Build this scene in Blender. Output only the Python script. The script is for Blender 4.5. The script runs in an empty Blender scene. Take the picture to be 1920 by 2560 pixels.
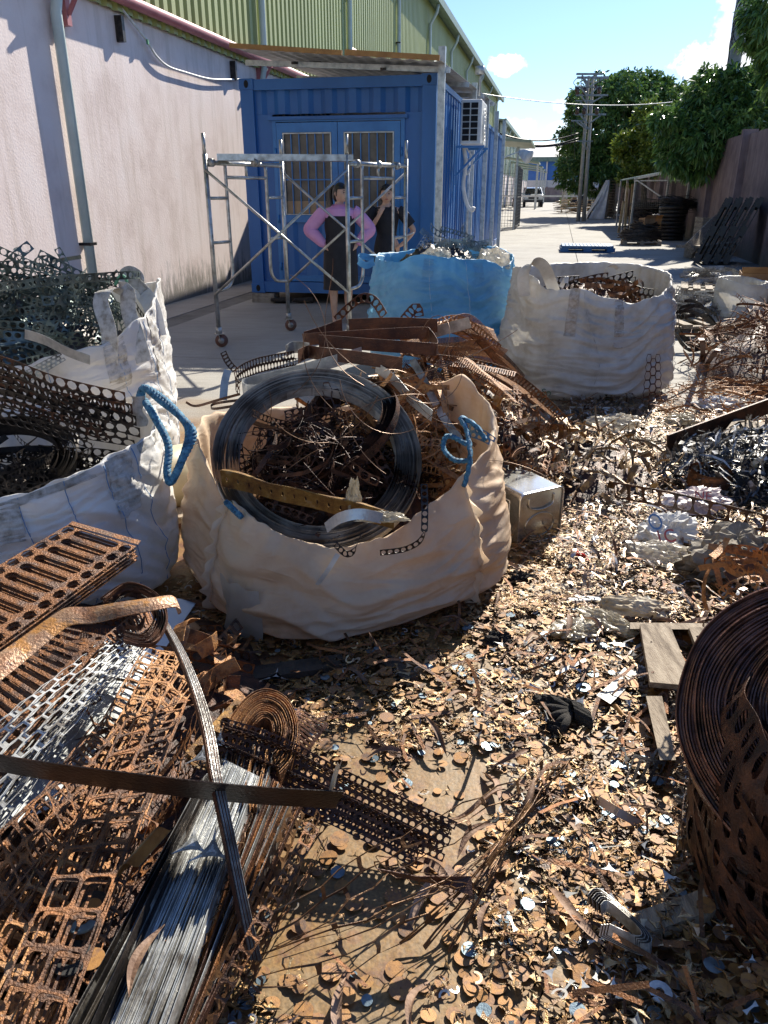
import bpy, bmesh, math, random
import numpy as np
from mathutils import Vector, Matrix, noise
random.seed(7); np.random.seed(7)
R = math.radians
PI = math.pi
scene = bpy.context.scene
COL = scene.collection

# ---------------------------------------------------------------- camera
CAM_H = 1.42
FPX = 1923.0                      # focal length in pixels of the 1920x2560 photograph
PIT = math.atan(802 / FPX)        # camera pitch, looking down
cam_data = bpy.data.cameras.new('camera')
cam = bpy.data.objects.new('camera', cam_data)
COL.objects.link(cam)
cam.location = (0, 0, CAM_H)
cam.rotation_euler = (R(90) - PIT, 0, 0)
cam_data.sensor_fit = 'VERTICAL'
cam_data.angle = 2 * math.atan(1280 / FPX)
cam_data.clip_start = 0.05
cam_data.clip_end = 3000
scene.camera = cam
scene.render.resolution_x = 768
scene.render.resolution_y = 1024

TH = R(12.0)                      # the alley runs 12 degrees to the right of the view direction
CT, ST = math.cos(TH), math.sin(TH)
def A(u, v, z=0.0):               # alley frame: u to the right across the alley, v along it
    return Vector((u * CT + v * ST, -u * ST + v * CT, z))
def ray(x, y):
    u = 1280 - y
    return Vector((x - 960, u * math.sin(PIT) + FPX * math.cos(PIT), u * math.cos(PIT) - FPX * math.sin(PIT)))
def P(x, y, z=0.0):               # where the sight line of a photo pixel meets height z
    r = ray(x, y); t = (z - CAM_H) / r.z
    return Vector((r.x * t, r.y * t, z))
def PD(x, y, Y):                  # where it meets the upright plane at forward distance Y
    r = ray(x, y); t = Y / r.y
    return Vector((r.x * t, Y, CAM_H + r.z * t))
def uvof(p): return (p.x * CT - p.y * ST, p.x * ST + p.y * CT)

# ---------------------------------------------------------------- sun, sky, exposure
SUN_DIR = Vector((0.38 * CT + 1.36 * ST, -0.38 * ST + 1.36 * CT, 1.0)).normalized()   # towards the sun
SUN_EL = math.asin(SUN_DIR.z)
SUN_AZ = math.atan2(SUN_DIR.x, SUN_DIR.y)
sl = bpy.data.lights.new('sun', 'SUN')
sl.energy = 5.0
sl.angle = R(0.5)
sl.color = (1.0, 0.935, 0.81)
sun = bpy.data.objects.new('sun', sl)
COL.objects.link(sun)
sun.rotation_euler = SUN_DIR.to_track_quat('Z', 'Y').to_euler()
sun.location = (0, 0, 20)

world = bpy.data.worlds.new('World')
scene.world = world
world.use_nodes = True
WN = world.node_tree.nodes; WL = world.node_tree.links
WN.clear()
wout = WN.new('ShaderNodeOutputWorld'); wbg = WN.new('ShaderNodeBackground')
sky = WN.new('ShaderNodeTexSky'); sky.sky_type = 'NISHITA'; sky.sun_disc = False
sky.sun_elevation = SUN_EL; sky.sun_rotation = SUN_AZ
sky.air_density = 1.0; sky.dust_density = 0.25; sky.ozone_density = 2.2; sky.altitude = 0
wbg.inputs['Strength'].default_value = 0.088
def wnode(t, **k):
    n = WN.new(t)
    for a, b in k.items(): setattr(n, a, b)
    return n
wtc = wnode('ShaderNodeTexCoord')
wnz = wnode('ShaderNodeTexNoise'); wnz.inputs['Scale'].default_value = 75; wnz.inputs['Detail'].default_value = 9
wnz.inputs['Roughness'].default_value = 0.62
WL.new(wtc.outputs['Generated'], wnz.inputs['Vector'])
wt = wnode('ShaderNodeVectorMath', operation='MULTIPLY'); WL.new(sky.outputs['Color'], wt.inputs[0]); wt.inputs[1].default_value = (0.66, 0.79, 1.03)
cur = wt.outputs[0]
def cloud(x, y, a, b, strength, rag=1.2, soft=0.28):
    """a cumulus puff sitting in one direction of the sky; a, b angular half sizes"""
    global cur
    c = ray(x, y).normalized()
    r = Vector((c.y, -c.x, 0)).normalized(); u = r.cross(c)
    def dot(vec, s):
        d = wnode('ShaderNodeVectorMath', operation='DOT_PRODUCT'); d.inputs[1].default_value = vec / s
        WL.new(wtc.outputs['Generated'], d.inputs[0])
        s_ = wnode('ShaderNodeMath', operation='SUBTRACT'); WL.new(d.outputs['Value'], s_.inputs[0])
        s_.inputs[1].default_value = c.dot(vec) / s
        return s_.outputs[0]
    q1, q2 = dot(r, a), dot(u, b)
    m1 = wnode('ShaderNodeMath', operation='MULTIPLY'); WL.new(q1, m1.inputs[0]); WL.new(q1, m1.inputs[1])
    m2 = wnode('ShaderNodeMath', operation='MULTIPLY_ADD'); WL.new(q2, m2.inputs[0]); WL.new(q2, m2.inputs[1]); WL.new(m1.outputs[0], m2.inputs[2])
    n_ = wnode('ShaderNodeMath', operation='MULTIPLY_ADD'); WL.new(wnz.outputs['Fac'], n_.inputs[0]); n_.inputs[1].default_value = -2.6 * rag
    n_.inputs[2].default_value = 1.3 * rag
    e = wnode('ShaderNodeMath', operation='ADD'); WL.new(m2.outputs[0], e.inputs[0]); WL.new(n_.outputs[0], e.inputs[1])
    mr = wnode('ShaderNodeMapRange', interpolation_type='SMOOTHSTEP'); WL.new(e.outputs[0], mr.inputs[0])
    mr.inputs['From Min'].default_value = 1.0; mr.inputs['From Max'].default_value = 1.0 - soft * 1.6
    mr.inputs['To Min'].default_value = 0; mr.inputs['To Max'].default_value = strength
    fr = wnode('ShaderNodeVectorMath', operation='DOT_PRODUCT'); fr.inputs[1].default_value = c
    WL.new(wtc.outputs['Generated'], fr.inputs[0])
    gt = wnode('ShaderNodeMath', operation='GREATER_THAN'); WL.new(fr.outputs['Value'], gt.inputs[0]); gt.inputs[1].default_value = 0.3
    mm = wnode('ShaderNodeMath', operation='MULTIPLY'); WL.new(mr.outputs[0], mm.inputs[0]); WL.new(gt.outputs[0], mm.inputs[1])
    mx = wnode('ShaderNodeMix', data_type='RGBA'); WL.new(mm.outputs[0], mx.inputs['Factor'])
    WL.new(cur, mx.inputs[6]); mx.inputs[7].default_value = (8.2, 8.4, 8.8, 1)
    cur = mx.outputs[2]
cloud(1262, 163, 0.023, 0.0125, 1.0, 0.95)
cloud(1800, 165, 0.05, 0.026, 0.95, 1.0)
cloud(1870, 60, 0.035, 0.05, 0.6, 0.9)
cloud(1290, 325, 0.026, 0.014, 0.6, 1.2)
cloud(1360, 390, 0.06, 0.012, 0.5, 1.2)
cloud(1405, 320, 0.02, 0.010, 0.5, 0.9)
cloud(1425, 268, 0.02, 0.010, 0.4, 0.9)
WL.new(cur, wbg.inputs['Color']); WL.new(wbg.outputs[0], wout.inputs['Surface'])

scene.view_settings.view_transform = 'Standard'
scene.view_settings.look = 'None'
scene.view_settings.exposure = 0.92
scene.view_settings.gamma = 1.0
scene.view_settings.use_curve_mapping = False
scene.cycles.max_bounces = 8
scene.cycles.transparent_max_bounces = 12

# ---------------------------------------------------------------- helpers
ORG = {}                          # world origin of every root
def tag(o, label=None, cat=None, group=None, kind=None):
    if label: o['label'] = label
    if cat: o['category'] = cat
    if group: o['group'] = group
    if kind: o['kind'] = kind
    return o
def thing(name, label, cat, loc=(0, 0, 0), rz=0.0, group=None, kind=None):
    o = bpy.data.objects.new(name, None)
    COL.objects.link(o)
    o.empty_display_size = 0.1
    o.location = loc; o.rotation_euler = (0, 0, rz)
    ORG[o] = Vector(loc)
    return tag(o, label, cat, group, kind)
def link(name, me, mat=None, parent=None, smooth=False):
    if mat is not None and not me.materials: me.materials.append(mat)
    if smooth: me.shade_smooth()
    o = bpy.data.objects.new(name, me); COL.objects.link(o)
    if parent is not None:
        o.parent = parent; ORG[o] = ORG[parent]
    else: ORG[o] = Vector((0, 0, 0))
    return o
class MB:
    """collects geometry; build() links it as one mesh object (world coordinates, or local with local=True)"""
    def __init__(s): s.v = []; s.f = []; s.sm = []
    def add(s, vs, fs, smooth=False):
        n = len(s.v); s.v += [Vector(p) for p in vs]; s.f += [[i + n for i in f] for f in fs]; s.sm += [smooth] * len(fs)
        return s
    def box(s, c, size, M=None):
        x, y, z = size[0] / 2, size[1] / 2, size[2] / 2
        vs = [Vector((a * x, b * y, d * z)) for a in (-1, 1) for b in (-1, 1) for d in (-1, 1)]
        if M is not None: vs = [M @ p for p in vs]
        c = Vector(c); vs = [p + c for p in vs]
        return s.add(vs, [(0, 1, 3, 2), (4, 6, 7, 5), (0, 4, 5, 1), (2, 3, 7, 6), (0, 2, 6, 4), (1, 5, 7, 3)])
    def hexa(s, p):               # 8 corners: bottom loop of 4 then top loop of 4
        return s.add(p, [(3, 2, 1, 0), (4, 5, 6, 7), (0, 1, 5, 4), (1, 2, 6, 5), (2, 3, 7, 6), (3, 0, 4, 7)])
    def abox(s, u0, u1, v0, v1, z0, z1):     # box in the alley frame
        return s.hexa([A(u0, v0, z0), A(u1, v0, z0), A(u1, v1, z0), A(u0, v1, z0), A(u0, v0, z1), A(u1, v0, z1), A(u1, v1, z1), A(u0, v1, z1)])
    def bar(s, a, b, w, h, up=Vector((0, 0, 1))):
        a, b = Vector(a), Vector(b); d = (b - a).normalized()
        r = d.cross(up)
        if r.length < 1e-4: r = d.cross(Vector((1, 0, 0)))
        r.normalize(); n = r.cross(d)
        p = []
        for q in (a, b):
            for i, j in ((-1, -1), (1, -1), (1, 1), (-1, 1)): p.append(q + r * (w / 2 * i) + n * (h / 2 * j))
        return s.hexa([p[0], p[1], p[5], p[4], p[3], p[2], p[6], p[7]])
    def tube(s, pts, r, n=8, cap=True, closed=False):
        pts = [Vector(p) for p in pts]; m = len(pts)
        rr = r if isinstance(r, (list, tuple)) else [r] * m
        vs = []; prev = None
        for i, p in enumerate(pts):
            if closed: d = pts[(i + 1) % m] - pts[i - 1]
            else: d = pts[min(i + 1, m - 1)] - pts[max(i - 1, 0)]
            if d.length < 1e-9: d = Vector((0, 0, 1))
            d.normalize()
            if prev is None:
                x = d.cross(Vector((0, 0, 1)))
                if x.length < 0.05: x = d.cross(Vector((1, 0, 0)))
            else: x = prev - d * prev.dot(d)
            x.normalize(); prev = x; y = d.cross(x)
            for k in range(n):
                a = 2 * PI * k / n
                vs.append(p + (x * math.cos(a) + y * math.sin(a)) * rr[i])
        fs = []
        for i in range(m if closed else m - 1):
            j = (i + 1) % m
            for k in range(n):
                l = (k + 1) % n
                fs.append((i * n + k, i * n + l, j * n + l, j * n + k))
        if cap and not closed: fs += [tuple(range(n - 1, -1, -1)), tuple(range((m - 1) * n, m * n))]
        return s.add(vs, fs, True)
    def grid(s, fn, nu, nv, closed_u=False):
        vs = [fn(i / nu, j / nv) for i in range(nu if closed_u else nu + 1) for j in range(nv + 1)]
        fs = []
        for i in range(nu):
            i2 = (i + 1) % nu if closed_u else i + 1
            for j in range(nv):
                fs.append((i * (nv + 1) + j, i2 * (nv + 1) + j, i2 * (nv + 1) + j + 1, i * (nv + 1) + j + 1))
        return s.add(vs, fs, True)
    def perf(s, fn, ns, nt, hole, n=8, stagger=False, rot=0.0, hexk=None):
        """sheet fn(s in 0..1, t in 0..1) punched with ns x nt holes; hole(theta) -> point in the unit cell, centred"""
        n = 8 if n <= 10 else 16           # the square rim needs its corners
        hp = [hole(2 * PI * k / n) for k in range(n)] if hole else None
        vs = []; fs = []; out = []
        for k in range(n):
            a = 2 * PI * k / n; cx, cy = math.cos(a), math.sin(a); m = max(abs(cx), abs(cy)); ox, oy = cx / m * 0.5, cy / m * 0.5
            if hexk: oy *= 1 + 0.24 * (1 - 4 * abs(ox))
            out.append((ox, oy))
        if hexk: hp = [(x * hexk[0], y * hexk[1]) for x, y in out]
        for j in range(nt):
            off = 0.5 if (stagger and j % 2) else 0.0
            for i in range(ns):
                if off and i == ns - 1: continue
                b = len(vs)
                for x, y in out: vs.append(fn((i + off + 0.5 + x) / ns, (j + 0.5 + y) / nt))
                for x, y in hp: vs.append(fn((i + off + 0.5 + x) / ns, (j + 0.5 + y) / nt))
                for k in range(n):
                    l = (k + 1) % n
                    fs.append((b + k, b + l, b + n + l, b + n + k))
        return s.add(vs, fs)
    def comb(s, fn, ns, rail=0.15, tooth=0.4, both=False, t0=0.0, t1=1.0):
        """a rail with teeth (or a ladder when both)"""
        vs = []; fs = []
        def q(a, b, c, d):
            n = len(vs); vs.extend([fn(a, c), fn(b, c), fn(b, d), fn(a, d)]); fs.append((n, n + 1, n + 2, n + 3))
        for i in range(ns):
            q(i / ns, (i + 1) / ns, t0, t0 + rail)
            if both: q(i / ns, (i + 1) / ns, t1 - rail, t1)
            q((i + 0.5 - tooth / 2) / ns, (i + 0.5 + tooth / 2) / ns, t0 + rail, t1 - rail if both else t1)
        return s.add(vs, fs)
    def build(s, name, mat, parent=None, smooth=None, solid=0.0, local=False):
        off = Vector((0, 0, 0)) if (parent is None or local) else ORG[parent]
        me = bpy.data.meshes.new(name)
        me.from_pydata([tuple(p - off) for p in s.v], [], s.f)
        if mat is not None: me.materials.append(mat)
        if solid and smooth is None: smooth = False
        sm = s.sm if smooth is None else [smooth] * len(s.f)
        me.polygons.foreach_set('use_smooth', sm)
        o = link(name, me, None, parent)
        if solid:
            m = o.modifiers.new('thickness', 'SOLIDIFY'); m.thickness = solid; m.offset = 0
        return o
def circ(r, ry=None, n=1.0):
    ry = r if ry is None else ry
    def h(a):
        c, s = math.cos(a), math.sin(a)
        return (r * math.copysign(abs(c) ** n, c), ry * math.copysign(abs(s) ** n, s))
    return h
def slot(rx, ry):                 # slot elongated along t
    def h(a):
        c, s = math.cos(a), math.sin(a)
        return (rx * math.copysign(min(1, abs(c) * 1.25), c) if abs(c) > 1e-6 else 0.0, ry * math.copysign(abs(s) ** 0.35, s) if abs(s) > 1e-6 else 0.0)
    return h
class Path:
    def __init__(s, pts, n=8, closed=False):
        pts = [Vector(p) for p in pts]; m = len(pts); out = []
        rng = m if closed else m - 1
        for i in range(rng):
            if closed: p0, p1, p2, p3 = pts[i - 1], pts[i], pts[(i + 1) % m], pts[(i + 2) % m]
            else: p0, p1, p2, p3 = pts[max(i - 1, 0)], pts[i], pts[i + 1], pts[min(i + 2, m - 1)]
            for k in range(n):
                t = k / n
                out.append(0.5 * ((2 * p1) + (p2 - p0) * t + (2 * p0 - 5 * p1 + 4 * p2 - p3) * t * t + (3 * p1 - p0 - 3 * p2 + p3) * t ** 3))
        out.append(pts[0] if closed else pts[-1])
        s.p = out; s.c = [0.0]
        for i in range(1, len(out)): s.c.append(s.c[-1] + (out[i] - out[i - 1]).length)
        s.len = s.c[-1]
    def at(s, t):
        d = max(0.0, min(1.0, t)) * s.len
        lo, hi = 0, len(s.c) - 1
        while hi - lo > 1:
            m = (lo + hi) // 2
            if s.c[m] <= d: lo = m
            else: hi = m
        k = (d - s.c[lo]) / max(1e-9, s.c[hi] - s.c[lo])
        return s.p[lo].lerp(s.p[hi], k)
    def tan(s, t):
        return (s.at(min(1, t + 0.01)) - s.at(max(0, t - 0.01))).normalized()
def strip_fn(path, width, wdir):
    """maps s,t onto a strip following path; wdir: constant vector or function of s"""
    cache = {}
    def fn(s, t):
        k = round(s, 5)
        if k not in cache:
            w = wdir(s) if callable(wdir) else wdir
            tg = path.tan(s); w = (w - tg * w.dot(tg)); w.normalize()
            cache[k] = (path.at(s), w)
        p, w = cache[k]
        return p + w * (width * (t - 0.5))
    return fn
def quad_fn(a, b, c, d, bow=0.0):
    """bilinear sheet: s runs a->b (and d->c), t runs a->d"""
    a, b, c, d = map(Vector, (a, b, c, d))
    n = (b - a).cross(d - a).normalized()
    if n.z < 0: n = -n
    return lambda s, t: a.lerp(b, s).lerp(d.lerp(c, s), t) + n * (bow * 4 * s * (1 - s))
def ribbon(mb, path, width, wdir, n=24):
    fn = strip_fn(path, width, wdir)
    return mb.grid(fn, n, 1)
def copy_tree(o, parent=None):
    c = o.copy(); COL.objects.link(c); c.parent = parent
    for ch in list(o.children): copy_tree(ch, c)
    return c
def hsv(*c): return (*c, 1.0)

# ---------------------------------------------------------------- materials
def M(name, cols, rough=0.6, metal=0.0, scale=8.0, detail=6, bump=0.0, bscale=60.0, island=0.0, spec=0.5, stretch=(1, 1, 1), cov=(0.35, 0.65), trans=0.0, rough2=None, island_obj=False, alpha=1.0, coat=0.0, coord='Object', dirt=None, wrinkle=0.0):
    """procedural surface: noise runs over a colour ramp; island adds a random shift per loose piece"""
    m = bpy.data.materials.new(name); m.use_nodes = True
    N = m.node_tree.nodes; L = m.node_tree.links
    b = N['Principled BSDF']
    tc = N.new('ShaderNodeTexCoord'); mp = N.new('ShaderNodeMapping'); mp.inputs['Scale'].default_value = stretch
    L.new(tc.outputs[coord], mp.inputs['Vector'])
    nz = N.new('ShaderNodeTexNoise'); nz.inputs['Scale'].default_value = scale; nz.inputs['Detail'].default_value = detail; nz.inputs['Roughness'].default_value = 0.62
    L.new(mp.outputs[0], nz.inputs['Vector'])
    fac = nz.outputs['Fac']
    mr = N.new('ShaderNodeMapRange'); mr.inputs['From Min'].default_value = cov[0]; mr.inputs['From Max'].default_value = cov[1]
    L.new(fac, mr.inputs['Value']); fac = mr.outputs[0]
    if island:
        g = N.new('ShaderNodeNewGeometry'); rnd = g.outputs['Random Per Island']
        if island_obj:
            oi = N.new('ShaderNodeObjectInfo'); ad = N.new('ShaderNodeMath'); ad.operation = 'ADD'
            L.new(rnd, ad.inputs[0]); L.new(oi.outputs['Random'], ad.inputs[1])
            fr = N.new('ShaderNodeMath'); fr.operation = 'FRACT'; L.new(ad.outputs[0], fr.inputs[0]); rnd = fr.outputs[0]
        ma = N.new('ShaderNodeMath'); ma.operation = 'MULTIPLY_ADD'; L.new(rnd, ma.inputs[0]); ma.inputs[1].default_value = island; ma.inputs[2].default_value = -island / 2
        m2 = N.new('ShaderNodeMath'); m2.operation = 'ADD'; m2.use_clamp = True; L.new(fac, m2.inputs[0]); L.new(ma.outputs[0], m2.inputs[1]); fac = m2.outputs[0]
    cr = N.new('ShaderNodeValToRGB'); e = cr.color_ramp.elements
    k = len(cols)
    e[0].color = (*cols[0], 1); e[0].position = 0; e[1].color = (*cols[-1], 1); e[1].position = 1
    for i in range(1, k - 1):
        q = e.new(i / (k - 1)); q.color = (*cols[i], 1)
    L.new(fac, cr.inputs[0]); L.new(cr.outputs[0], b.inputs['Base Color'])
    b.inputs['Metallic'].default_value = metal; b.inputs['Specular IOR Level'].default_value = spec
    if rough2 is None: b.inputs['Roughness'].default_value = rough
    else:
        rr = N.new('ShaderNodeMapRange'); L.new(fac, rr.inputs['Value']); rr.inputs['To Min'].default_value = rough; rr.inputs['To Max'].default_value = rough2
        L.new(rr.outputs[0], b.inputs['Roughness'])
    if bump:
        n2 = N.new('ShaderNodeTexNoise'); n2.inputs['Scale'].default_value = bscale; n2.inputs['Detail'].default_value = 5
        L.new(mp.outputs[0], n2.inputs['Vector'])
        bp = N.new('ShaderNodeBump'); bp.inputs['Strength'].default_value = bump; bp.inputs['Distance'].default_value = 0.01
        L.new(n2.outputs['Fac'], bp.inputs['Height']); L.new(bp.outputs[0], b.inputs['Normal'])
    if wrinkle:
        w1 = N.new('ShaderNodeMapping'); w1.inputs['Scale'].default_value = (1, 1, 2.6); L.new(tc.outputs[coord], w1.inputs['Vector'])
        w2 = N.new('ShaderNodeTexNoise'); w2.inputs['Scale'].default_value = 9; w2.inputs['Detail'].default_value = 4; w2.inputs['Distortion'].default_value = 1.4; w2.noise_type = 'RIDGED_MULTIFRACTAL'; L.new(w1.outputs[0], w2.inputs['Vector'])
        b2 = N.new('ShaderNodeBump'); b2.inputs['Strength'].default_value = wrinkle; b2.inputs['Distance'].default_value = 0.012; L.new(w2.outputs['Fac'], b2.inputs['Height'])
        if bump: L.new(b2.outputs[0], bp.inputs['Normal'])
        else: L.new(b2.outputs[0], b.inputs['Normal'])
    if coat: b.inputs['Coat Weight'].default_value = coat; b.inputs['Coat Roughness'].default_value = 0.2
    if alpha < 1: b.inputs['Alpha'].default_value = alpha
    if trans:
        tr = N.new('ShaderNodeBsdfTranslucent'); L.new(cr.outputs[0], tr.inputs['Color'])
        mx = N.new('ShaderNodeMixShader'); mx.inputs[0].default_value = trans
        out = N['Material Output']; L.new(b.outputs[0], mx.inputs[1]); L.new(tr.outputs[0], mx.inputs[2]); L.new(mx.outputs[0], out.inputs['Surface'])
    return m
def nodes(m): return m.node_tree.nodes, m.node_tree.links, m.node_tree.nodes['Principled BSDF']

RUST_D = (0.035, 0.016, 0.010); RUST_M = (0.13, 0.055, 0.026); RUST_O = (0.36, 0.145, 0.045); RUST_Y = (0.42, 0.22, 0.075)
mt = {}
mt['rust'] = M('rusted_steel', [RUST_D, (0.10, 0.045, 0.022), (0.24, 0.10, 0.035), RUST_O], 0.55, 0.25, 22, 8, 0.5, 220, island=0.35, cov=(0.3, 0.7))
mt['rust_dark'] = M('dark_rusted_steel', [(0.018, 0.010, 0.008), (0.05, 0.022, 0.014), (0.11, 0.045, 0.022)], 0.5, 0.3, 25, 8, 0.4, 200, island=0.3)
mt['rust_orange'] = M('orange_rusted_steel', [(0.12, 0.055, 0.028), (0.34, 0.15, 0.05), (0.46, 0.23, 0.085), (0.22, 0.13, 0.08)], 0.5, 0.2, 30, 8, 0.5, 250, island=0.5)
mt['rust_brown'] = M('brown_rusted_sheet', [(0.045, 0.022, 0.016), (0.085, 0.036, 0.022), (0.15, 0.062, 0.03)], 0.5, 0.3, 14, 8, 0.35, 160, island=0.25)
mt['offcut'] = M('offcut_steel', [(0.05, 0.028, 0.018), (0.28, 0.14, 0.042), (0.11, 0.06, 0.028), (0.41, 0.225, 0.065), (0.46, 0.35, 0.20), (0.14, 0.07, 0.025), (0.38, 0.205, 0.058)], 0.38, 0.25, 30, 6, 0.3, 300, island=1.0, island_obj=True, cov=(0.1, 0.9))
mt['disc'] = M('rusted_disc_steel', [(0.10, 0.055, 0.035), (0.26, 0.125, 0.038), (0.37, 0.18, 0.048), (0.21, 0.11, 0.06), (0.36, 0.19, 0.058)], 0.6, 0.15, 60, 8, 0.12, 400, island=0.9, island_obj=True, cov=(0.1, 0.9))
mt['blue_steel'] = M('blue_grey_steel_blank', [(0.10, 0.14, 0.17), (0.20, 0.27, 0.31), (0.15, 0.2, 0.24)], 0.42, 0.55, 12, 4, 0.1, 200, island=0.8, island_obj=True)
mt['galv'] = M('galvanised_steel', [(0.30, 0.32, 0.33), (0.44, 0.46, 0.46), (0.54, 0.55, 0.54)], 0.42, 0.45, 14, 5, 0.15, 120, island=0.2, rough2=0.3)
mt['galv_dirty'] = M('dull_steel_strip', [(0.10, 0.085, 0.07), (0.30, 0.29, 0.27), (0.52, 0.52, 0.50)], 0.42, 0.4, 10, 7, 0.2, 120, island=0.6, stretch=(1, 1, 1), rough2=0.3)
mt['green_steel'] = M('green_grey_steel_strip', [(0.045, 0.06, 0.06), (0.10, 0.135, 0.13), (0.17, 0.21, 0.20)], 0.4, 0.6, 14, 5, 0.15, 120, island=0.6)
mt['black_steel'] = M('black_steel', [(0.015, 0.014, 0.014), (0.035, 0.03, 0.028), (0.07, 0.055, 0.045)], 0.42, 0.5, 20, 6, 0.2, 150, island=0.5)
mt['scaf'] = M('galvanised_tube', [(0.26, 0.25, 0.23), (0.42, 0.42, 0.40), (0.55, 0.55, 0.54)], 0.38, 0.75, 12, 6, 0.15, 120, rough2=0.28)
mt['white_pp'] = M('white_woven_sack', [(0.55, 0.51, 0.45), (0.74, 0.72, 0.68), (0.80, 0.79, 0.77)], 0.55, 0, 5, 7, 0.25, 420, trans=0.22, cov=(0.25, 0.6), wrinkle=.45)
mt['grey_pp'] = M('grimy_woven_sack', [(0.38, 0.34, 0.29), (0.58, 0.55, 0.50), (0.70, 0.68, 0.64)], 0.55, 0, 5, 7, 0.25, 420, trans=0.18, cov=(0.25, 0.65), wrinkle=.5)
mt['beige_pp'] = M('beige_woven_sack', [(0.42, 0.25, 0.13), (0.67, 0.47, 0.30), (0.76, 0.60, 0.43)], 0.65, 0, 4, 7, 0.25, 420, trans=0.25, cov=(0.2, 0.6), wrinkle=.5)
mt['blue_pp'] = M('blue_woven_sack', [(0.09, 0.29, 0.50), (0.16, 0.42, 0.64), (0.22, 0.50, 0.72)], 0.45, 0, 5, 7, 0.2, 420, trans=0.3, cov=(0.25, 0.65), wrinkle=.45)
mt['strap_w'] = M('grey_webbing', [(0.30, 0.27, 0.23), (0.5, 0.48, 0.44), (0.62, 0.6, 0.57)], 0.8, 0, 30, 5, 0.4, 400)
mt['strap_b'] = M('blue_webbing', [(0.02, 0.08, 0.14), (0.06, 0.22, 0.36), (0.13, 0.36, 0.52)], 0.6, 0, 60, 5, 0.6, 500)
mt['clear'] = M('clear_plastic_film', [(0.52, 0.46, 0.36), (0.74, 0.70, 0.62)], 0.25, 0, 10, 6, 0.6, 30, trans=0.35, alpha=0.62)
mt['clear2'] = M('yellowed_plastic_film', [(0.42, 0.36, 0.25), (0.66, 0.60, 0.48)], 0.25, 0, 12, 6, 0.6, 40, trans=0.3, alpha=0.8)
mt['paper'] = M('torn_paper', [(0.40, 0.31, 0.20), (0.58, 0.49, 0.36), (0.68, 0.60, 0.47)], 0.85, 0, 12, 6, 0.4, 80, trans=0.1)
mt['wood'] = M('weathered_timber', [(0.12, 0.085, 0.055), (0.27, 0.21, 0.15), (0.38, 0.31, 0.23)], 0.8, 0, 7, 8, 0.5, 60, island=0.4, stretch=(6, 1, 6))
mt['wood_new'] = M('pale_timber', [(0.30, 0.19, 0.09), (0.46, 0.32, 0.17), (0.55, 0.42, 0.25)], 0.75, 0, 6, 6, 0.3, 60, island=0.4)
mt['blue_pl'] = M('blue_pallet_plastic', [(0.02, 0.09, 0.20), (0.04, 0.16, 0.34)], 0.5, 0, 8, 5, 0.1, 100)
mt['black_pl'] = M('black_pallet_plastic', [(0.008, 0.008, 0.010), (0.02, 0.02, 0.023)], 0.45, 0, 8, 5, 0.1, 100)
mt['white_paint'] = M('white_metal_paint', [(0.55, 0.55, 0.52), (0.72, 0.72, 0.69)], 0.45, 0, 9, 5, 0.05, 100)
mt['black_rubber'] = M('black_rubber', [(0.01, 0.01, 0.01), (0.03, 0.03, 0.03)], 0.8, 0, 20, 4, 0.2, 200)
mt['cloth_black'] = M('dirty_dark_cloth', [(0.012, 0.011, 0.010), (0.045, 0.038, 0.032)], 0.95, 0, 40, 6, 0.8, 300)
mt['leaf_dry'] = M('dry_leaf', [(0.16, 0.085, 0.05), (0.32, 0.20, 0.13), (0.40, 0.27, 0.20)], 0.7, 0, 12, 4, 0.3, 120, island=0.8, island_obj=True, trans=0.1)
mt['glass_dark'] = M('dark_glass', [(0.02, 0.02, 0.02), (0.045, 0.04, 0.035)], 0.12, 0, 3, 4, 0, spec=0.6)
mt['red'] = M('red_plastic', [(0.55, 0.01, 0.012), (0.65, 0.02, 0.02)], 0.35, 0, 9, 3)
mt['copper'] = M('pinkish_steel_strip', [(0.32, 0.20, 0.14), (0.48, 0.33, 0.25)], 0.4, 0.4, 12, 4)
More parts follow.
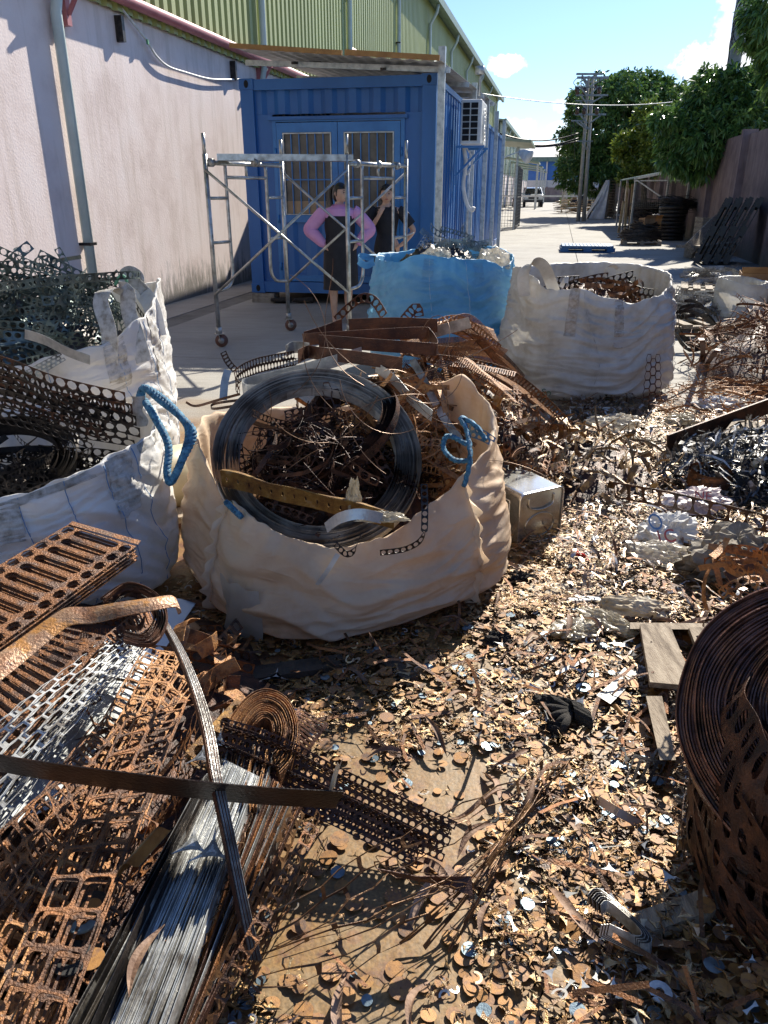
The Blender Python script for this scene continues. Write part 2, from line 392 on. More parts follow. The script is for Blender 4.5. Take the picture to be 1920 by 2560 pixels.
# ================================================================ THE SETTING
def ground_mat():
    m = M('concrete_paving', [(0.24, 0.22, 0.19), (0.33, 0.31, 0.275), (0.39, 0.37, 0.33)], 0.85, 0, 0.9, 9, 0.25, 30, cov=(0.25, 0.75))
    N, L, b = nodes(m)
    base = b.inputs['Base Color'].links[0].from_socket
    tc = N.new('ShaderNodeTexCoord')
    def dot(vec, off):
        d = N.new('ShaderNodeVectorMath'); d.operation = 'DOT_PRODUCT'; d.inputs[1].default_value = vec; L.new(tc.outputs['Object'], d.inputs[0])
        a = N.new('ShaderNodeMath'); a.operation = 'ADD'; L.new(d.outputs['Value'], a.inputs[0]); a.inputs[1].default_value = off
        return a.outputs[0]
    q = dot((-ST * 1.0 + 0.25 * CT, -CT - 0.25 * ST, 0), 6.1)      # positive in the working area near the heap
    nz = N.new('ShaderNodeTexNoise'); nz.inputs['Scale'].default_value = 1.6; nz.inputs['Detail'].default_value = 8; L.new(tc.outputs['Object'], nz.inputs['Vector'])
    s = N.new('ShaderNodeMath'); s.operation = 'MULTIPLY_ADD'; L.new(nz.outputs['Fac'], s.inputs[0]); s.inputs[1].default_value = 3.0; s.inputs[2].default_value = -1.5
    ad = N.new('ShaderNodeMath'); ad.operation = 'ADD'; L.new(q, ad.inputs[0]); L.new(s.outputs[0], ad.inputs[1])
    mr = N.new('ShaderNodeMapRange'); mr.interpolation_type = 'SMOOTHSTEP'; mr.inputs['From Min'].default_value = 0; mr.inputs['From Max'].default_value = 1.6; L.new(ad.outputs[0], mr.inputs['Value'])
    n2 = N.new('ShaderNodeTexNoise'); n2.inputs['Scale'].default_value = 4.5; n2.inputs['Detail'].default_value = 10; n2.inputs['Roughness'].default_value = 0.7; L.new(tc.outputs['Object'], n2.inputs['Vector'])
    cr = N.new('ShaderNodeValToRGB'); e = cr.color_ramp.elements
    e[0].position = 0.30; e[0].color = (0.20, 0.125, 0.05, 1); e[1].position = 0.72; e[1].color = (0.085, 0.042, 0.022, 1)
    for p_, c_ in ((0.44, (0.245, 0.155, 0.065, 1)), (0.52, (0.26, 0.14, 0.038, 1)), (0.60, (0.15, 0.06, 0.022, 1))):
        x = e.new(p_); x.color = c_
    L.new(n2.outputs['Fac'], cr.inputs[0])
    # small round rust prints left by discs
    vo = N.new('ShaderNodeTexVoronoi'); vo.inputs['Scale'].default_value = 11; L.new(tc.outputs['Object'], vo.inputs['Vector'])
    vr = N.new('ShaderNodeMapRange'); vr.inputs['From Min'].default_value = 0.21; vr.inputs['From Max'].default_value = 0.17; vr.inputs['To Max'].default_value = 0.5; L.new(vo.outputs['Distance'], vr.inputs['Value'])
    m3 = N.new('ShaderNodeMix'); m3.data_type = 'RGBA'; L.new(vr.outputs[0], m3.inputs['Factor']); L.new(cr.outputs[0], m3.inputs[6]); m3.inputs[7].default_value = (0.24, 0.10, 0.04, 1)
    mx = N.new('ShaderNodeMix'); mx.data_type = 'RGBA'; L.new(mr.outputs[0], mx.inputs['Factor']); L.new(base, mx.inputs[6]); L.new(m3.outputs[2], mx.inputs[7])
    gn = N.new('ShaderNodeTexNoise'); gn.inputs['Scale'].default_value = 130; gn.inputs['Detail'].default_value = 3; L.new(tc.outputs['Object'], gn.inputs['Vector'])
    gr = N.new('ShaderNodeMapRange'); gr.inputs['From Min'].default_value = .38; gr.inputs['From Max'].default_value = .62; gr.inputs['To Min'].default_value = .72; gr.inputs['To Max'].default_value = 1.12; L.new(gn.outputs['Fac'], gr.inputs['Value'])
    gs = N.new('ShaderNodeVectorMath'); gs.operation = 'SCALE'; L.new(mx.outputs[2], gs.inputs[0]); L.new(gr.outputs[0], gs.inputs['Scale'])
    # brushed swirls and tyre marks
    n3 = N.new('ShaderNodeTexNoise'); n3.inputs['Scale'].default_value = 2.2; n3.inputs['Detail'].default_value = 6; n3.inputs['Distortion'].default_value = 2.5
    mp = N.new('ShaderNodeMapping'); mp.inputs['Rotation'].default_value = (0, 0, -TH); mp.inputs['Scale'].default_value = (0.5, 3.0, 1); L.new(tc.outputs['Object'], mp.inputs['Vector']); L.new(mp.outputs[0], n3.inputs['Vector'])
    r3 = N.new('ShaderNodeMapRange'); r3.inputs['From Min'].default_value = 0.35; r3.inputs['From Max'].default_value = 0.65; r3.inputs['To Min'].default_value = 0.88; r3.inputs['To Max'].default_value = 1.04; L.new(n3.outputs['Fac'], r3.inputs['Value'])
    mm = N.new('ShaderNodeVectorMath'); mm.operation = 'SCALE'; L.new(gs.outputs[0], mm.inputs[0]); L.new(r3.outputs[0], mm.inputs['Scale'])
    L.new(mm.outputs[0], b.inputs['Base Color'])
    rr = N.new('ShaderNodeMapRange'); rr.inputs['To Min'].default_value = 0.85; rr.inputs['To Max'].default_value = 0.55; L.new(mr.outputs[0], rr.inputs['Value']); L.new(rr.outputs[0], b.inputs['Roughness'])
    return m
mt['ground'] = ground_mat()
mt['joint'] = M('joint_filler', [(0.06, 0.055, 0.05), (0.12, 0.11, 0.10)], 0.9)
mt['earth'] = M('far_ground', [(0.20, 0.18, 0.15), (0.30, 0.28, 0.24)], 0.9, 0, 0.2, 6)
gb = MB(); S_ = 900
gb.add([(-S_, -S_, -0.05), (S_, -S_, -0.05), (S_, S_, -0.05), (-S_, S_, -0.05)], [(0, 1, 2, 3)])
ground = tag(gb.build('ground', mt['earth']), kind='structure')
vs_ = [-6, 6.6, 12.4, 18.2, 24, 29.8, 35.6, 41.4, 47.2, 53, 58.8, 64.6, 72, 80, 90, 100, 112]
for u0, u1 in ((-5.40, -4.52), (-4.20, 0.47), (0.485, 4.2)):
    for i in range(len(vs_) - 1):
        if i == 0: continue
        m_ = MB(); m_.abox(u0, u1, vs_[i] + 0.006, vs_[i + 1] - 0.006, -0.045, 0.0)
        m_.build('paving_slab', mt['ground'], ground)
m_ = MB(); m_.abox(-4.20, 4.2, -6, 6.594, -0.045, 0.0); m_.build('paving_slab', mt['ground'], ground)
m_ = MB(); m_.abox(-5.40, -4.52, -6, 6.594, -0.045, 0.0); m_.build('paving_slab', mt['ground'], ground)
dm = M('drain_strip', [(0.10, 0.095, 0.085), (0.19, 0.18, 0.16)], 0.9, 0, 3, 8, 0.4, 60)
m_ = MB(); m_.abox(-4.515, -4.205, -6, 64, -0.04, -0.006); m_.build('drain_cover', dm, ground)
fj = MB(); fj.abox(-40, -5.4, 112, 170, -0.04, 0.0); fj.abox(-5.4, 30, 112, 170, -0.04, 0.0)
fj.abox(4.2, 30, 40, 112, -0.04, 0.0)
tag(fj.build('yard_paving', M('grey_yard_concrete', [(0.26, 0.25, 0.23), (0.38, 0.37, 0.34)], 0.85, 0, 0.7, 7)), kind='structure')

# ---------------------------------------------------------------- pink warehouse
def wall_mat(name, cols, moss=True, streak=(0.30, 0.24, 0.20), top=0.55):
    m = M(name, cols, 0.85, 0, 1.8, 9, 0.3, 45, cov=(0.3, 0.7))
    N, L, b = nodes(m); base = b.inputs['Base Color'].links[0].from_socket
    tc = N.new('ShaderNodeTexCoord')
    mp = N.new('ShaderNodeMapping'); mp.inputs['Scale'].default_value = (4, 4, 0.35); L.new(tc.outputs['Object'], mp.inputs['Vector'])
    n = N.new('ShaderNodeTexNoise'); n.inputs['Scale'].default_value = 1.5; n.inputs['Detail'].default_value = 8; n.inputs['Roughness'].default_value = 0.7; L.new(mp.outputs[0], n.inputs['Vector'])
    r = N.new('ShaderNodeMapRange'); r.inputs['From Min'].default_value = 0.48; r.inputs['From Max'].default_value = 0.75; r.inputs['To Max'].default_value = top; L.new(n.outputs['Fac'], r.inputs['Value'])
    mx = N.new('ShaderNodeMix'); mx.data_type = 'RGBA'; L.new(r.outputs[0], mx.inputs['Factor']); L.new(base, mx.inputs[6]); mx.inputs[7].default_value = (*streak, 1)
    out = mx.outputs[2]
    if moss:
        sp = N.new('ShaderNodeSeparateXYZ'); L.new(tc.outputs['Object'], sp.inputs[0])
        mp2 = N.new('ShaderNodeMapping'); mp2.inputs['Scale'].default_value = (7, 7, 1.6); L.new(tc.outputs['Object'], mp2.inputs['Vector'])
        n2 = N.new('ShaderNodeTexNoise'); n2.inputs['Scale'].default_value = 1.3; n2.inputs['Detail'].default_value = 9; n2.inputs['Roughness'].default_value = 0.75; L.new(mp2.outputs[0], n2.inputs['Vector'])
        a = N.new('ShaderNodeMath'); a.operation = 'MULTIPLY_ADD'; L.new(sp.outputs['Z'], a.inputs[0]); a.inputs[1].default_value = -0.62; a.inputs[2].default_value = 0.02
        s = N.new('ShaderNodeMath'); s.operation = 'ADD'; L.new(n2.outputs['Fac'], s.inputs[0]); L.new(a.outputs[0], s.inputs[1])
        r2 = N.new('ShaderNodeMapRange'); r2.inputs['From Min'].default_value = 0.24; r2.inputs['From Max'].default_value = 0.46; r2.inputs['To Max'].default_value = 0.85; L.new(s.outputs[0], r2.inputs['Value'])
        m2 = N.new('ShaderNodeMix'); m2.data_type = 'RGBA'; L.new(r2.outputs[0], m2.inputs['Factor']); L.new(out, m2.inputs[6]); m2.inputs[7].default_value = (0.13, 0.12, 0.095, 1)
        out = m2.outputs[2]
    L.new(out, b.inputs['Base Color'])
    return m
mt['pinkwall'] = wall_mat('pink_rendered_wall', [(0.64, 0.52, 0.48), (0.78, 0.66, 0.62), (0.80, 0.70, 0.67)], streak=(0.42, 0.33, 0.26), top=0.6)
mt['siding'] = M('green_corrugated_steel', [(0.26, 0.29, 0.10), (0.35, 0.385, 0.15)], 0.5, 0.1, 1.2, 6, 0, cov=(0.3, 0.7), stretch=(1, 1, 0.2))
mt['pipe_w'] = M('pale_green_pvc', [(0.42, 0.50, 0.47), (0.55, 0.63, 0.60)], 0.45, 0, 2.5, 6)
mt['pipe_r'] = M('faded_red_pipe_paint', [(0.34, 0.10, 0.11), (0.46, 0.17, 0.18)], 0.5, 0, 3, 6)
mt['dark_green'] = M('green_trim_steel', [(0.09, 0.15, 0.11), (0.15, 0.22, 0.17)], 0.5, 0, 4, 4)
BU = -5.12
def corrugated(mb, v0, v1, u, z0, z1, pitch=0.24, depth=0.045, zt=None):
    """trapezoid profile sheet facing +u"""
    n = max(1, round((v1 - v0) / pitch)); p = (v1 - v0) / n
    prof = []
    for i in range(n):
        a = v0 + i * p
        prof += [(a, 0), (a + p * 0.30, 0), (a + p * 0.42, depth), (a + p * 0.88, depth)]
    prof.append((v1, 0))
    vs = []
    for v, d in prof: vs += [A(u + d, v, z0), A(u + d, v, z1 if zt is None else zt(v))]
    fs = [(2 * i, 2 * i + 2, 2 * i + 3, 2 * i + 1) for i in range(len(prof) - 1)]
    return mb.add(vs, fs)
def warehouse(name, label, v0, v1, eave, zs, pitch, downs, wallm, sidm, setb=0.0):
    w = thing(name, label, 'warehouse', A(BU - setb, v0, 0))
    b = MB(); b.abox(BU - 0.25 - setb, BU - setb, v0, v1, -0.04, zs); b.abox(BU - 25, BU - 0.25 - setb, v0, v0 + 0.2, -0.04, eave - 0.1)
    b.abox(BU - 25, BU - 0.25 - setb, v1 - 0.2, v1, -0.04, eave - 0.1)
    b.build('lower_wall', wallm, w)
    cuts = [v0] + [d for d in downs if v0 < d < v1] + [v1]
    for a, c in zip(cuts[:-1], cuts[1:]):
        m = MB(); corrugated(m, a, c, BU + 0.02 - setb, zs - 0.06, eave, pitch); m.build('siding_panel', sidm, w, smooth=False, solid=0.004)
    b = MB(); b.abox(BU - 0.02 - setb, BU + 0.012 - setb, v0, v1, zs - 0.02, eave); b.build('siding_backing', mt['dark_green'], w)
    rf = MB(); rf.hexa([A(BU - 25, v0 - 0.3, eave + 3.2), A(BU + 0.35 - setb, v0 - 0.3, eave + 0.02), A(BU + 0.35 - setb, v1 + 0.3, eave + 0.02), A(BU - 25, v1 + 0.3, eave + 3.2),
                        A(BU - 25, v0 - 0.3, eave + 3.3), A(BU + 0.35 - setb, v0 - 0.3, eave + 0.12), A(BU + 0.35 - setb, v1 + 0.3, eave + 0.12), A(BU - 25, v1 + 0.3, eave + 3.3)])
    rf.build('roof', mt['dark_green'], w)
    g = MB(); g.abox(BU + 0.352 - setb, BU + 0.50 - setb, v0 - 0.3, v1 + 0.3, eave - 0.10, eave + 0.16); g.build('gutter', mt['dark_green'], w)
    for d in downs:
        z0 = 0.05
        t = MB(); t.tube([A(BU + 0.40 - setb, d, eave - 0.1), A(BU + 0.36 - setb, d, eave - 0.35), A(BU + 0.14 - setb, d, eave - 0.7), A(BU + 0.14 - setb, d, eave - .9), A(BU + 0.14 - setb, d, zs - .05), A(BU + 0.075 - setb, d, zs - .3), A(BU + 0.075 - setb, d, z0)], 0.055, 12)
        dp = t.build('drainpipe', mt['pipe_w'], w)
        for z in (0.87, 3.6, 5.4):
            s = MB(); s.abox(BU - setb, BU + (0.14 if z < 3.2 else .2) - setb, d - 0.065, d + 0.065, z, z + 0.03)
            s.build('pipe_strap', mt['black_steel'], dp)
    return w
DUMMY = 0
pw = warehouse('warehouse', 'long pink rendered warehouse with yellow-green corrugated upper wall running beside the blue container', -8, 64, 7.55, 3.36, 0.235,
               [8.08, 13.9, 19.7, 25.5, 31.3, 37.1, 42.9, 48.7, 54.5, 60.3], mt['pinkwall'], mt['siding'])
mt['siding2'] = M('grey_green_corrugated_steel', [(0.20, 0.25, 0.17), (0.30, 0.34, 0.25)], 0.5, 0.1, 1.2, 6, 0)
w2 = warehouse('warehouse', 'farther pink and grey-green warehouse with small lean-to canopies along the alley', 68, 128, 6.5, 2.9, 0.6,
               [70 + 5.5 * i for i in range(11)], mt['pinkwall'], mt['siding2'], 0.0)
for v, L_ in ((70, 3.5), (82, 3), (92, 3), (104, 3)):
    c = thing('lean_to_canopy', 'small corrugated canopy on posts, %s along the far warehouse' % {70: 'nearest', 82: 'second', 92: 'third', 104: 'farthest'}[v], 'canopy', A(BU + 0.1, v, 0), group='canopies on the far warehouse')
    m = MB(); m.hexa([A(BU + .06, v, 4.0), A(BU + 3.2, v, 3.5), A(BU + 3.2, v + L_, 3.5), A(BU + .06, v + L_, 4.0), A(BU + .06, v, 4.12), A(BU + 3.2, v, 3.62), A(BU + 3.2, v + L_, 3.62), A(BU + .06, v + L_, 4.12)])
    m.build('roof_sheet', mt['siding2'], c)
    for vv in (v + 0.1, v + L_ - 0.1):
        m = MB(); m.abox(BU + 3.0, BU + 3.1, vv - .05, vv + .05, 0, 3.5); m.build('post', mt['galv'], c)

# red fire main on brackets
fm = thing('fire_pipe', 'faded red fire main running along the warehouse below the siding', 'pipe', A(-4.985, 5, 3.3))
t = MB(); up_ = -4.985
t.tube([A(up_, -5, 3.41), A(up_, 0, 3.41), A(up_, 6, 3.41), A(up_, 12, 3.42), A(up_, 19.3, 3.43), A(up_, 19.5, 3.47), A(up_, 19.6, 3.65), A(up_, 19.6, 4.2), A(up_, 19.7, 4.38), A(up_, 19.9, 4.42), A(up_, 30, 4.45), A(up_, 55, 4.5)], 0.065, 14)
t.build('main', mt['pipe_r'], fm)
for v in (2.4, 8.3, 13.9, 17):
    b = MB(); b.abox(-5.12, -5.04, v - .04, v + .04, 2.98, 3.36); b.build('bracket', mt['pipe_r'], fm); b = MB(); b.abox(-5.04, -4.85, v - .03, v + .03, 3.31, 3.345)
    b.build('bracket', mt['pipe_r'], fm); b = MB(); b.bar(A(-5.04, v, 3.08), A(-4.88, v, 3.31), .035, .035); b.build('strut', mt['pipe_r'], fm)
for v in (6.1, 9.38, 12.75):
    m = MB(); m.abox(-5.118, -5.03, v - .03, v + .03, 3.0, 3.26)
    tag(m.build('wall_bracket', mt['black_steel']), 'black steel stub bracket on the pink wall, %s' % {6.1: 'left of the drainpipe', 9.38: 'right of the tall drainpipe', 12.75: 'near the container corner'}[v], 'bracket')
t = MB()
def onwall(x, y, u=-5.07):
    r = ray(x, y); a = r.x * CT - r.y * ST; k = u / a
    return Vector((r.x * k, r.y * k, CAM_H + r.z * k))
t.tube(Path([onwall(*q) for q in ((299, 12), (305, 22), (336, 62), (366, 100), (390, 139), (420, 166), (463, 181), (521, 197), (567, 199), (600, 198))], 6).p, 0.014, 8)
tag(t.build('cable', mt['white_paint']), 'white cable sagging across the pink wall from the siding to the container', 'cable')
m = MB(); m.box(onwall(369, 105, -5.04), (.02, .05, .05)); tag(m.build('cable_tie', M('green_tape', [(0.02, .16, .07), (.03, .2, .1)])), 'small green tie knotted round the white wall cable', 'tie')

# ---------------------------------------------------------------- blue container office
def blue_mat():
    m = M('blue_container_paint', [(0.010, 0.075, 0.24), (0.018, 0.115, 0.34), (0.034, 0.16, 0.42)], 0.38, 0, 1.4, 7, 0.05, 30, stretch=(1, 1, 0.35), cov=(0.25, 0.75))
    return m
mt['cblue'] = blue_mat()
mt['cblue2'] = M('blue_frame_paint', [(0.02, 0.14, 0.38), (0.04, 0.20, 0.48)], 0.35, 0, 3, 5)
CU0, CU1, CV0, CV1, CZ0, CZ1 = -4.06, -1.56, 10.37, 22.4, 0.13, 2.72
ct = thing('container', 'blue shipping container office with barred double window doors', 'container', A(CU0, CV0, 0))
def cb(u0, u1, v0, v1, z0, z1, m=None): return (m or MB()).abox(u0, u1, v0, v1, z0, z1)
W_ = CU1 - CU0
for u0 in (CU0, CU1 - 0.17):
    for v0 in (CV0, CV1 - 0.16):
        cb(u0, u0 + 0.17, v0, v0 + 0.16, CZ0 + 0.12, CZ1 - 0.12).build('corner_post', mt['cblue'], ct)
hole_m = M('dark_recess', [(0.005, 0.005, 0.006), (0.012, 0.012, 0.012)], 0.9)
for u0 in (CU0, CU1 - 0.18):
    for z0 in (CZ0, CZ1 - 0.12):
        for v0, sg in ((CV0 - 0.012, 1), (CV1 - 0.166, -1)):
            cc = cb(u0 - 0.006 if u0 == CU0 else u0, u0 + 0.18 if u0 == CU0 else u0 + 0.186, v0, v0 + 0.178, z0, z0 + 0.12).build('corner_casting', mt['cblue'], ct)
            if sg > 0:
                h = MB(); cx = u0 + 0.09
                h.add([A(cx + 0.03 * math.cos(a) , v0 - 0.002, z0 + 0.06 + 0.045 * math.sin(a)) for a in [2 * PI * k / 14 for k in range(14)]], [tuple(range(14))])
                h.build('casting_hole', hole_m, cc)
cb(CU0 + .17, CU1 - .17, CV0 + .005, CV0 + .12, CZ1 - 0.13, CZ1 - 0.01).build('top_rail', mt['cblue'], ct)
cb(CU0 + .17, CU1 - .17, CV0 + .005, CV0 + .12, CZ0 + 0.01, CZ0 + 0.15).build('bottom_rail', mt['cblue'], ct)
for u0 in (CU0 + .01, CU1 - .08):
    cb(u0, u0 + .07, CV0 + .16, CV1 - .16, CZ1 - .08, CZ1 - .01).build('side_rail', mt['cblue'], ct)
    cb(u0, u0 + .07, CV0 + .16, CV1 - .16, CZ0 + .01, CZ0 + .13).build('side_rail', mt['cblue'], ct)
cb(CU0 + .05, CU1 - .05, CV0 + .05, CV1 - .05, CZ1 - .03, CZ1 - .012).build('roof', mt['cblue'], ct)
cb(CU0 + .08, CU1 - .08, CV0 + .16, CV1 - .16, CZ0 + .02, CZ0 + .1).build('floor', mt['black_steel'], ct)
def corr_u(mb, u0, u1, v, z0, z1, pitch, depth, sgn=1):
    n = max(1, round((u1 - u0) / pitch)); p = (u1 - u0) / n; prof = []
    for i in range(n):
        a = u0 + i * p
        prof += [(a, 0), (a + p * .28, 0), (a + p * .46, depth), (a + p * .78, depth)]
    prof.append((u1, 0)); vs = []
    for u, d in prof: vs += [A(u, v + d * sgn, z0), A(u, v + d * sgn, z1)]
    return mb.add(vs, [(2 * i, 2 * i + 1, 2 * i + 3, 2 * i + 2) for i in range(len(prof) - 1)])
m = MB(); corrugated(m, CV0 + .16, CV1 - .16, CU1 - .075, CZ0 + .12, CZ1 - .07, 0.28, 0.04); m.build('side_panel', mt['cblue'], ct, smooth=False, solid=.003)
m = MB(); corrugated(m, CV0 + .16, CV1 - .16, CU0 + .03, CZ0 + .12, CZ1 - .07, 0.28, 0.04); m.build('side_panel', mt['cblue'], ct, smooth=False, solid=.003)
DL, DR = CU0 + 0.44, CU1 - 0.44          # door opening
DZ1 = CZ0 + 2.10
m = MB(); corr_u(m, CU0 + .17, CU1 - .17, CV0 + .06, DZ1 + 0.09, CZ1 - .13, 0.30, 0.045); m.build('header_panel', mt['cblue'], ct, smooth=False, solid=.003)
for a, b in ((CU0 + .17, DL - .05), (DR + .05, CU1 - .17)):
    cb(a, b, CV0 + .06, CV0 + .075, CZ0 + .15, DZ1 + .088).build('end_panel', mt['cblue'], ct)
cb(DL - .09, DR + .09, CV0 + .0, CV0 + .055, DZ1 + .02, DZ1 + .06).build('drip_edge', mt['cblue'], ct)
cb(DL - .05, DR + .05, CV0 + .035, CV0 + .08, DZ1 + 0.0, DZ1 + .019).build('door_head', mt['cblue2'], ct)
for a in (DL - .05, DR):
    cb(a, a + .05, CV0 + .035, CV0 + .085, CZ0 + .15, DZ1 - 0.001).build('door_jamb', mt['cblue2'], ct)
mid = (DL + DR) / 2
screen = M('window_screen', [(0.045, 0.04, 0.033), (0.09, 0.08, 0.065), (0.14, 0.125, 0.10)], 0.25, 0, 3.5, 7, 0.1, 20)
card = M('cardboard_behind_window', [(0.30, 0.20, 0.12), (0.38, 0.26, 0.15)], 0.8)
for k, (a, b) in enumerate(((DL + .005, mid - .004), (mid + .004, DR - .005))):
    dl = thing('door_leaf', None, None); dl.parent = ct; dl.name = 'door_leaf'; ORG[dl] = ORG[ct]
    dl.location = (0, 0, 0)
    y0 = CV0 + .03; zw0, zw1 = CZ0 + 1.0, CZ0 + 1.98
    s = MB(); s.abox(a, a + .075, y0, y0 + .045, CZ0 + .16, DZ1 - .01); s.abox(b - .075, b, y0, y0 + .045, CZ0 + .16, DZ1 - .01)
    s.abox(a + .075, b - .075, y0, y0 + .045, zw1 + .0, DZ1 - .01); s.abox(a + .075, b - .075, y0, y0 + .045, zw0 - .09, zw0); s.abox(a + .075, b - .075, y0, y0 + .045, CZ0 + .16, CZ0 + .24)
    s.build('door_frame', mt['cblue2'], dl)
    s = MB(); corr_u(s, a + .075, b - .075, y0 + .012, CZ0 + .24, zw0 - .09, 0.27, .03); s.build('lower_panel', mt['cblue'], dl, smooth=False, solid=.003)
    f = MB(); e = .014
    f.abox(a + .08, b - .08, y0 - .004, y0 + .02, zw1 - e - .004, zw1 - .004); f.abox(a + .08, b - .08, y0 - .004, y0 + .02, zw0 + .004, zw0 + e)
    f.abox(a + .08, a + .08 + e, y0 - .004, y0 + .02, zw0 + e, zw1 - e - .004); f.abox(b - .08 - e, b - .08, y0 - .004, y0 + .02, zw0 + e, zw1 - e - .004)
    f.build('window_trim', mt['galv'], dl)
    cb(a + .08 + e, b - .08 - e, y0 + .028, y0 + .034, zw0 + .002, zw1 - .002).build('window_pane', screen, dl)
    if k == 0: cb(a + .08 + e, b - .16, y0 + .0235, y0 + .027, zw0 + .02, zw0 + .17).build('cardboard', card, dl)
    n = 6; w = (b - a - .16) / (n)
    for i in range(1, n):
        cb(a + .08 + i * w - .006, a + .08 + i * w + .006, y0 + .006, y0 + .018, zw0 + .015, zw1 - .02).build('window_bar', mt['cblue2'], dl)
    cb(a + .1, b - .1, y0 + .0, y0 + .005, zw0 + .42, zw0 + .436).build('window_bar', mt['cblue2'], dl)
    hx = a - .02 if k == 0 else b + .02
    for z in (CZ0 + .35, CZ0 + .95, CZ0 + 1.75):
        h = MB(); h.tube([A(hx, y0 - .01, z - .05), A(hx, y0 - .01, z + .05)], .013, 8); h.build('hinge', mt['cblue2'], dl)
# blocks the container sits on
brick_m = M('grey_concrete_block', [(0.16, 0.13, 0.10), (0.30, 0.27, 0.22)], 0.9, 0, 12, 6, .3)
bs = thing('block_stack', 'stack of flat grey blocks under the left front corner of the container', 'blocks', A(CU0 + .1, CV0 + .05, 0))
for k in range(3):
    cb(CU0 + .0, CU0 + .32, CV0 - .04, CV0 + .2, .042 * k, .042 * k + .039).build('block', brick_m, bs)
bs = thing('block_stack', 'stack of grey blocks under the right front corner of the container', 'blocks', A(CU1 - .2, CV0 + .05, 0))
for k in range(3):
    cb(CU1 - .35, CU1 - .05, CV0 + .02, CV0 + .25, .042 * k, .042 * k + .039).build('block', brick_m, bs)
for k, (du, lab) in enumerate(((0.42, 'black shoe under the front edge of the container beside the blocks'), (0.72, 'black shoe under the container, right of the other one'))):
    s = MB(); c = A(CU0 + du, CV0 - .05 + .06 * k, 0)
    s.grid(lambda a, b, c=c: c + Vector(((a - .5) * .27, (.045 + .02 * math.sin(a * PI)) * math.cos(b * 2 * PI), .045 + .04 * math.sin(b * 2 * PI) * (0.6 + .5 * a))), 10, 12)
    tag(s.build('shoe', mt['cloth_black']), lab, 'shoe')

# canopy above the container
mt['poly'] = M('grimy_translucent_sheet', [(0.20, 0.19, 0.17), (0.36, 0.35, 0.33), (0.5, 0.5, 0.48)], 0.3, 0, 2.5, 6, .1, 20, trans=0.3, stretch=(1, 6, 1))
mt['orange'] = M('brown_orange_trim', [(0.28, 0.13, 0.035), (0.42, 0.21, 0.06)], 0.6, 0, 6, 5)
cn = thing('canopy', 'translucent canopy with orange-brown front trim over the blue container', 'canopy', A(-2.7, 10, 2.9))
za, zb = 2.99, 2.79
def canz(u, v): return za + (zb - za) * (u + 3.85) / 2.35 + (v - 10.0) * 0.035
m = MB(); m.grid(lambda a, b: A(-3.95 + 2.5 * a, 10.0 + 8 * b, canz(-3.95 + 2.5 * a, 10.0 + 8 * b) + .008 * math.sin(a * 90)), 120, 4); m.build('sheet', mt['poly'], cn, solid=.004)
m = MB(); m.bar(A(-4.0, 9.98, canz(-4.0, 10) + .02), A(-2.62, 9.98, canz(-2.62, 10) + .02), .03, .05); m.build('trim', mt['orange'], cn)
m = MB(); m.bar(A(-2.58, 9.96, canz(-2.58, 10) + .025), A(-1.47, 9.96, canz(-1.47, 10) + .03), .03, .055); m.build('trim', mt['orange'], cn)
for v in (10.35, 12.4, 14.6, 16.8):
    m = MB(); m.bar(A(-3.95, v, canz(-3.95, v) - .12), A(-1.4, v, canz(-1.4, v) - .05), .04, .06); m.build('purlin', mt['galv'], cn)
for u in (-3.3, -2.2):
    m = MB(); m.bar(A(u, 10.2, canz(u, 10.2) - .10), A(u + .3, 12.5, canz(u, 12.5) + .12), .03, .03); m.build('strut', mt['black_steel'], cn)
for i, v in enumerate((10.30, 14.0, 16.4, 18.8, 21.2)):
    m = MB(); m.abox(-1.53, -1.45, v - .04, v + .04, 0, 3.02 if i else 2.98); m.build('post', mt['galv'], cn)
hd = thing('roof_hood', 'grey-green sheet metal hood above the back of the canopy', 'hood', A(-3.5, 17, 3.4))
m = MB(); m.grid(lambda a, b: A(-4.3 + 1.65 * a, 17 + 2.2 * b, 3.86 - .12 * a + .04 * math.sin(b * PI)), 6, 10); m.build('hood_sheet', mt['siding2'], hd, solid=.01)
m = MB(); m.bar(A(-4.3, 16.98, 3.78), A(-2.65, 16.98, 3.66), .03, .16); m.build('hood_edge', mt['siding2'], hd)
m = MB(); m.add([A(-2.84, 17, 3.86), A(-2.66, 17, 3.84), A(-2.5, 17, 3.5), A(-2.8, 17, 3.6), A(-2.5, 19, 3.5), A(-2.66, 19, 3.84)], [(0, 1, 2, 3), (1, 5, 4, 2)]); m.build('hood_flap', mt['siding2'], hd, solid=.01)

# air conditioner
ac = thing('air_conditioner', 'white outdoor air conditioner unit on a blue bracket on the container side', 'air conditioner', A(-1.5, 12.1, 2))
wp = mt['white_paint']
m = MB(); m.abox(-1.46, -1.17, 12.04, 12.85, 2.03, 2.60); o = m.build('casing', wp, ac)
bv = o.modifiers.new('bevel', 'BEVEL'); bv.width = .02; bv.segments = 2
for i in range(2):
    for j in range(6):
        cb(-1.43 + i * .115, -1.43 + i * .115 + .095, 12.025, 12.0385, 2.08 + j * .082, 2.08 + j * .082 + .066).build('grille_cell', hole_m, ac)
fan = MB()
for r in (.06, .11, .16, .21): fan.tube([A(-1.155, 12.42 + r * math.cos(a), 2.3 + r * math.sin(a)) for a in [2 * PI * k / 28 for k in range(28)]], .006, 5, closed=True)
for k in range(8):
    a = 2 * PI * k / 8; fan.tube([A(-1.155, 12.42, 2.3), A(-1.155, 12.42 + .22 * math.cos(a), 2.3 + .22 * math.sin(a))], .005, 5)
fan.build('fan_guard', wp, ac)
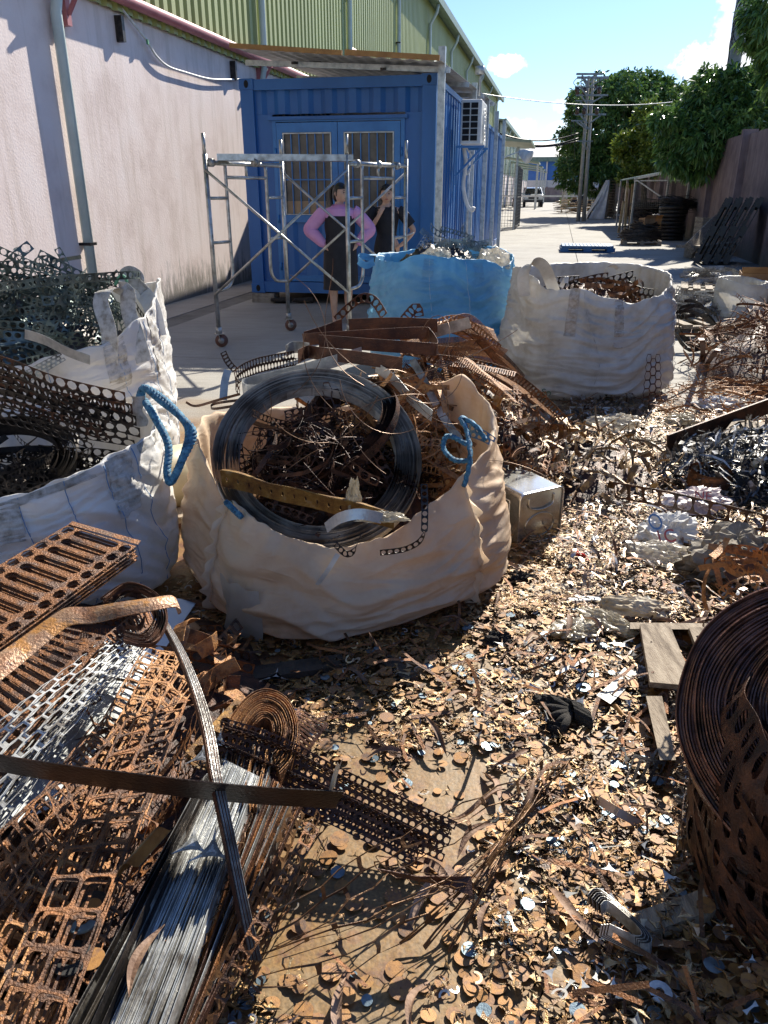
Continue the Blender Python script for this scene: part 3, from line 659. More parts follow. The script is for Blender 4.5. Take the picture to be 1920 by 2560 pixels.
for v in (12.1, 12.75):
    br = MB(); br.bar(A(-1.52, v, 2.005), A(-1.12, v, 2.005), .03, .03); br.bar(A(-1.52, v, 1.62), A(-1.15, v, 1.99), .025, .03); br.bar(A(-1.51, v, 2.02), A(-1.51, v, 1.5), .03, .03)
    br.build('bracket', mt['cblue2'], ac)
h = MB(); h.tube(Path([A(-1.44, 12.3, 2.03), A(-1.40, 12.35, 1.8), A(-1.43, 12.4, 1.5), A(-1.38, 12.45, 1.25), A(-1.30, 12.5, 1.15), A(-1.27, 12.5, 1.2)], 5).p, .03, 8); h.build('hose', wp, ac)
h = MB(); h.tube(Path([A(-1.44, 12.6, 2.03), A(-1.33, 12.62, 1.85), A(-1.40, 12.6, 1.65), A(-1.46, 12.6, 1.9)], 5).p, .012, 6); h.build('cable', wp, ac)
m = MB(); m.tube([A(-1.47, 13.4, 0.3), A(-1.47, 13.4, 1.9)], .022, 8); tag(m.build('conduit', mt['galv']), 'grey conduit up the container side below the air conditioner', 'conduit')

# floodlights, gate, far bits on the left
fl = thing('floodlight', 'white round floodlight on the far end of the container', 'floodlight', A(-1.4, 21.5, 2.3))
m = MB(); c = A(-1.1, 21.6, 2.35); d = Vector((.7, -.5, -.45)).normalized(); m.tube([c, c + d * .12, c + d * .30, c + d * .32], [.06, .12, .17, .16], 14); m.build('lamp_head', wp, fl)
m = MB(); m.bar(A(-1.5, 21.6, 2.2), c, .03, .03); m.build('arm', mt['galv'], fl)
fl = thing('floodlight', 'small floodlight on a stub post above the container side', 'floodlight', A(-1.4, 13.2, 2.9))
m = MB(); m.tube([A(-1.3, 12.9, 2.72), A(-1.3, 12.9, 2.95), A(-1.28, 12.9, 3.0)], .02, 8); m.tube([A(-1.3, 12.85, 3.0), A(-1.3, 12.85, 3.1)], .07, 10); m.build('lamp_head', mt['galv'], fl)
mesh_m = M('grey_wire_mesh', [(0.10, 0.10, 0.10), (0.22, 0.22, 0.21)], .5, .5)
gt = thing('mesh_gate', 'grey wire mesh gate standing open beyond the container', 'gate', A(-1.9, 33, 0))
m = MB(); gz = 2.3
for v in (33.2, 36.5): m.bar(A(-1.7 + .0 * v, v, 0), A(-1.7, v, gz), .06, .06, Vector((1, 0, 0)))
m.bar(A(-1.7, 33.2, .1), A(-1.7, 36.5, .1), .05, .05); m.bar(A(-1.7, 33.2, gz), A(-1.7, 36.5, gz), .05, .05); m.bar(A(-1.7, 33.2, 1.2), A(-1.7, 36.5, 1.2), .04, .04)
m.build('gate_frame', mesh_m, gt)
m = MB()
for i in range(30): m.bar(A(-1.7, 33.25 + i * .11, .1), A(-1.7, 33.25 + i * .11, gz), .012, .012)
for i in range(18): m.bar(A(-1.7, 33.2, .1 + i * .12), A(-1.7, 36.5, .1 + i * .12), .012, .012)
m.build('wire_infill', mesh_m, gt)
gp = thing('gate_frame', 'fenced bay of posts and mesh along the warehouse beyond the container', 'fence', A(-4, 30, 0))
for (u, v) in ((-1.75, 33), (-3.3, 33), (-4.9, 33)):
    m = MB(); m.bar(A(u, v, 0), A(u, v, 3.0), .08, .08, Vector((1, 0, 0))); m.build('post', mt['galv'], gp)
m = MB()
for i in range(28): m.bar(A(-4.9 + i * .112, 33, .1), A(-4.9 + i * .112, 33, 2.2), .012, .012)
for i in range(16): m.bar(A(-4.9, 33, .1 + i * .13), A(-1.8, 33, .1 + i * .13), .012, .012)
m.build('wire_infill', mesh_m, gp)
m = MB(); m.hexa([A(-5.0, 31.5, 3.35), A(-1.2, 31.5, 3.05), A(-1.2, 36, 3.05), A(-5, 36, 3.35), A(-5.0, 31.5, 3.42), A(-1.2, 31.5, 3.15), A(-1.2, 36, 3.15), A(-5, 36, 3.42)]); m.build('roof_sheet', mt['siding2'], gp)

# ---------------------------------------------------------------- far end: blue warehouse, low wall, barrier, car
fw = thing('warehouse', 'blue warehouse with long grey roof closing the far end of the alley', 'warehouse', A(8, 140, 0))
fb = M('deep_blue_cladding', [(0.015, 0.10, 0.34), (0.03, 0.15, 0.45)], .5, 0, .6, 4); wh = M('white_far_wall', [(0.50, 0.50, 0.48), (0.62, 0.62, .6)], .7)
fr = M('grey_roof_sheet', [(0.26, 0.26, 0.28), (0.36, 0.36, 0.38)], .6, .1, .5, 6, stretch=(3, .3, 1))
V0 = 135
def fx(x): return (x - 960)
m = MB(); m.abox(-12, 22, V0, V0 + .4, 3.0, 6.1); m.build('blue_cladding', fb, fw)
m = MB(); m.abox(-12, 22, V0 + .05, V0 + .4, -.04, 2.99); m.build('lower_wall', wh, fw)
m = MB(); m.hexa([A(-12, V0 - .6, 6.1), A(22, V0 - .6, 6.1), A(22, V0 + 26, 9.3), A(-12, V0 + 26, 9.3), A(-12, V0 - .6, 6.3), A(22, V0 - .6, 6.3), A(22, V0 + 26, 9.6), A(-12, V0 + 26, 9.6)]); m.build('roof', fr, fw)
m = MB(); m.abox(-12, 22, V0 - .75, V0 - .62, 5.7, 6.35); m.build('gutter', mt['dark_green'], fw)
m = MB(); m.abox(7, 22, V0 + 22, V0 + 26, 9.0, 11.0); m.build('ridge_vent', fb, fw)
for u in (-2.5, 1.2, 6.2, 11.5):
    m = MB(); m.abox(u - .12, u + .12, V0 - .18, V0 - .02, 0, 5.7); m.build('drainpipe', wh, fw)
for u in (-.6, 3.5, 9.0):
    m = MB(); m.abox(u, u + 2.2, V0 - .05, V0 - .01, 3.6, 4.8); w_ = m.build('window', mt['glass_dark'], fw)
    for i in range(1, 6):
        q = MB(); q.abox(u, u + 2.2, V0 - .08, V0 - .055, 3.6 + i * .2, 3.64 + i * .2); q.build('louvre', mt['galv'], w_)
for u in (1.6, 8.2): m = MB(); m.abox(u, u + 1.6, V0 - .02, V0 + .04, 0.6, 2.8); m.build('window', mt['glass_dark'], fw)
lw = thing('boundary_wall', 'low pinkish-grey wall across the far end behind the parked car', 'wall', A(5, 118, 0))
mt['greywall'] = wall_mat('stained_grey_wall', [(0.22, 0.16, 0.155), (0.33, 0.26, 0.25)], streak=(.10, .08, .075), top=.7)
for i in range(8):
    m = MB(); m.abox(-6 + i * 4.0 + .15, -6 + i * 4.0 + 4.0, 118, 118.2, 0, 1.9); m.build('panel', mt['greywall'], lw)
    m = MB(); m.abox(-6 + i * 4.0 - .1, -6 + i * 4.0 + .148, 117.9, 118.3, 0, 2.0); m.build('post', mt['greywall'], lw)
bar_ = thing('barrier', 'white horizontal barrier pole with an orange support across the far alley', 'barrier', A(0, 66, 0))
m = MB(); m.abox(-5.0, 1.2, 66, 66.12, 1.0, 1.13); m.build('pole', wp, bar_)
m = MB(); m.abox(.9, 1.25, 65.9, 66.3, 0, .99); m.build('support', mt['orange'], bar_)
def suv(loc, rz, label):
    c = thing('car', label, 'car', loc, rz)
    pm = M('silver_car_paint', [(.32, .35, .38), (.42, .45, .48)], .25, .6, 3, 3)
    O = Vector(loc)
    Mx = Matrix.Rotation(rz, 3, 'Z')
    prof = [(-2.3, .45), (-2.32, .95), (-2.2, 1.05), (-1.25, 1.15), (-.55, 1.68), (.2, 1.78), (1.6, 1.74), (2.15, 1.2), (2.25, .9), (2.2, .42)]
    b = bmesh.new(); L_ = []; 
    def w(z): return .92 if z < 1.18 else .92 - (z - 1.18) * .38
    vs = [(w(z) * s, y, z) for s in (-1, 1) for y, z in prof]; n = len(prof)
    mb = MB(); mb.add(vs, [tuple(range(n)), tuple(range(2 * n - 1, n - 1, -1))] + [(i, n + i, n + (i + 1) % n, (i + 1) % n) for i in range(n)]); o = mb.build('body', pm, c, smooth=False, local=True)
    q = o.modifiers.new('b', 'BEVEL'); q.width = .06; q.segments = 2
    mb = MB(); mb.add([(-.78, -1.24, 1.19), (.78, -1.24, 1.19), (.68, -.60, 1.64), (-.68, -.60, 1.64)], [(0, 1, 2, 3)]); mb.v = [p + Vector((0, -.05, .02)) for p in mb.v]; mb.build('windscreen', mt['glass_dark'], c, local=True)
    for s in (-1, 1):
        mb = MB(); mb.add([(s * .93, -1.0, 1.2), (s * .93, 1.5, 1.2), (s * .78, 1.3, 1.62), (s * .78, -.5, 1.62)], [(0, 1, 2, 3)]); mb.build('side_window', mt['glass_dark'], c, local=True)
        mb = MB(); mb.box((s * .68, -2.32, .88), (.36, .06, .18)); mb.build('headlight', wp, c, local=True)
        mb = MB(); mb.box((s * 1.03, -.95, 1.2), (.2, .1, .16)); mb.build('mirror', pm, c, local=True)
        for y in (-1.4, 1.4):
            mb = MB(); mb.tube([(s * .70, y, .36), (s * .95, y, .36)], .36, 20); wl = mb.build('wheel', mt['black_rubber'], c, local=True)
            mb = MB(); mb.tube([(s * .94, y, .36), (s * .965, y, .36)], .2, 16); mb.build('rim', mt['galv'], wl, local=True)
    mb = MB(); mb.box((0, -2.335, .84), (.9, .05, .22)); mb.build('grille', mt['black_pl'], c, local=True)
    mb = MB(); mb.box((0, -2.34, .55), (1.8, .08, .2)); mb.build('bumper', mt['black_pl'], c, local=True)
    return c
cp = P(1331, 517); suv(cp, -TH + .05, 'silver off-road car facing the camera at the far end of the alley')
cp2 = A(-4.2, 78); mo = thing('motorbike', 'dark motorbike parked by the far warehouse left of the car', 'motorbike', cp2)
for dy in (-.6, .6):
    m = MB(); m.tube([cp2 + Vector((-.04, dy, .3)), cp2 + Vector((.04, dy, .3))], .3, 16); m.build('wheel', mt['black_rubber'], mo)
m = MB(); m.tube([cp2 + Vector((0, -.6, .3)), cp2 + Vector((0, -.45, .95)), cp2 + Vector((0, -.1, .7)), cp2 + Vector((0, .7, .8))], [.04, .07, .16, .10], 8); m.tube([cp2 + Vector((-.33, -.4, 1.0)), cp2 + Vector((.33, -.4, 1.0))], .02, 6); m.build('frame', mt['black_steel'], mo)

# ---------------------------------------------------------------- right boundary wall of precast panels
mt['redwall'] = wall_mat('stained_dark_pink_wall', [(0.13, 0.085, 0.085), (0.23, 0.16, 0.155), (0.30, 0.22, 0.21)], streak=(.06, .045, .045), top=.75)
rw = thing('boundary_wall', 'tall stained dusky-pink panel wall along the right side of the alley', 'wall', A(4.1, 20, 0))
RU = 4.1
vv = -2.0; i = 0
while vv < 60:
    z = 2.66 + .02 * math.sin(i * 2.3)
    m = MB(); m.abox(RU + .05, RU + .17, vv + .12, vv + 3.72, 0, z); m.build('panel', mt['redwall'], rw)
    m = MB(); m.abox(RU - .10, RU + .22, vv - .10, vv + .118, 0, z + .06); m.build('post', mt['redwall'], rw)
    vv += 3.85; i += 1

# ---------------------------------------------------------------- utility poles
pole_m = M('concrete_pole', [(0.26, 0.25, 0.22), (0.42, 0.40, 0.36)], .85, 0, 3, 5, .2, 40)
iron = M('grey_crossarm_steel', [(0.16, 0.17, 0.17), (0.30, 0.31, 0.31)], .5, .5)
ins = M('brown_insulator', [(0.05, 0.025, 0.02), (0.10, 0.05, 0.04)], .25)
def yx(x, y, Y): return PD(x, y, Y)
Yp = 42.0
tp = thing('utility_pole', 'twin concrete utility pole with several crossarms and transformers gear in front of the trees', 'utility pole', PD(1456, 500, Yp))
for xa, xb in ((1472, 1450), (1483, 1464)):
    a, b = PD(xa, 176 if xa == 1474 else 190, Yp), PD(xb, 500, Yp); b.z = 0
    m = MB(); m.tube([b, a], [.105, .06], 10); m.build('pole', pole_m, tp)
for (x0, x1, y, w) in ((1441, 1506, 185, .12), (1443, 1521, 194, .14), (1439, 1504, 218, .09), (1440, 1520, 238, .12), (1437, 1488, 252, .08), (1438, 1515, 286, .12), (1428, 1466, 302, .10), (1442, 1482, 353, .08)):
    m = MB(); m.bar(PD(x0, y, Yp - .3), PD(x1, y, Yp - .3), w * .7, w * .7); ca = m.build('crossarm', iron, tp)
    m = MB(); m.bar(PD(x0 + 14, y + 3, Yp - .4), PD(1468, y + 22, Yp - .4), .06, .06); m.bar(PD(x1 - 14, y + 3, Yp - .4), PD(1474, y + 22, Yp - .4), .06, .06); m.build('brace', iron, ca)
for (x, y) in ((1444, 229), (1460, 229), (1498, 227), (1443, 279), (1460, 279), (1492, 279), (1440, 222), (1489, 219)):
    t = MB(); c = PD(x, y, Yp - .3); k = .62 if y > 225 else .35
    t.tube([c + Vector((0, 0, -.22 * k)), c + Vector((0, 0, -.1)), c, c + Vector((0, 0, .1)), c + Vector((0, 0, .28 * k))], [.09 * k, .17 * k, .13 * k, .2 * k, .06 * k], 10); t.build('insulator', ins, tp)
for pts in (((1443, 195), (1434, 206), (1440, 216)), ((1455, 195), (1453, 210), (1458, 222)), ((1446, 238), (1432, 265), (1434, 286)), ((1428, 302), (1428, 345), (1424, 370)), ((1436, 302), (1437, 340), (1436, 400)), ((1441, 252), (1441, 262), (1444, 274)), ((1498, 195), (1500, 210), (1498, 222))):
    t = MB(); t.tube(Path([PD(x, y, Yp - .5) for x, y in pts], 5).p, .015, 5); t.build('jumper_wire', mt['black_steel'], tp)
p2 = thing('utility_pole', 'thinner utility pole standing behind the twin pole, smaller crossarm', 'utility pole', PD(1417, 470, 70))
m = MB(); a = PD(1417, 382, 70); b = PD(1416, 470, 70); b.z = 0; m.tube([b, a], [.22, .14], 8); m.build('pole', pole_m, p2)
m = MB(); m.bar(PD(1404, 386, 69.7), PD(1430, 386, 69.7), .12, .12); m.build('crossarm', iron, p2)
Yq = 25.0
p3 = thing('utility_pole', 'concrete pole at the top right with coiled cables hung among mango leaves', 'utility pole', PD(1830, 182, Yq))
a = PD(1863, -40, Yq); b = PD(1829, 200, Yq); d = (b - a) / (b.z - a.z); b = b - d * b.z
m = MB(); m.tube([b, a], [.23, .17], 12); m.build('pole', pole_m, p3)
for k in range(7):
    t = MB(); c = PD(1858 + k, 45 + k * 6, Yq - .35)
    t.tube([c + Vector(((.22 + .02 * k) * math.cos(q), -.1 * math.cos(q), (.62 - .03 * k) * math.sin(q))) for q in [2 * PI * j / 26 for j in range(26)]], .02, 6, closed=True); t.build('cable_coil', wp if k % 2 else mt['black_steel'], p3)
for (x0, y0, x1, y1) in ((1850, 20, 1815, 200), (1844, 30, 1822, 150), (1880, 25, 1868, 110), (1892, 15, 1874, 95)):
    t = MB(); a = PD(x0, y0, Yq - .3); b = PD(x1, y1, Yq - .3); t.tube(Path([a, (a + b) / 2 + Vector((-.06, 0, -.15)), b], 8).p, .013, 5); t.build('hanging_wire', mt['black_steel'], p3)
def wire(a, b, sag, r, label, m=None, n=24):
    t = MB(); a, b = Vector(a), Vector(b)
    t.tube([a.lerp(b, i / n) + Vector((0, 0, -sag * 4 * (i / n) * (1 - i / n))) for i in range(n + 1)], r, 6)
    return tag(t.build('wire', m or mt['black_steel']), label, 'wire')
wire(PD(1180, 230, 22), PD(1760, 243, 32), .28, .013, 'pale wire stretched across the sky from the warehouse to the trees', mt['white_paint'])
for k, (y0, y1, s) in enumerate(((330, 333, .9), (338, 345, 1.0), (350, 352, .7))):
    wire(PD(1250, y0 + 4, 40), PD(1446, y1, 42), s * .35, .035, ('upper', 'middle', 'lowest')[k] + ' dark wire of the three sagging low between far warehouse and twin pole')
# ---------------------------------------------------------------- trees
def leaf_m(name, cols):
    m = M(name, cols, 0.30, 0, 2.0, 3, 0, island=0.9, trans=0.22, cov=(0.2, 0.8)); return m
lm_dark = leaf_m('dark_green_leaf', [(0.035, 0.08, 0.02), (0.09, 0.18, 0.04), (0.18, 0.28, 0.07)])
lm_mid = leaf_m('mango_leaf', [(0.04, 0.10, 0.022), (0.11, 0.21, 0.05), (0.21, 0.33, 0.085)])
lm_yel = leaf_m('yellow_green_leaf', [(0.05, 0.09, 0.015), (0.14, 0.20, 0.03), (0.28, 0.33, 0.05)])
bark = M('tree_bark', [(0.05, 0.04, 0.03), (0.14, 0.11, 0.085)], .9, 0, 8, 6, .6, 40)
def leaves(name, blobs, n, L_, Wd, mat, parent, per=9, droop=0.7, seed=1):
    """long leaves in tufts spread through the crown volume"""
    rs = np.random.RandomState(seed)
    wts = np.array([b[1] ** 2 for b in blobs]); wts = wts / wts.sum()
    nt = n // per
    bi = rs.choice(len(blobs), nt, p=wts)
    C = np.array([tuple(b[0]) for b in blobs])[bi]; Rr = np.array([b[1] for b in blobs])[bi]
    d = rs.normal(size=(nt, 3)); d /= np.linalg.norm(d, axis=1)[:, None]
    rad = Rr * (0.55 + 0.5 * rs.rand(nt) ** 0.6) * (1 + 0.16 * np.sin(d[:, 0] * 7 + d[:, 2] * 5) * np.cos(d[:, 1] * 6))
    T = C + d * rad[:, None] * np.array([1, 1, 0.85])
    T = np.repeat(T, per, 0); D = np.repeat(d, per, 0)
    N_ = len(T)
    dr = D * 0.6 + rs.normal(size=(N_, 3)) * 0.75 + np.array([0, 0, -droop * .6]); dr /= np.linalg.norm(dr, axis=1)[:, None]
    side = np.cross(dr, rs.normal(size=(N_, 3))); side /= np.linalg.norm(side, axis=1)[:, None]
    l = L_ * (0.6 + 0.6 * rs.rand(N_))[:, None]; w = Wd * (0.7 + 0.5 * rs.rand(N_))[:, None]
    p0 = T; pm = T + dr * l * .5; tip = pm + (dr + np.array([0, 0, -droop * .6])) * l * .45
    V = np.stack([p0, pm - side * w * .5, tip, pm + side * w * .5, ], 1).reshape(-1, 3) - np.array(ORG[parent])
    me = bpy.data.meshes.new(name); me.vertices.add(len(V)); me.vertices.foreach_set('co', V.ravel())
    me.loops.add(N_ * 4); me.loops.foreach_set('vertex_index', np.arange(N_ * 4)); me.polygons.add(N_)
    me.polygons.foreach_set('loop_start', np.arange(N_) * 4); me.polygons.foreach_set('loop_total', np.full(N_, 4)); me.update()
    return link(name, me, mat, parent)
def tree(name, label, base, blobs, n, L_, Wd, mat, seed, trunk_r=.2, droop=.7, limbs=5, per=9):
    t = thing(name, label, 'tree', base)
    rs = random.Random(seed)
    mb = MB(); top = sum((Vector(b[0]) for b in blobs), Vector()) / len(blobs)
    base = Vector(base); mb.tube(Path([base, base.lerp(top, .4) + Vector((rs.uniform(-.3, .3), 0, 0)), top], 6).p, [trunk_r * (1 - .6 * i / 12) for i in range(13)], 10)
    tr = mb.build('trunk', bark, t)
    for k, b in enumerate(blobs[:limbs + 4]):
        mb = MB(); s = base.lerp(top, rs.uniform(.3, .8)); e = Vector(b[0])
        pth = Path([s, s.lerp(e, .5) + Vector((0, 0, .3)), e], 5).p
        mb.tube(pth, [trunk_r * .4 * (1 - .75 * i / (len(pth) - 1)) for i in range(len(pth))], 6)
        for j in range(3):
            q = e + Vector((rs.uniform(-1, 1), rs.uniform(-1, 1), rs.uniform(-.5, 1))) * b[1] * .8
            mb.tube([s.lerp(e, .7), e.lerp(q, .6), q], [.03, .02, .008], 5)
        mb.build('limb', bark, t)
    leaves('crown', blobs, n, L_, Wd, mat, t, per, droop, seed)
    return t
def bl(lst, Y, dY=1.2, seed=3):
    rs = random.Random(seed); out = []
    for (x, y, r) in lst:
        p = PD(x, y, Y + rs.uniform(-dY, dY)); out.append((p, r * Y / FPX * 1.06))
    return out
g = lambda x, Y: Vector((PD(x, 480, Y).x, Y, 0))
tree('broad_tree', 'large dark green round-crowned tree behind the twin utility pole', g(1530, 52),
     bl([(1540, 300, 92), (1480, 330, 62), (1470, 260, 45), (1520, 245, 48), (1590, 240, 55), (1650, 260, 55), (1610, 320, 80), (1450, 390, 45), (1500, 400, 55), (1440, 430, 40), (1560, 400, 50), (1630, 225, 36), (1690, 250, 35), (1490, 450, 35), (1430, 350, 30)], 50, 2.2, 1), 42000, .36, .11, lm_dark, 11, .35)
tree('leafy_tree', 'yellow-green leafy tree between the dark round tree and the mango tree', g(1620, 40),
     bl([(1610, 360, 40), (1570, 370, 32), (1650, 330, 42), (1640, 400, 34), (1590, 420, 26), (1620, 290, 30), (1690, 320, 36), (1570, 440, 18), (1560, 350, 16)], 38, 1.0, 2), 13000, .26, .10, lm_yel, 12, .2, .2, per=7)
tree('mango_tree', 'mango tree with drooping leaves hanging over the right boundary wall', g(1960, 27),
     bl([(1700, 330, 45), (1750, 290, 58), (1800, 250, 62), (1860, 260, 65), (1915, 240, 70), (1780, 340, 58), (1840, 330, 62), (1900, 320, 55), (1690, 390, 38), (1740, 400, 42), (1760, 430, 26), (1820, 380, 38), (1770, 210, 34), (1840, 200, 34), (1900, 190, 34), (1660, 300, 24), (1970, 280, 90)], 24, 1.1, 3), 34000, .27, .062, lm_mid, 13, .3, .9, per=10)
tree('mango_tree', 'mango branches at the top right corner in front of the sky, beside the coiled cables', g(2050, 24),
     bl([(1915, 60, 46), (1950, 20, 70), (1900, 100, 26), (1965, 100, 60), (2010, 150, 80), (1925, 150, 24)], 21.5, .7, 4), 9000, .26, .058, lm_mid, 14, .25, .9, per=10)
wd = thing('weed', 'bright green weed growing by the cabinet near the twin pole', 'plant', P(1412, 519)); c = P(1412, 519)
leaves('foliage', [(c + Vector((0, 0, .5)), .45), (c + Vector((.1, 0, 1.0)), .35)], 1200, .3, .05, lm_yel, wd, 8, -.4, 5)
m = MB(); m.tube([c, c + Vector((0, 0, 1.1))], .03, 6); m.build('stem', lm_yel, wd)

# ---------------------------------------------------------------- stuff along the right side, far to near
def pallet_local(name, label, mat, loc, rz, L_=1.2, W_=1.0, H_=.14, plastic=False, tilt=None, group=None):
    """wooden or plastic pallet built from deck boards, stringers and blocks"""
    t = thing(name, label, 'pallet', loc, rz, group)
    if tilt: t.rotation_euler = tilt
    nb = 14 if plastic else 7
    bw = .075 if plastic else .1
    for i in range(nb):
        x = -L_ / 2 + bw / 2 + i * (L_ - bw) / (nb - 1)
        m = MB(); m.box((x, 0, H_ - .011), (bw, W_, .022)); m.build('deck_board', mat, t, local=True)
    if plastic:
        m = MB(); m.box((0, 0, H_ - .062), (L_, W_, .008)); m.build('deck_plate', mat, t, local=True)
        for j in range(9):
            y = -W_ / 2 + .02 + j * (W_ - .04) / 8
            m = MB(); m.box((0, y, H_ - .04), (L_, .02, .034)); m.build('deck_rib', mat, t, local=True)
    for j in (-1, 0, 1):
        y = j * (W_ / 2 - .05)
        m = MB(); m.box((0, y, H_ - .0335 if not plastic else .02), (L_, .1, .022)); m.build('stringer', mat, t, local=True)
        for i in (-1, 0, 1):
            m = MB(); m.box((i * (L_ / 2 - .06 - (.0)), y, H_ / 2 - .012 if not plastic else H_ / 2 - .014), (.12 if not plastic else .2, .098, H_ - .068)); m.build('block', mat, t, local=True)
        if not plastic:
            m = MB(); m.box((0, y, .0105), (L_, .1, .02)); m.build('bottom_board', mat, t, local=True)
    return t
pallet_local('plastic_pallet', 'blue plastic pallet lying alone on the concrete road', mt['blue_pl'], (P(1469, 629) + Vector((0, 0.15, 0))), -TH * 1.0 + .02, 1.25, 2.1 * .55, .16, True)
# awning shed along the right wall
sh = thing('awning_shed', 'open shed with sloping green-grey roof and mesh side against the right wall', 'shed', A(3, 30, 0))
def sp(x, y, u):
    r = ray(x, y); a = r.x * CT - r.y * ST; k = u / a
    return Vector((r.x * k, r.y * k, CAM_H + r.z * k))
m = MB(); a, b = A(2.35, 29, 1.83), A(4.0, 27.2, 2.13); c_, d_ = A(4.0, 36, 2.13), A(2.35, 36, 1.83)
m.grid(lambda s, t: (a.lerp(b, s).lerp(d_.lerp(c_, s), t)) + Vector((0, 0, .025 * math.sin(t * 150))), 2, 160); m.build('roof_sheet', mt['dark_green'], sh, solid=.01)
m = MB(); m.bar(a + Vector((0, 0, -.03)), b + Vector((0, 0, -.03)), .04, .06); m.bar(A(2.35, 29, 1.74), A(4.0, 28.0, 1.74), .03, .04); m.build('beam', mt['galv'], sh)
for u, v in ((2.4, 29), (3.35, 28.2), (2.4, 32.5), (2.4, 36), (3.9, 27.6)):
    m = MB(); m.bar(A(u, v, 0), A(u, v, 1.8 + (u - 2.35) * .18), .06, .06, Vector((1, 0, 0))); m.build('post', mt['galv'], sh)
m = MB()
for i in range(26): m.bar(A(2.42 + i * .058, 28.95 - i * .058 * .9, .9), A(2.42 + i * .058, 28.95 - i * .058 * .9, 1.74), .006, .006)
for i in range(14): m.bar(A(2.42, 28.95, .9 + i * .062), A(3.9, 27.65, .9 + i * .062), .006, .006)
m.build('wire_infill', mesh_m, sh)
m = MB(); m.bar(A(2.45, 28.9, 1.75), A(3.2, 28.3, 1.25), .04, .04); m.build('brace', mt['galv'], sh)
for (x0, y0, x1, y1, lab) in ((1546, 583, 1559, 503, 'short leaning timber board, leftmost at the shed corner'), (1562, 582, 1569, 458, 'pale timber post standing second at the shed corner'), (1573, 578, 1583, 460, 'wide pale timber board standing at the shed corner, rightmost')):
    b = P(x0, y0); tp_ = PD(x1, y1, b.y + .25); m = MB(); m.bar(b, tp_, .10 if x0 > 1570 else .08, .05, Vector((0, 1, 0))); tag(m.build('timber_board', mt['wood_new']), lab, 'board')
# stack of pallets under a tarp
ps = A(2.9, 47, 0)
st = thing('pallet_stack', 'tall stack of grey wooden pallets beside the tarpaulin', 'pallets', ps)
for k in range(14):
    z = k * .138; r_ = random.Random(k)
    o_ = r_.uniform(-.03, .03)
    for i in range(7):
        m = MB(); m.abox(2.45 + o_, 3.5 + o_, 46.9 + i * .17, 46.9 + i * .17 + .11, z + .105, z + .128); m.build('deck_board', mt['wood'], st)
    for i in range(3):
        m = MB(); m.abox(2.45 + o_ + i * .46, 2.58 + o_ + i * .46, 46.9, 48.05, z + .004, z + .104); m.build('stringer', mt['wood'], st)
m = MB(); z1 = 1.96
def tarp(s, t):
    e = A(2.42, 46.75 + 1.5 * s, z1); f = A(1.55 - .12 * math.sin(s * 9), 46.5 + 1.9 * s, .02)
    q = e.lerp(f, t ** .9); q += Vector((.06 * math.sin(s * 14 + t * 5), .05 * math.sin(t * 9 + s * 4), .03 * math.sin(s * 11))); return q
m.grid(tarp, 24, 14); m.grid(lambda s, t: A(2.42 + 1.1 * s, 46.75 + 1.5 * t, z1 + .02 + .02 * math.sin(s * 12)), 12, 6)
m.grid(lambda s, t: A(1.58 * t + 2.42 * (1 - t) + (.10 + .75 * t) * s, 46.74 - .1 * t + .03 * math.sin(s * 9 + t * 4), z1 * (1 - t ** .9) + .02), 8, 12)
tag(m.build('tarpaulin', M('silver_tarpaulin', [(.50, .50, .52), (.68, .68, .70)], .4, .1, 5, 6, .6, 12), smooth=True), 'silver-grey tarpaulin hanging off the pallet stack', 'tarpaulin')
# heap of broken pallets and cabinet by the poles
hp = thing('timber_heap', 'low heap of broken brown pallet boards near the twin pole', 'timber heap', P(1452, 540))
rs = random.Random(4); c = P(1452, 534)
for k in range(46):
    p = c + Vector((rs.uniform(-1.4, 1.4), rs.uniform(-.6, .8), .06 + k * .019)); a = rs.uniform(-.5, .5); d = Vector((math.cos(a), math.sin(a), rs.uniform(-.12, .12))) * rs.uniform(.5, .9) * (1.3 - k / 60)
    m = MB(); m.bar(p - d, p + d, .11, .03); m.build('board', mt['wood'] if k % 3 else mt['wood_new'], hp)
cbn = thing('cabinet', 'cream metal cabinet beside the twin pole', 'cabinet', P(1436, 515)); c = P(1436, 517)
m = MB(); m.box(c + Vector((0, 0, .85)), (2.3, 1.0, 1.7)); m.build('cabinet_body', M('cream_paint', [(.40, .37, .30), (.52, .48, .40)], .6), cbn)
m = MB(); m.box(c + Vector((0, -.02, 1.74)), (2.5, 1.15, .07)); m.build('cabinet_lid', wp, cbn)
m = MB(); m.box(c + Vector((.55, -.51, .9)), (.9, .03, 1.4)); m.build('cabinet_door', wp, cbn)
bn = thing('scrap_drum', 'dark drum and engine scraps in front of the cream cabinet', 'drum', P(1452, 525)); c = P(1450, 528)
for k, (dx, r, h) in enumerate(((-.4, .3, .9), (.3, .25, 1.1), (1.0, .35, .8), (1.8, .3, 1.0))):
    m = MB(); m.tube([c + Vector((dx, .6, 0)), c + Vector((dx, .6, h * .5)), c + Vector((dx, .6, h))], [r, r * 1.05, r * .9], 12); m.build('drum_body', mt['black_steel'], bn)
fc = thing('wire_fence', 'low galvanised frame fence in front of the cabinet', 'fence', P(1410, 530))
m = MB()
for (x, y) in ((1403, 532), (1478, 528)):
    a = P(x, y); m.bar(a, a + Vector((0, 0, 2.0)), .09, .09, Vector((1, 0, 0)))
a, b = P(1403, 532), P(1478, 528); m.bar(a + Vector((0, 0, 2.0)), b + Vector((0, 0, 2.0)), .06, .06)
m.bar(a + Vector((0, 0, .3)), b + Vector((0, 0, .3)), .05, .05)
m.build('fence_frame', mt['galv'], fc)
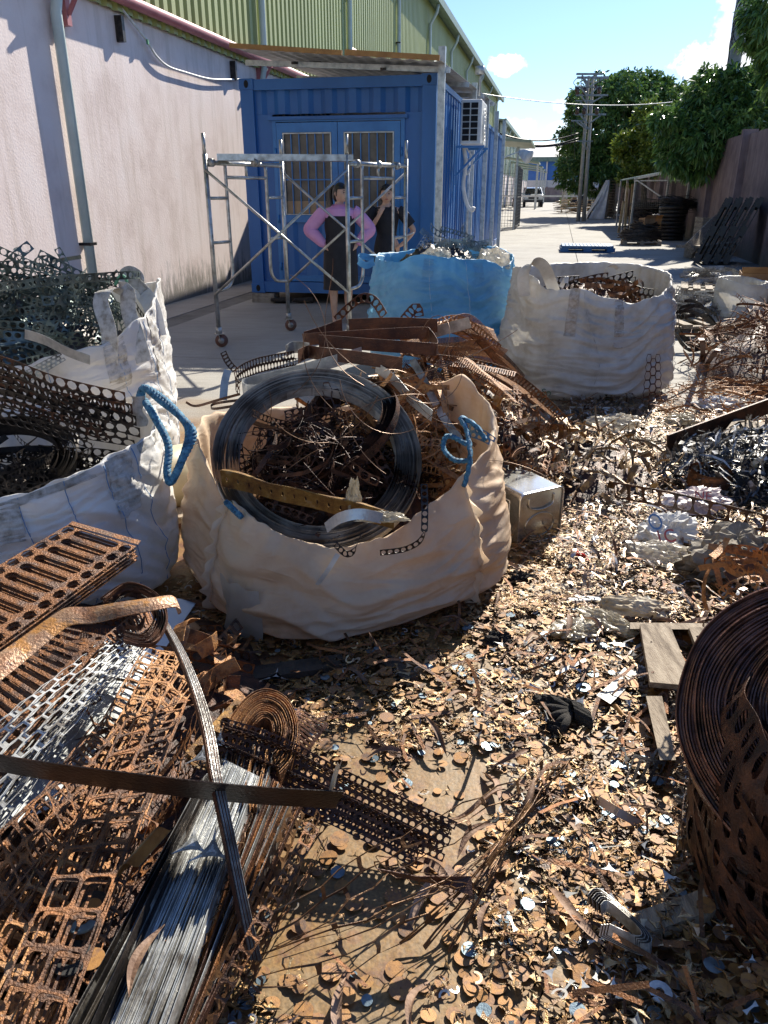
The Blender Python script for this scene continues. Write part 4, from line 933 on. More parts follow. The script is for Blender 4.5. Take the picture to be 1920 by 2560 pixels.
# coils of black strip
def coil(name, label, c, r, h, mat, n=9, r_in=.6, tilt=0, seed=0):
    t = thing(name, label, 'coil', c); rs = random.Random(seed)
    Mx = Matrix.Rotation(tilt, 3, 'X')
    for k in range(n):
        z = h * (k + .5) / n; rr = r * rs.uniform(.95, 1.03); m = MB(); ox, oy = rs.uniform(-.03, .03), rs.uniform(-.03, .03)
        hh = h / n * .92; seg = 30
        prof = [(rr * r_in, -hh / 2), (rr, -hh / 2), (rr * 1.01, 0), (rr, hh / 2), (rr * r_in, hh / 2)]
        m.grid(lambda a, b: Vector(c) + Mx @ Vector((prof[min(4, int(b * 4 + .5))][0] * math.cos(a * 2 * PI) + ox, prof[min(4, int(b * 4 + .5))][0] * math.sin(a * 2 * PI) + oy, z + prof[min(4, int(b * 4 + .5))][1] + .01 * math.sin(a * 11))), seg, 4, True)
        m.build('wound_strip', mat, t)
    return t
def loops(name, label, c, r, n, mat, hgt=.2, w=.02, seed=0, cat='wire coil', squash=1.0, tilt=(0, 0), band=False):
    """untidy loops of springy strip, one mesh (nobody could count the turns)"""
    rs = random.Random(seed); m = MB(); c = Vector(c)
    for k in range(n):
        rr = r * rs.uniform(.6, 1.15); ph = rs.uniform(0, 6); tx, ty = tilt[0] + rs.gauss(0, .12), tilt[1] + rs.gauss(0, .12); z = rs.uniform(0, hgt)
        ox, oy = rs.gauss(0, r * .12), rs.gauss(0, r * .12); a0 = rs.uniform(0, 6); arc = rs.uniform(3.0, 6.6); ns = 22
        pts = []
        for i in range(ns + 1):
            a = a0 + arc * i / ns; q = rr * (1 + .06 * math.sin(3 * a + ph))
            x, y = q * math.cos(a) + ox, q * squash * math.sin(a) + oy
            pts.append(c + Vector((x, y, z + x * tx + y * ty + .01 * math.sin(5 * a + ph))))
        if band:
            for i in range(ns):
                nrm = Vector((0, 0, w)); m.add([pts[i], pts[i + 1], pts[i + 1] + nrm, pts[i] + nrm], [(0, 1, 2, 3)], True)
        else: m.tube(pts, w / 2, 4, cap=False)
    return tag(m.build(name, mat), label, cat)
coil('strip_coil', 'tall black coil of steel strip standing by the shed', P(1672, 600, 0), .43, 1.0, mt['black_steel'], 9, .6, seed=1)
loops('strip_tangle', 'springy black strip loops thrown over the tall coil', P(1672, 598) + Vector((.12, -.1, .98)), .52, 60, mt['black_steel'], .2, .02, 3, tilt=(-.15, 0))
loops('strip_tangle', 'wide tangle of dark wire strip behind the pallet load, against the mesh', P(1622, 585) + Vector((.1, .3, .3)), .62, 120, mt['black_steel'], .75, .014, 4, tilt=(-.1, .1))
pallet_local('wooden_pallet', 'dark wooden pallet under the low black strip load', mt['wood'], P(1601, 612), -TH, 1.05, .9, .13)
loops('strip_load', 'flattened black and shiny strip scrap on the dark pallet', P(1601, 612) + Vector((0, 0, .16)), .50, 110, mt['black_steel'], .20, .022, 5, squash=.7, band=True)
loops('strip_load', 'dark strip rings stacked on top of the pallet load below the cartons', P(1606, 608) + Vector((0, 0, .38)), .34, 60, mt['black_steel'], .18, .022, 6, squash=.7, band=True)
def carton(c, size, rz, label, mat=None, lid=.0):
    t = thing('carton', label, 'box', c, rz)
    x, y, z = size; th = .006
    for s in (-1, 1):
        m = MB(); m.box((s * x / 2, 0, z / 2), (th, y, z)); m.build('side', mat or card2, t, local=True)
        m = MB(); m.box((0, s * y / 2, z / 2), (x - th * 1.2, th, z)); m.build('side', mat or card2, t, local=True)
    m = MB(); m.box((0, 0, z * .35), (x - .02, y - .02, z * .68)); m.build('contents', mt['black_steel'], t, local=True)
    m = MB(); m.add([(-x / 2, -y / 2, z), (x / 2, -y / 2, z), (x / 2 + .03, -y / 2 - y * .35, z + .1), (-x / 2 - .02, -y / 2 - y * .35, z + .08)], [(0, 1, 2, 3)]); m.build('flap', mat or card2, t, local=True)
    return t
card2 = M('brown_cardboard', [(0.26, 0.14, 0.07), (0.40, 0.25, 0.13)], .85, 0, 6, 5)
carton(P(1612, 608) + Vector((-.05, -.1, .52)), (.34, .3, .18), .3, 'open brown carton on top of the black strip load, left one')
carton(P(1634, 606) + Vector((.0, -.1, .36)), (.2, .25, .32), -.2, 'orange-brown carton leaning on the right side of the strip load', mt['orange'])
def crumple(name, label, c, rx, ry, h, mat, seed, cat='plastic', rz=0, n=26, amp=.5, k_=.82):
    """crumpled sheet or bag: closed lumpy shell with sharp folds, resting on the ground"""
    rx, ry, h = rx * k_, ry * k_, h * k_
    m = MB(); c = Vector(c); off = Vector((seed * 7.3, seed * 3.1, 1.7)); Mz = Matrix.Rotation(rz, 3, 'Z')
    def f(a, b):
        th = a * 2 * PI; ph = b * PI
        d = Vector((math.cos(th) * math.sin(ph), math.sin(th) * math.sin(ph), math.cos(ph)))
        k = 1 + amp * (noise.ridged_multi_fractal(d * 2.6 + off, 1.0, 2.3, 5, 1.0, 2.0) - 1.0) * .6 + amp * .8 * noise.noise(d * 1.9 + off) + amp * .35 * noise.noise(d * 7 + off)
        p = Vector((d.x * rx * k, d.y * ry * k, max(d.z, -.12) * h * k + h * .1))
        return c + Mz @ p
    m.grid(f, n * 2, n, True)
    return tag(m.build(name, mat, smooth=False), label, cat)
crumple('paper_sheet', 'white crumpled sheet on the pallet load', P(1629, 603) + Vector((0, -.1, .68)), .16, .12, .10, mt['white_pp'], 3, 'sheet')
# broken sawhorse of grey beams, box
bw = mt['wood']
tb = thing('sawhorse', 'grey timber frame with a slanting board against the right wall', 'timber frame', A(3.4, 22, 0))
a, b = P(1720, 650), P(1795, 545)
bb = P(1720, 650); tpt = sp(1793, 550, 3.75)
m = MB(); m.bar(bb + Vector((0, 0, .25)), tpt, .26, .1, Vector((0, -1, .3))); m.build('slanting_board', bw, tb)
m = MB(); m.bar(P(1718, 645) + Vector((0, 0, .12)), P(1812, 645) + Vector((0, 0, .12)), .5, .22); m.build('base_beam', bw, tb)
m = MB(); m.bar(P(1718, 650) + Vector((.05, .15, .27)), P(1812, 638) + Vector((0, .1, .27)), .6, .06); m.build('top_board', bw, tb)
wb = thing('wooden_crate', 'small open wooden crate standing by the timber frame', 'crate', P(1778, 625)); c = P(1778, 628) + Vector((0, .3, .3))
for dz in (0, .13, .26, .39):
    m = MB(); m.box(c + Vector((0, -.25, dz + .06)), (.62, .03, .115)); m.build('slat', bw, wb)
    m = MB(); m.box(c + Vector((.30, .02, dz + .06)), (.03, .5, .115)); m.build('slat', bw, wb)
    m = MB(); m.box(c + Vector((-.30, .02, dz + .06)), (.03, .5, .115)); m.build('slat', bw, wb)
m = MB(); m.box(c + Vector((0, 0, .02)), (.6, .5, .03)); m.build('base', bw, wb)
# leaning black pallets
for k in range(4):
    Lp, Wp = 1.30, 1.05
    up = (A(.36, 0, 0) + Vector((0, 0, .93))).normalized(); fw_ = A(.22, .97, 0).normalized(); fw_ = (fw_ - up * fw_.dot(up)).normalized(); nn = up.cross(fw_)
    if nn.dot(A(-1, 0, 0)) < 0: fw_ = -fw_; nn = up.cross(fw_)
    b0 = A(3.02 + k * .20, 18.25 + k * .03, 0)
    t = pallet_local('plastic_pallet', ('front black plastic pallet leaning toward the right wall', 'second black pallet of the leaning row', 'third black pallet of the leaning row', 'rearmost black pallet of the leaning row, next to the wall')[k], mt['black_pl'], b0, 0, Lp, Wp, .15, True, group='black plastic pallets leaning on the wall')
    Mw = Matrix((up, fw_, nn)).transposed()
    t.rotation_euler = Mw.to_euler(); t.location = b0 + up * (Lp / 2)
    ORG[t] = t.location.copy()

# ---------------------------------------------------------------- scaffold
sc = thing('scaffold', 'rolling steel tower scaffold with ladder frames and crossed braces in front of the container', 'scaffold', (-.9, 8.2, 0))
FL = Vector((-1.62, 7.65, 0)); FR = Vector((-.345, 7.82, 0)); DD = Vector((.575, .955, 0))
BL, BR = FL + DD, FR + DD
def vz(p, z): return Vector((p.x, p.y, z))
sm_ = mt['scaf']; r0 = .0215
for a, b in ((FL, BL), (FR, BR)):
    d = (b - a).normalized()
    for p, s in ((a, 1), (b, -1)):
        m = MB(); m.tube([vz(p, .17), vz(p, 1.73)], r0, 12); m.build('post', sm_, sc)
        m = MB(); m.tube([vz(p, 1.73), vz(p, 1.90)], .017, 10); m.build('coupling_pin', sm_, sc)
        i = p + d * s * .26
        m = MB(); m.tube(Path([vz(i, 1.66), vz(i, 1.3), vz(i, .9), vz(i, .66), vz(i - d * s * .05, .57), vz(i - d * s * .12, .54), vz(p, .53)], 5).p, .0165, 10); m.build('ladder_tube', sm_, sc)
        for z in (1.36, .97): m = MB(); m.tube([vz(p, z), vz(i, z)], .0145, 8); m.build('rung', sm_, sc)
        for z in (1.6, .50): m = MB(); m.tube([vz(p, z) - Vector((.0, .035, 0)), vz(p, z) + Vector((0, .0, 0))], .01, 6); m.build('brace_pin', sm_, sc)
        cs = thing('caster', None, None); cs.parent = sc; ORG[cs] = ORG[sc]
        m = MB(); m.tube([vz(p, .13), vz(p, .19)], .03, 10); m.box(vz(p, .128), (.09, .07, .008))
        for q in (-.022, .022): m.bar(vz(p, .125) + Vector((.0, q, 0)), vz(p, .06) + Vector((.02, q, 0)), .03, .004, Vector((1, 0, 0)))
        m.build('fork', mt['galv_dirty'], cs)
        m = MB(); c = vz(p, .062) + Vector((.02, 0, 0)); m.tube([c + Vector((0, -.016, 0)), c + Vector((0, .016, 0))], .062, 20); m.build('wheel', M('maroon_caster_rubber', [(.10, .045, .035), (.16, .08, .06)], .6), cs)
        m = MB(); m.tube([c + Vector((0, -.020, 0)), c + Vector((0, .020, 0))], .03, 14); m.build('hub', mt['galv_dirty'], cs)
    m = MB(); m.tube([vz(a, 1.66), vz(b, 1.66)], r0, 10); m.build('top_bar', sm_, sc)
    m = MB(); m.tube([vz(a + d * .26, 1.54), vz(b - d * .26, 1.54)], .0165, 10); m.build('lower_bar', sm_, sc)
    m = MB(); q = a.lerp(b, .5); m.tube([vz(q, 1.54), vz(q, 1.66)], .0145, 8); m.build('stub', sm_, sc)
for a, b in ((FL, FR), (BL, BR)):
    o_ = Vector((0, -.03, 0)) if a is FL else Vector((0, .03, 0))
    m = MB(); m.tube([vz(a, 1.6) + o_, vz(b, .5) + o_], .0125, 8); m.build('cross_brace', sm_, sc)
    m = MB(); m.tube([vz(a, .5) + o_ * 1.9, vz(b, 1.6) + o_ * 1.9], .0125, 8); m.build('cross_brace', sm_, sc)
e = (FR - FL).normalized()
m = MB(); a, b = vz(FL, 1.705) + DD * .115 + e * .03, vz(FR, 1.705) + DD * .115 - e * .02; m.bar(a, b, .24, .055); o = m.build('platform_board', mt['scaf'], sc)
for k, q in enumerate((.15, .5, .82)):
    m = MB(); p = vz(FR + DD * q, 1.66); m.tube([p - DD * .02, p + DD * .02], .038, 10); m.build('clamp', mt['galv_dirty'], sc)
for p in (vz(FL, 1.66) + e * .05, vz(FL, 1.66) + e * .45):
    m = MB(); m.tube([p - DD * .02, p + DD * .02], .038, 10); m.build('clamp', mt['galv_dirty'], sc)

# ---------------------------------------------------------------- people
skin_m = M('skin', [(0.50, 0.30, 0.21), (0.58, 0.36, 0.26)], .5, 0, 12, 3, .02, 80)
hair_m = M('black_hair', [(0.006, 0.005, 0.005), (0.018, 0.014, 0.012)], .42, 0, 60, 4, .3, 90, stretch=(1, 1, .1))
pinkc = M('pink_blouse_cloth', [(0.58, 0.27, 0.50), (0.66, 0.34, 0.57)], .8, 0, 9, 5, .4, 14)
blackc = M('black_dress_cloth', [(0.006, 0.006, 0.009), (0.016, 0.016, 0.022)], .75, 0, 9, 5, .5, 12)
lip_m = M('lips', [(.35, .10, .09), (.40, .13, .11)], .4)
def person(label, loc, rz, J, head, hair, cloth):
    """J joints: name -> (pos, radius); one continuous skinned body incl. head and fingers, facing -Y"""
    root = thing('person', label, 'person', loc, rz)
    names = list(J); idx = {n: i for i, n in enumerate(names)}
    me = bpy.data.meshes.new('tmp_skin')
    me.from_pydata([J[n][0] for n in names], [(idx[J[n][2]], idx[n]) for n in names if J[n][2]], [])
    o = bpy.data.objects.new('tmp_skin', me); COL.objects.link(o)
    md = o.modifiers.new('s', 'SKIN'); md.use_smooth_shade = True
    for i, n in enumerate(names):
        sv = me.skin_vertices[0].data[i]; r = J[n][1]; sv.radius = (r, r) if not isinstance(r, tuple) else r; sv.use_root = (i == 0)
    s2 = o.modifiers.new('u', 'SUBSURF'); s2.levels = 2; s2.render_levels = 2
    dg = bpy.context.evaluated_depsgraph_get(); dg.update(); ev = o.evaluated_get(dg); m2 = bpy.data.meshes.new_from_object(ev)
    hc, yaw, pit = head; hc = Vector(hc); Rh = Matrix.Rotation(yaw, 3, 'Z') @ Matrix.Rotation(pit, 3, 'X')
    mb = MB(); mb.add([v.co.copy() for v in m2.vertices], [list(p.vertices) for p in m2.polygons], True)
    def hp(a, b):
        th = a * 2 * PI; ph = b * PI; x, y, z = math.cos(th) * math.sin(ph), math.sin(th) * math.sin(ph), math.cos(ph)
        w = .072 * (1 - .22 * max(0, -z) ** 1.2); dpt = .088 * (1 - .10 * max(0, -z))
        p = Vector((x * w, y * dpt, z * .104))
        if y < -.3: p.y += .006 * math.exp(-((z - .12) / .10) ** 2) * math.exp(-((abs(x) - .38) / .16) ** 2) * 1.2     # eye sockets
        if y < 0: p.y -= .006 * math.exp(-((z + .5) / .14) ** 2) * math.exp(-(x / .3) ** 2)
        return hc + Rh @ p
    mb.grid(hp, 40, 30, True)
    nb = hc + Rh @ Vector((0, -.088, 0))
    mb.tube([hc + Rh @ Vector((0, -.080, .022)), hc + Rh @ Vector((0, -.093, -.004)), hc + Rh @ Vector((0, -.099, -.020)), hc + Rh @ Vector((0, -.088, -.028))], [.007, .009, .014, .009], 10)
    for s in (-1, 1): mb.tube([hc + Rh @ Vector((s * .070, .004, .022)), hc + Rh @ Vector((s * .076, .010, .0)), hc + Rh @ Vector((s * .070, .004, -.026))], [.010, .013, .008], 8)
    body = mb.build('body', skin_m, root, local=True, smooth=True)
    rm = body.modifiers.new('r', 'REMESH'); rm.mode = 'VOXEL'; rm.voxel_size = .0065; rm.use_smooth_shade = True
    smd = body.modifiers.new('sm', 'SMOOTH'); smd.factor = .5; smd.iterations = 2
    bpy.data.objects.remove(o)
    def add(name, mbx, mat, par=root): return mbx.build(name, mat, par, local=True)
    for s in (-1, 1):
        q = MB(); c = hc + Rh @ Vector((s * .028, -.081, .012)); q.grid(lambda a, b: c + Rh @ Vector((.0125 * math.cos(a * 2 * PI) * math.sin(b * PI), .006 * math.sin(a * 2 * PI) * math.sin(b * PI), .0055 * math.cos(b * PI))), 12, 8, True); add('eye', q, hair_m)
        q = MB(); q.tube([hc + Rh @ Vector((s * .014, -.086, .030)), hc + Rh @ Vector((s * .030, -.084, .034)), hc + Rh @ Vector((s * .044, -.076, .029))], [.002, .0028, .0015], 6); add('eyebrow', q, hair_m)
    q = MB(); q.tube([hc + Rh @ Vector((-.022, -.082, -.050)), hc + Rh @ Vector((-.008, -.090, -.048)), hc + Rh @ Vector((.008, -.090, -.048)), hc + Rh @ Vector((.022, -.082, -.050))], [.002, .0055, .0055, .002], 8); add('mouth', q, lip_m)
    # hair cap
    q = MB()
    def hr(a, b):
        th = a * 2 * PI; ph = b * PI * .80; x, y, z = math.cos(th) * math.sin(ph), math.sin(th) * math.sin(ph), math.cos(ph)
        k = 1.0
        lim = .42 if y < -.2 else (-.25 if y < .15 else -.75)
        wv = 1 + .012 * math.sin(th * 22)
        p = Vector((x * .080 * wv, y * .096 * wv + .004, z * .114 + .002))
        if z < lim: p = p * .90; p.z = max(p.z, lim * .110)
        return hc + Rh @ p
    q.grid(hr, 48, 26, True); hr_o = add('hair', q, hair_m)
    for pts, rad in hair:
        q = MB(); q.tube(Path([hc + Rh @ Vector(p) for p in pts], 5).p, [rad[0] + (rad[1] - rad[0]) * i / (5 * (len(pts) - 1)) for i in range(5 * (len(pts) - 1) + 1)], 10); q.build('hair_strand', hair_m, hr_o, local=True)
    for (nm, mat, rings, n) in cloth:
        q = MB(); rs_ = [(Vector(c), rx, ry, Vector(ax).normalized()) for c, rx, ry, ax in rings]
        pc = Path([r[0] for r in rs_], 6); K = 6 * (len(rs_) - 1)
        def cf(a, b):
            i = b * (len(rs_) - 1); k = min(int(i), len(rs_) - 2); f = i - k
            rx = rs_[k][1] * (1 - f) + rs_[k + 1][1] * f; ry = rs_[k][2] * (1 - f) + rs_[k + 1][2] * f
            c = pc.p[min(len(pc.p) - 1, round(b * K))]
            ax = rs_[k][3].lerp(rs_[k + 1][3], f).normalized()
            tg = (pc.p[min(len(pc.p) - 1, round(b * K) + 1)] - pc.p[max(0, round(b * K) - 1)]).normalized()
            x = (ax - tg * ax.dot(tg)).normalized(); y = tg.cross(x)
            th = a * 2 * PI
            w = 1 + .035 * noise.noise(Vector((math.cos(th) * 2, math.sin(th) * 2, b * 5 + n)))+ .02 * math.sin(th * 9 + b * 3) * (b if n < 10 else .5)
            return c + (x * rx * math.cos(th) + y * ry * math.sin(th)) * w
        q.grid(cf, 40, K, True); add(nm, q, mat)
    return root
X = (1, 0, 0)
def fingers(J, hand, dirv, side, up, L_=.06):
    """five fingers from a palm joint"""
    dirv, side, up = Vector(dirv).normalized(), Vector(side).normalized(), Vector(up).normalized(); base = Vector(J[hand][0])
    for k, (o, l) in enumerate(((-.024, .85), (-.008, 1.0), (.008, .95), (.024, .75))):
        a = base + side * o + dirv * .03; J['%s_f%da' % (hand, k)] = (tuple(a), .010, hand)
        b = a + dirv * L_ * .5 * l - up * .008; J['%s_f%db' % (hand, k)] = (tuple(b), .0085, '%s_f%da' % (hand, k))
        c = b + (dirv * .6 - up * .8).normalized() * L_ * .4 * l; J['%s_f%dc' % (hand, k)] = (tuple(c), .007, '%s_f%db' % (hand, k))
    a = base - side * .034 - dirv * .005; J[hand + '_t1'] = (tuple(a), .011, hand)
    J[hand + '_t2'] = (tuple(a + (dirv - side * .4 - up * .3).normalized() * .035), .009, hand + '_t1')
def base_joints(hw=.155, sw=.16, hip=.80, wide=1.0):
    J = {'pelvis': ((0, 0, hip), (.125 * wide, .10), None), 'waist': ((0, 0, .95), (.105 * wide, .085), 'pelvis'), 'chest': ((0, .0, 1.10), (.125 * wide, .10), 'waist'),
         'upper': ((0, .01, 1.20), (.11, .075), 'chest'), 'neck': ((0, .008, 1.275), .047, 'upper'), 'skull': ((0, 0, 1.36), .05, 'neck')}
    for s, n in ((-1, 'r'), (1, 'l')):
        J['hip_' + n] = ((s * .085, 0, .74), .09, 'pelvis'); J['knee_' + n] = ((s * .085, -.01, .42), .056, 'hip_' + n)
        J['calf_' + n] = ((s * .085, .015, .30), .054, 'knee_' + n); J['ankle_' + n] = ((s * .082, .015, .07), .032, 'calf_' + n)
        J['heel_' + n] = ((s * .082, .03, .03), .028, 'ankle_' + n); J['foot_' + n] = ((s * .088, -.08, .03), .030, 'heel_' + n); J['toe_' + n] = ((s * .09, -.15, .022), .020, 'foot_' + n)
    return J
# woman in pink
J = base_joints(wide=1.18)
J['sh_r'] = ((-.155, .01, 1.205), .055, 'upper'); J['el_r'] = ((-.335, .03, 1.03), .042, 'sh_r'); J['wr_r'] = ((-.19, -.03, .87), .026, 'el_r'); J['hand_r'] = ((-.155, -.055, .83), .026, 'wr_r')
J['sh_l'] = ((.155, .01, 1.205), .055, 'upper'); J['el_l'] = ((.34, .04, 1.04), .042, 'sh_l'); J['wr_l'] = ((.20, -.03, .88), .026, 'el_l'); J['hand_l'] = ((.165, -.055, .84), .026, 'wr_l')
fingers(J, 'hand_r', (.35, -.2, -.9), (.0, -.9, .2), (-.9, 0, -.3)); fingers(J, 'hand_l', (-.35, -.2, -.9), (0, -.9, .2), (.9, 0, -.3))
yw = .75
person('woman in pink blouse and black dress, hands on hips, behind the scaffold', (-.50, 9.25, 0), .12, J, ((.015, -.01, 1.395), yw, .02),
       [([(0, .085, .055), (-.01, .125, .06), (-.01, .145, -.02), (-.0, .13, -.13), (.0, .10, -.20)], (.028, .015)), ([(-.03, -.078, .085), (.0, -.093, .07), (.045, -.085, .055)], (.016, .012))],
       [('dress', blackc, [((0, 0, 1.165), .162, .125, X), ((0, 0, 1.06), .172, .135, X), ((0, 0, .95), .160, .125, X), ((0, 0, .82), .185, .142, X), ((0, 0, .65), .195, .148, X), ((0, 0, .37), .205, .155, X)], 1),
        ('blouse_yoke', pinkc, [((0, .005, 1.285), .062, .060, X), ((0, .005, 1.262), .095, .075, X), ((0, .005, 1.235), .165, .100, X), ((0, .003, 1.19), .178, .118, X), ((0, 0, 1.13), .158, .126, X)], 2),
        ('sleeve', pinkc, [((-.15, .01, 1.225), .055, .062, (0, 1, 0)), ((-.20, .015, 1.18), .075, .075, (0, 1, 0)), ((-.31, .03, 1.06), .070, .072, (0, 1, 0)), ((-.335, .03, 1.01), .072, .070, (0, 1, 0)), ((-.27, 0, .95), .072, .066, (0, 1, 0)), ((-.20, -.03, .875), .052, .05, (0, 1, 0)), ((-.19, -.033, .865), .032, .032, (0, 1, 0))], 11),
        ('sleeve', pinkc, [((.15, .01, 1.225), .055, .062, (0, 1, 0)), ((.20, .015, 1.18), .075, .075, (0, 1, 0)), ((.315, .035, 1.06), .070, .072, (0, 1, 0)), ((.34, .035, 1.01), .072, .070, (0, 1, 0)), ((.275, 0, .95), .072, .066, (0, 1, 0)), ((.21, -.03, .885), .052, .05, (0, 1, 0)), ((.20, -.033, .875), .032, .032, (0, 1, 0))], 12),
        ('collar', pinkc, [((0, -.012, 1.275), .062, .066, X), ((0, -.018, 1.262), .085, .088, X)], 3)])
# woman in black
J = base_joints(wide=1.0)
J['sh_r'] = ((-.15, .01, 1.20), .050, 'upper'); J['el_r'] = ((-.215, -.06, .97), .038, 'sh_r'); J['wr_r'] = ((-.085, -.17, 1.15), .024, 'el_r'); J['hand_r'] = ((-.060, -.165, 1.20), .024, 'wr_r')
J['sh_l'] = ((.15, .01, 1.20), .050, 'upper'); J['el_l'] = ((.33, .03, .99), .038, 'sh_l'); J['wr_l'] = ((.21, -.08, .85), .024, 'el_l'); J['hand_l'] = ((.17, -.095, .83), .025, 'wr_l')
fingers(J, 'hand_r', (.45, .15, .9), (.8, -.5, -.3), (-.1, -.9, .2), .055); fingers(J, 'hand_l', (-.6, -.1, -.5), (0, -.9, .2), (.9, 0, -.3))
w2_ = person('woman in short-sleeved black dress touching her chin beside the woman in pink', (.03, 9.75, 0), -.05, J, ((0, -.012, 1.385), .05, .06),
       [([(0, .088, -.01), (.02, .12, -.03), (.035, .10, -.10), (.04, .06, -.14)], (.022, .012)), ([(-.045, -.055, .082), (-.07, -.03, .04), (-.074, -.005, -.01)], (.014, .008)), ([(.02, -.07, .09), (.065, -.045, .05), (.078, -.005, -.02)], (.015, .009))],
       [('dress', blackc, [((0, .005, 1.245), .125, .075, X), ((0, .003, 1.20), .158, .095, X), ((0, 0, 1.10), .142, .112, X), ((0, 0, .95), .118, .098, X), ((0, 0, .80), .150, .118, X), ((0, 0, .62), .162, .125, X), ((0, 0, .36), .160, .122, X)], 1),
        ('sleeve', blackc, [((-.135, .01, 1.225), .05, .055, (0, 1, 0)), ((-.175, -.01, 1.18), .062, .062, (0, 1, 0)), ((-.205, -.035, 1.08), .058, .058, (0, 1, 0))], 11),
        ('sleeve', blackc, [((.135, .01, 1.225), .05, .055, (0, 1, 0)), ((.19, .015, 1.17), .065, .065, (0, 1, 0)), ((.29, .025, 1.05), .060, .062, (0, 1, 0))], 12),
        ('shoulder_strap', blackc, [((-.03, -.105, 1.16), .022, .006, X), ((.03, -.085, 1.22), .024, .006, X), ((.07, -.03, 1.26), .022, .006, X)], 13)])
m = MB(); m.bar((.14, -.14, .90), (.32, -.10, .97), .08, .006); tag(m.build('paper_slip', mt['white_paint']), 'small white folded paper held at the hip by the woman in black', 'paper'); bpy.data.objects['paper_slip'].location = (.03, 9.75, 0)
# ================================================================ HELPERS FOR SCRAP
def scatter(name, tmpls, n, pos, mat, yaw=None, tilt=.3, scale=(.8, 1.2), seed=0, label=None, cat=None, kind='stuff', parent=None, nrm=None):
    """n copies of flat templates joined into one mesh"""
    rs = np.random.RandomState(seed); pos = np.asarray(pos, dtype=float)
    Vs, LI, LS, LT = [], [], [], []; vo = lo = 0
    pick = rs.randint(0, len(tmpls), n)
    for ti, (tv, tf) in enumerate(tmpls):
        sel = np.where(pick == ti)[0]; k = len(sel)
        if not k: continue
        tv = np.array(tv, float); yw = rs.rand(k) * 2 * PI if yaw is None else np.asarray(yaw)[sel]
        sc_ = rs.uniform(scale[0], scale[1], k); tx = rs.normal(0, tilt, k); ty = rs.normal(0, tilt, k)
        flip = np.where(rs.rand(k) < .5, -1.0, 1.0)
        x = tv[None, :, 0] * sc_[:, None] * flip[:, None]; y = tv[None, :, 1] * sc_[:, None]; z = tv[None, :, 2] * sc_[:, None]
        y, z = y * np.cos(tx)[:, None] - z * np.sin(tx)[:, None], y * np.sin(tx)[:, None] + z * np.cos(tx)[:, None]
        x, z = x * np.cos(ty)[:, None] + z * np.sin(ty)[:, None], -x * np.sin(ty)[:, None] + z * np.cos(ty)[:, None]
        x, y = x * np.cos(yw)[:, None] - y * np.sin(yw)[:, None], x * np.sin(yw)[:, None] + y * np.cos(yw)[:, None]
        zl = z.min(1)
        V = np.stack([x, y, z - zl[:, None] * (1.0 if nrm is None else .3)], 2) + pos[sel][:, None, :]
        Vs.append(V.reshape(-1, 3)); nv = len(tv)
        for f in tf:
            f = np.array(f); li = (np.arange(k)[:, None] * nv + f[None, :] + vo)
            LI.append(li.ravel()); LS.append(lo + np.arange(k) * len(f)); LT.append(np.full(k, len(f))); lo += k * len(f)
        vo += k * nv
    V = np.concatenate(Vs)
    if parent is not None: V = V - np.array(ORG[parent])
    me = bpy.data.meshes.new(name); me.vertices.add(len(V)); me.vertices.foreach_set('co', V.ravel())
    LI = np.concatenate(LI); me.loops.add(len(LI)); me.loops.foreach_set('vertex_index', LI)
    LS = np.concatenate(LS); me.polygons.add(len(LS)); me.polygons.foreach_set('loop_start', LS); me.polygons.foreach_set('loop_total', np.concatenate(LT)); me.update(calc_edges=True)
    return tag(link(name, me, mat, parent), label, cat, None, kind)
def arc3(R_, depth, n=4, cut=(1, 1, 1)):
    """triangle with concave sides (what is left between three punched discs)"""
    P3 = [np.array((R_ * math.cos(a), R_ * math.sin(a))) for a in (PI / 2, PI / 2 + 2 * PI / 3, PI / 2 + 4 * PI / 3)]
    out = []
    for k in range(3):
        a, b = P3[k], P3[(k + 1) % 3]
        for i in range(n):
            t = i / n; p = a + (b - a) * t; c = (a + b) / 2
            inward = -c / max(1e-9, np.linalg.norm(c)); out.append(p + inward * depth * cut[k] * 4 * t * (1 - t))
    return out
def flat(poly, bend=0.0): 
    return [(p[0], p[1], bend * abs(p[0])) for p in poly], [tuple(range(len(poly)))]
def annulus(r0, r1, a0, a1, n):
    v = []; f = []
    for i in range(n + 1):
        a = a0 + (a1 - a0) * i / n
        v += [(r0 * math.cos(a), r0 * math.sin(a), 0), (r1 * math.cos(a), r1 * math.sin(a), 0)]
    for i in range(n): f.append((2 * i, 2 * i + 1, 2 * i + 3, 2 * i + 2))
    return v, f
T_OFF = [flat(arc3(.026, .010)), flat(arc3(.023, .012, 4, (1, 1, 0))), flat(arc3(.028, .007, 4, (1, .2, 1))), flat([(p[0] * 1.5, p[1] * .7) for p in arc3(.022, .009)]),
         flat([(-.03, -.008), (-.012, -.003), (.012, -.003), (.03, -.008), (.027, .009), (.01, .004), (-.012, .004), (-.026, .010)])]
T_OFF_S = [flat(arc3(.030, .010, 2)), flat(arc3(.028, .012, 2, (1, 1, 0)))]
T_DISC = [flat([(.021 * math.cos(a), .021 * math.sin(a)) for a in [2 * PI * k / 14 for k in range(14)]]), flat([(.016 * math.cos(a), .016 * math.sin(a)) for a in [2 * PI * k / 12 for k in range(12)]])]
T_C = [annulus(.009, .014, 0, 4.3, 7), annulus(.008, .013, 0, 3.3, 6)]
T_STRIP = [flat([(-.05, -.004), (.05, -.004), (.05, .004), (-.05, .004)]), ([(-.06, 0, 0), (-.02, .006, .006), (.03, .002, .012), (.07, -.01, .004), (.07, -.003, .004), (.03, .009, .012), (-.02, .013, .006), (-.06, .006, 0)], [(0, 1, 6, 7), (1, 2, 5, 6), (2, 3, 4, 5)])]
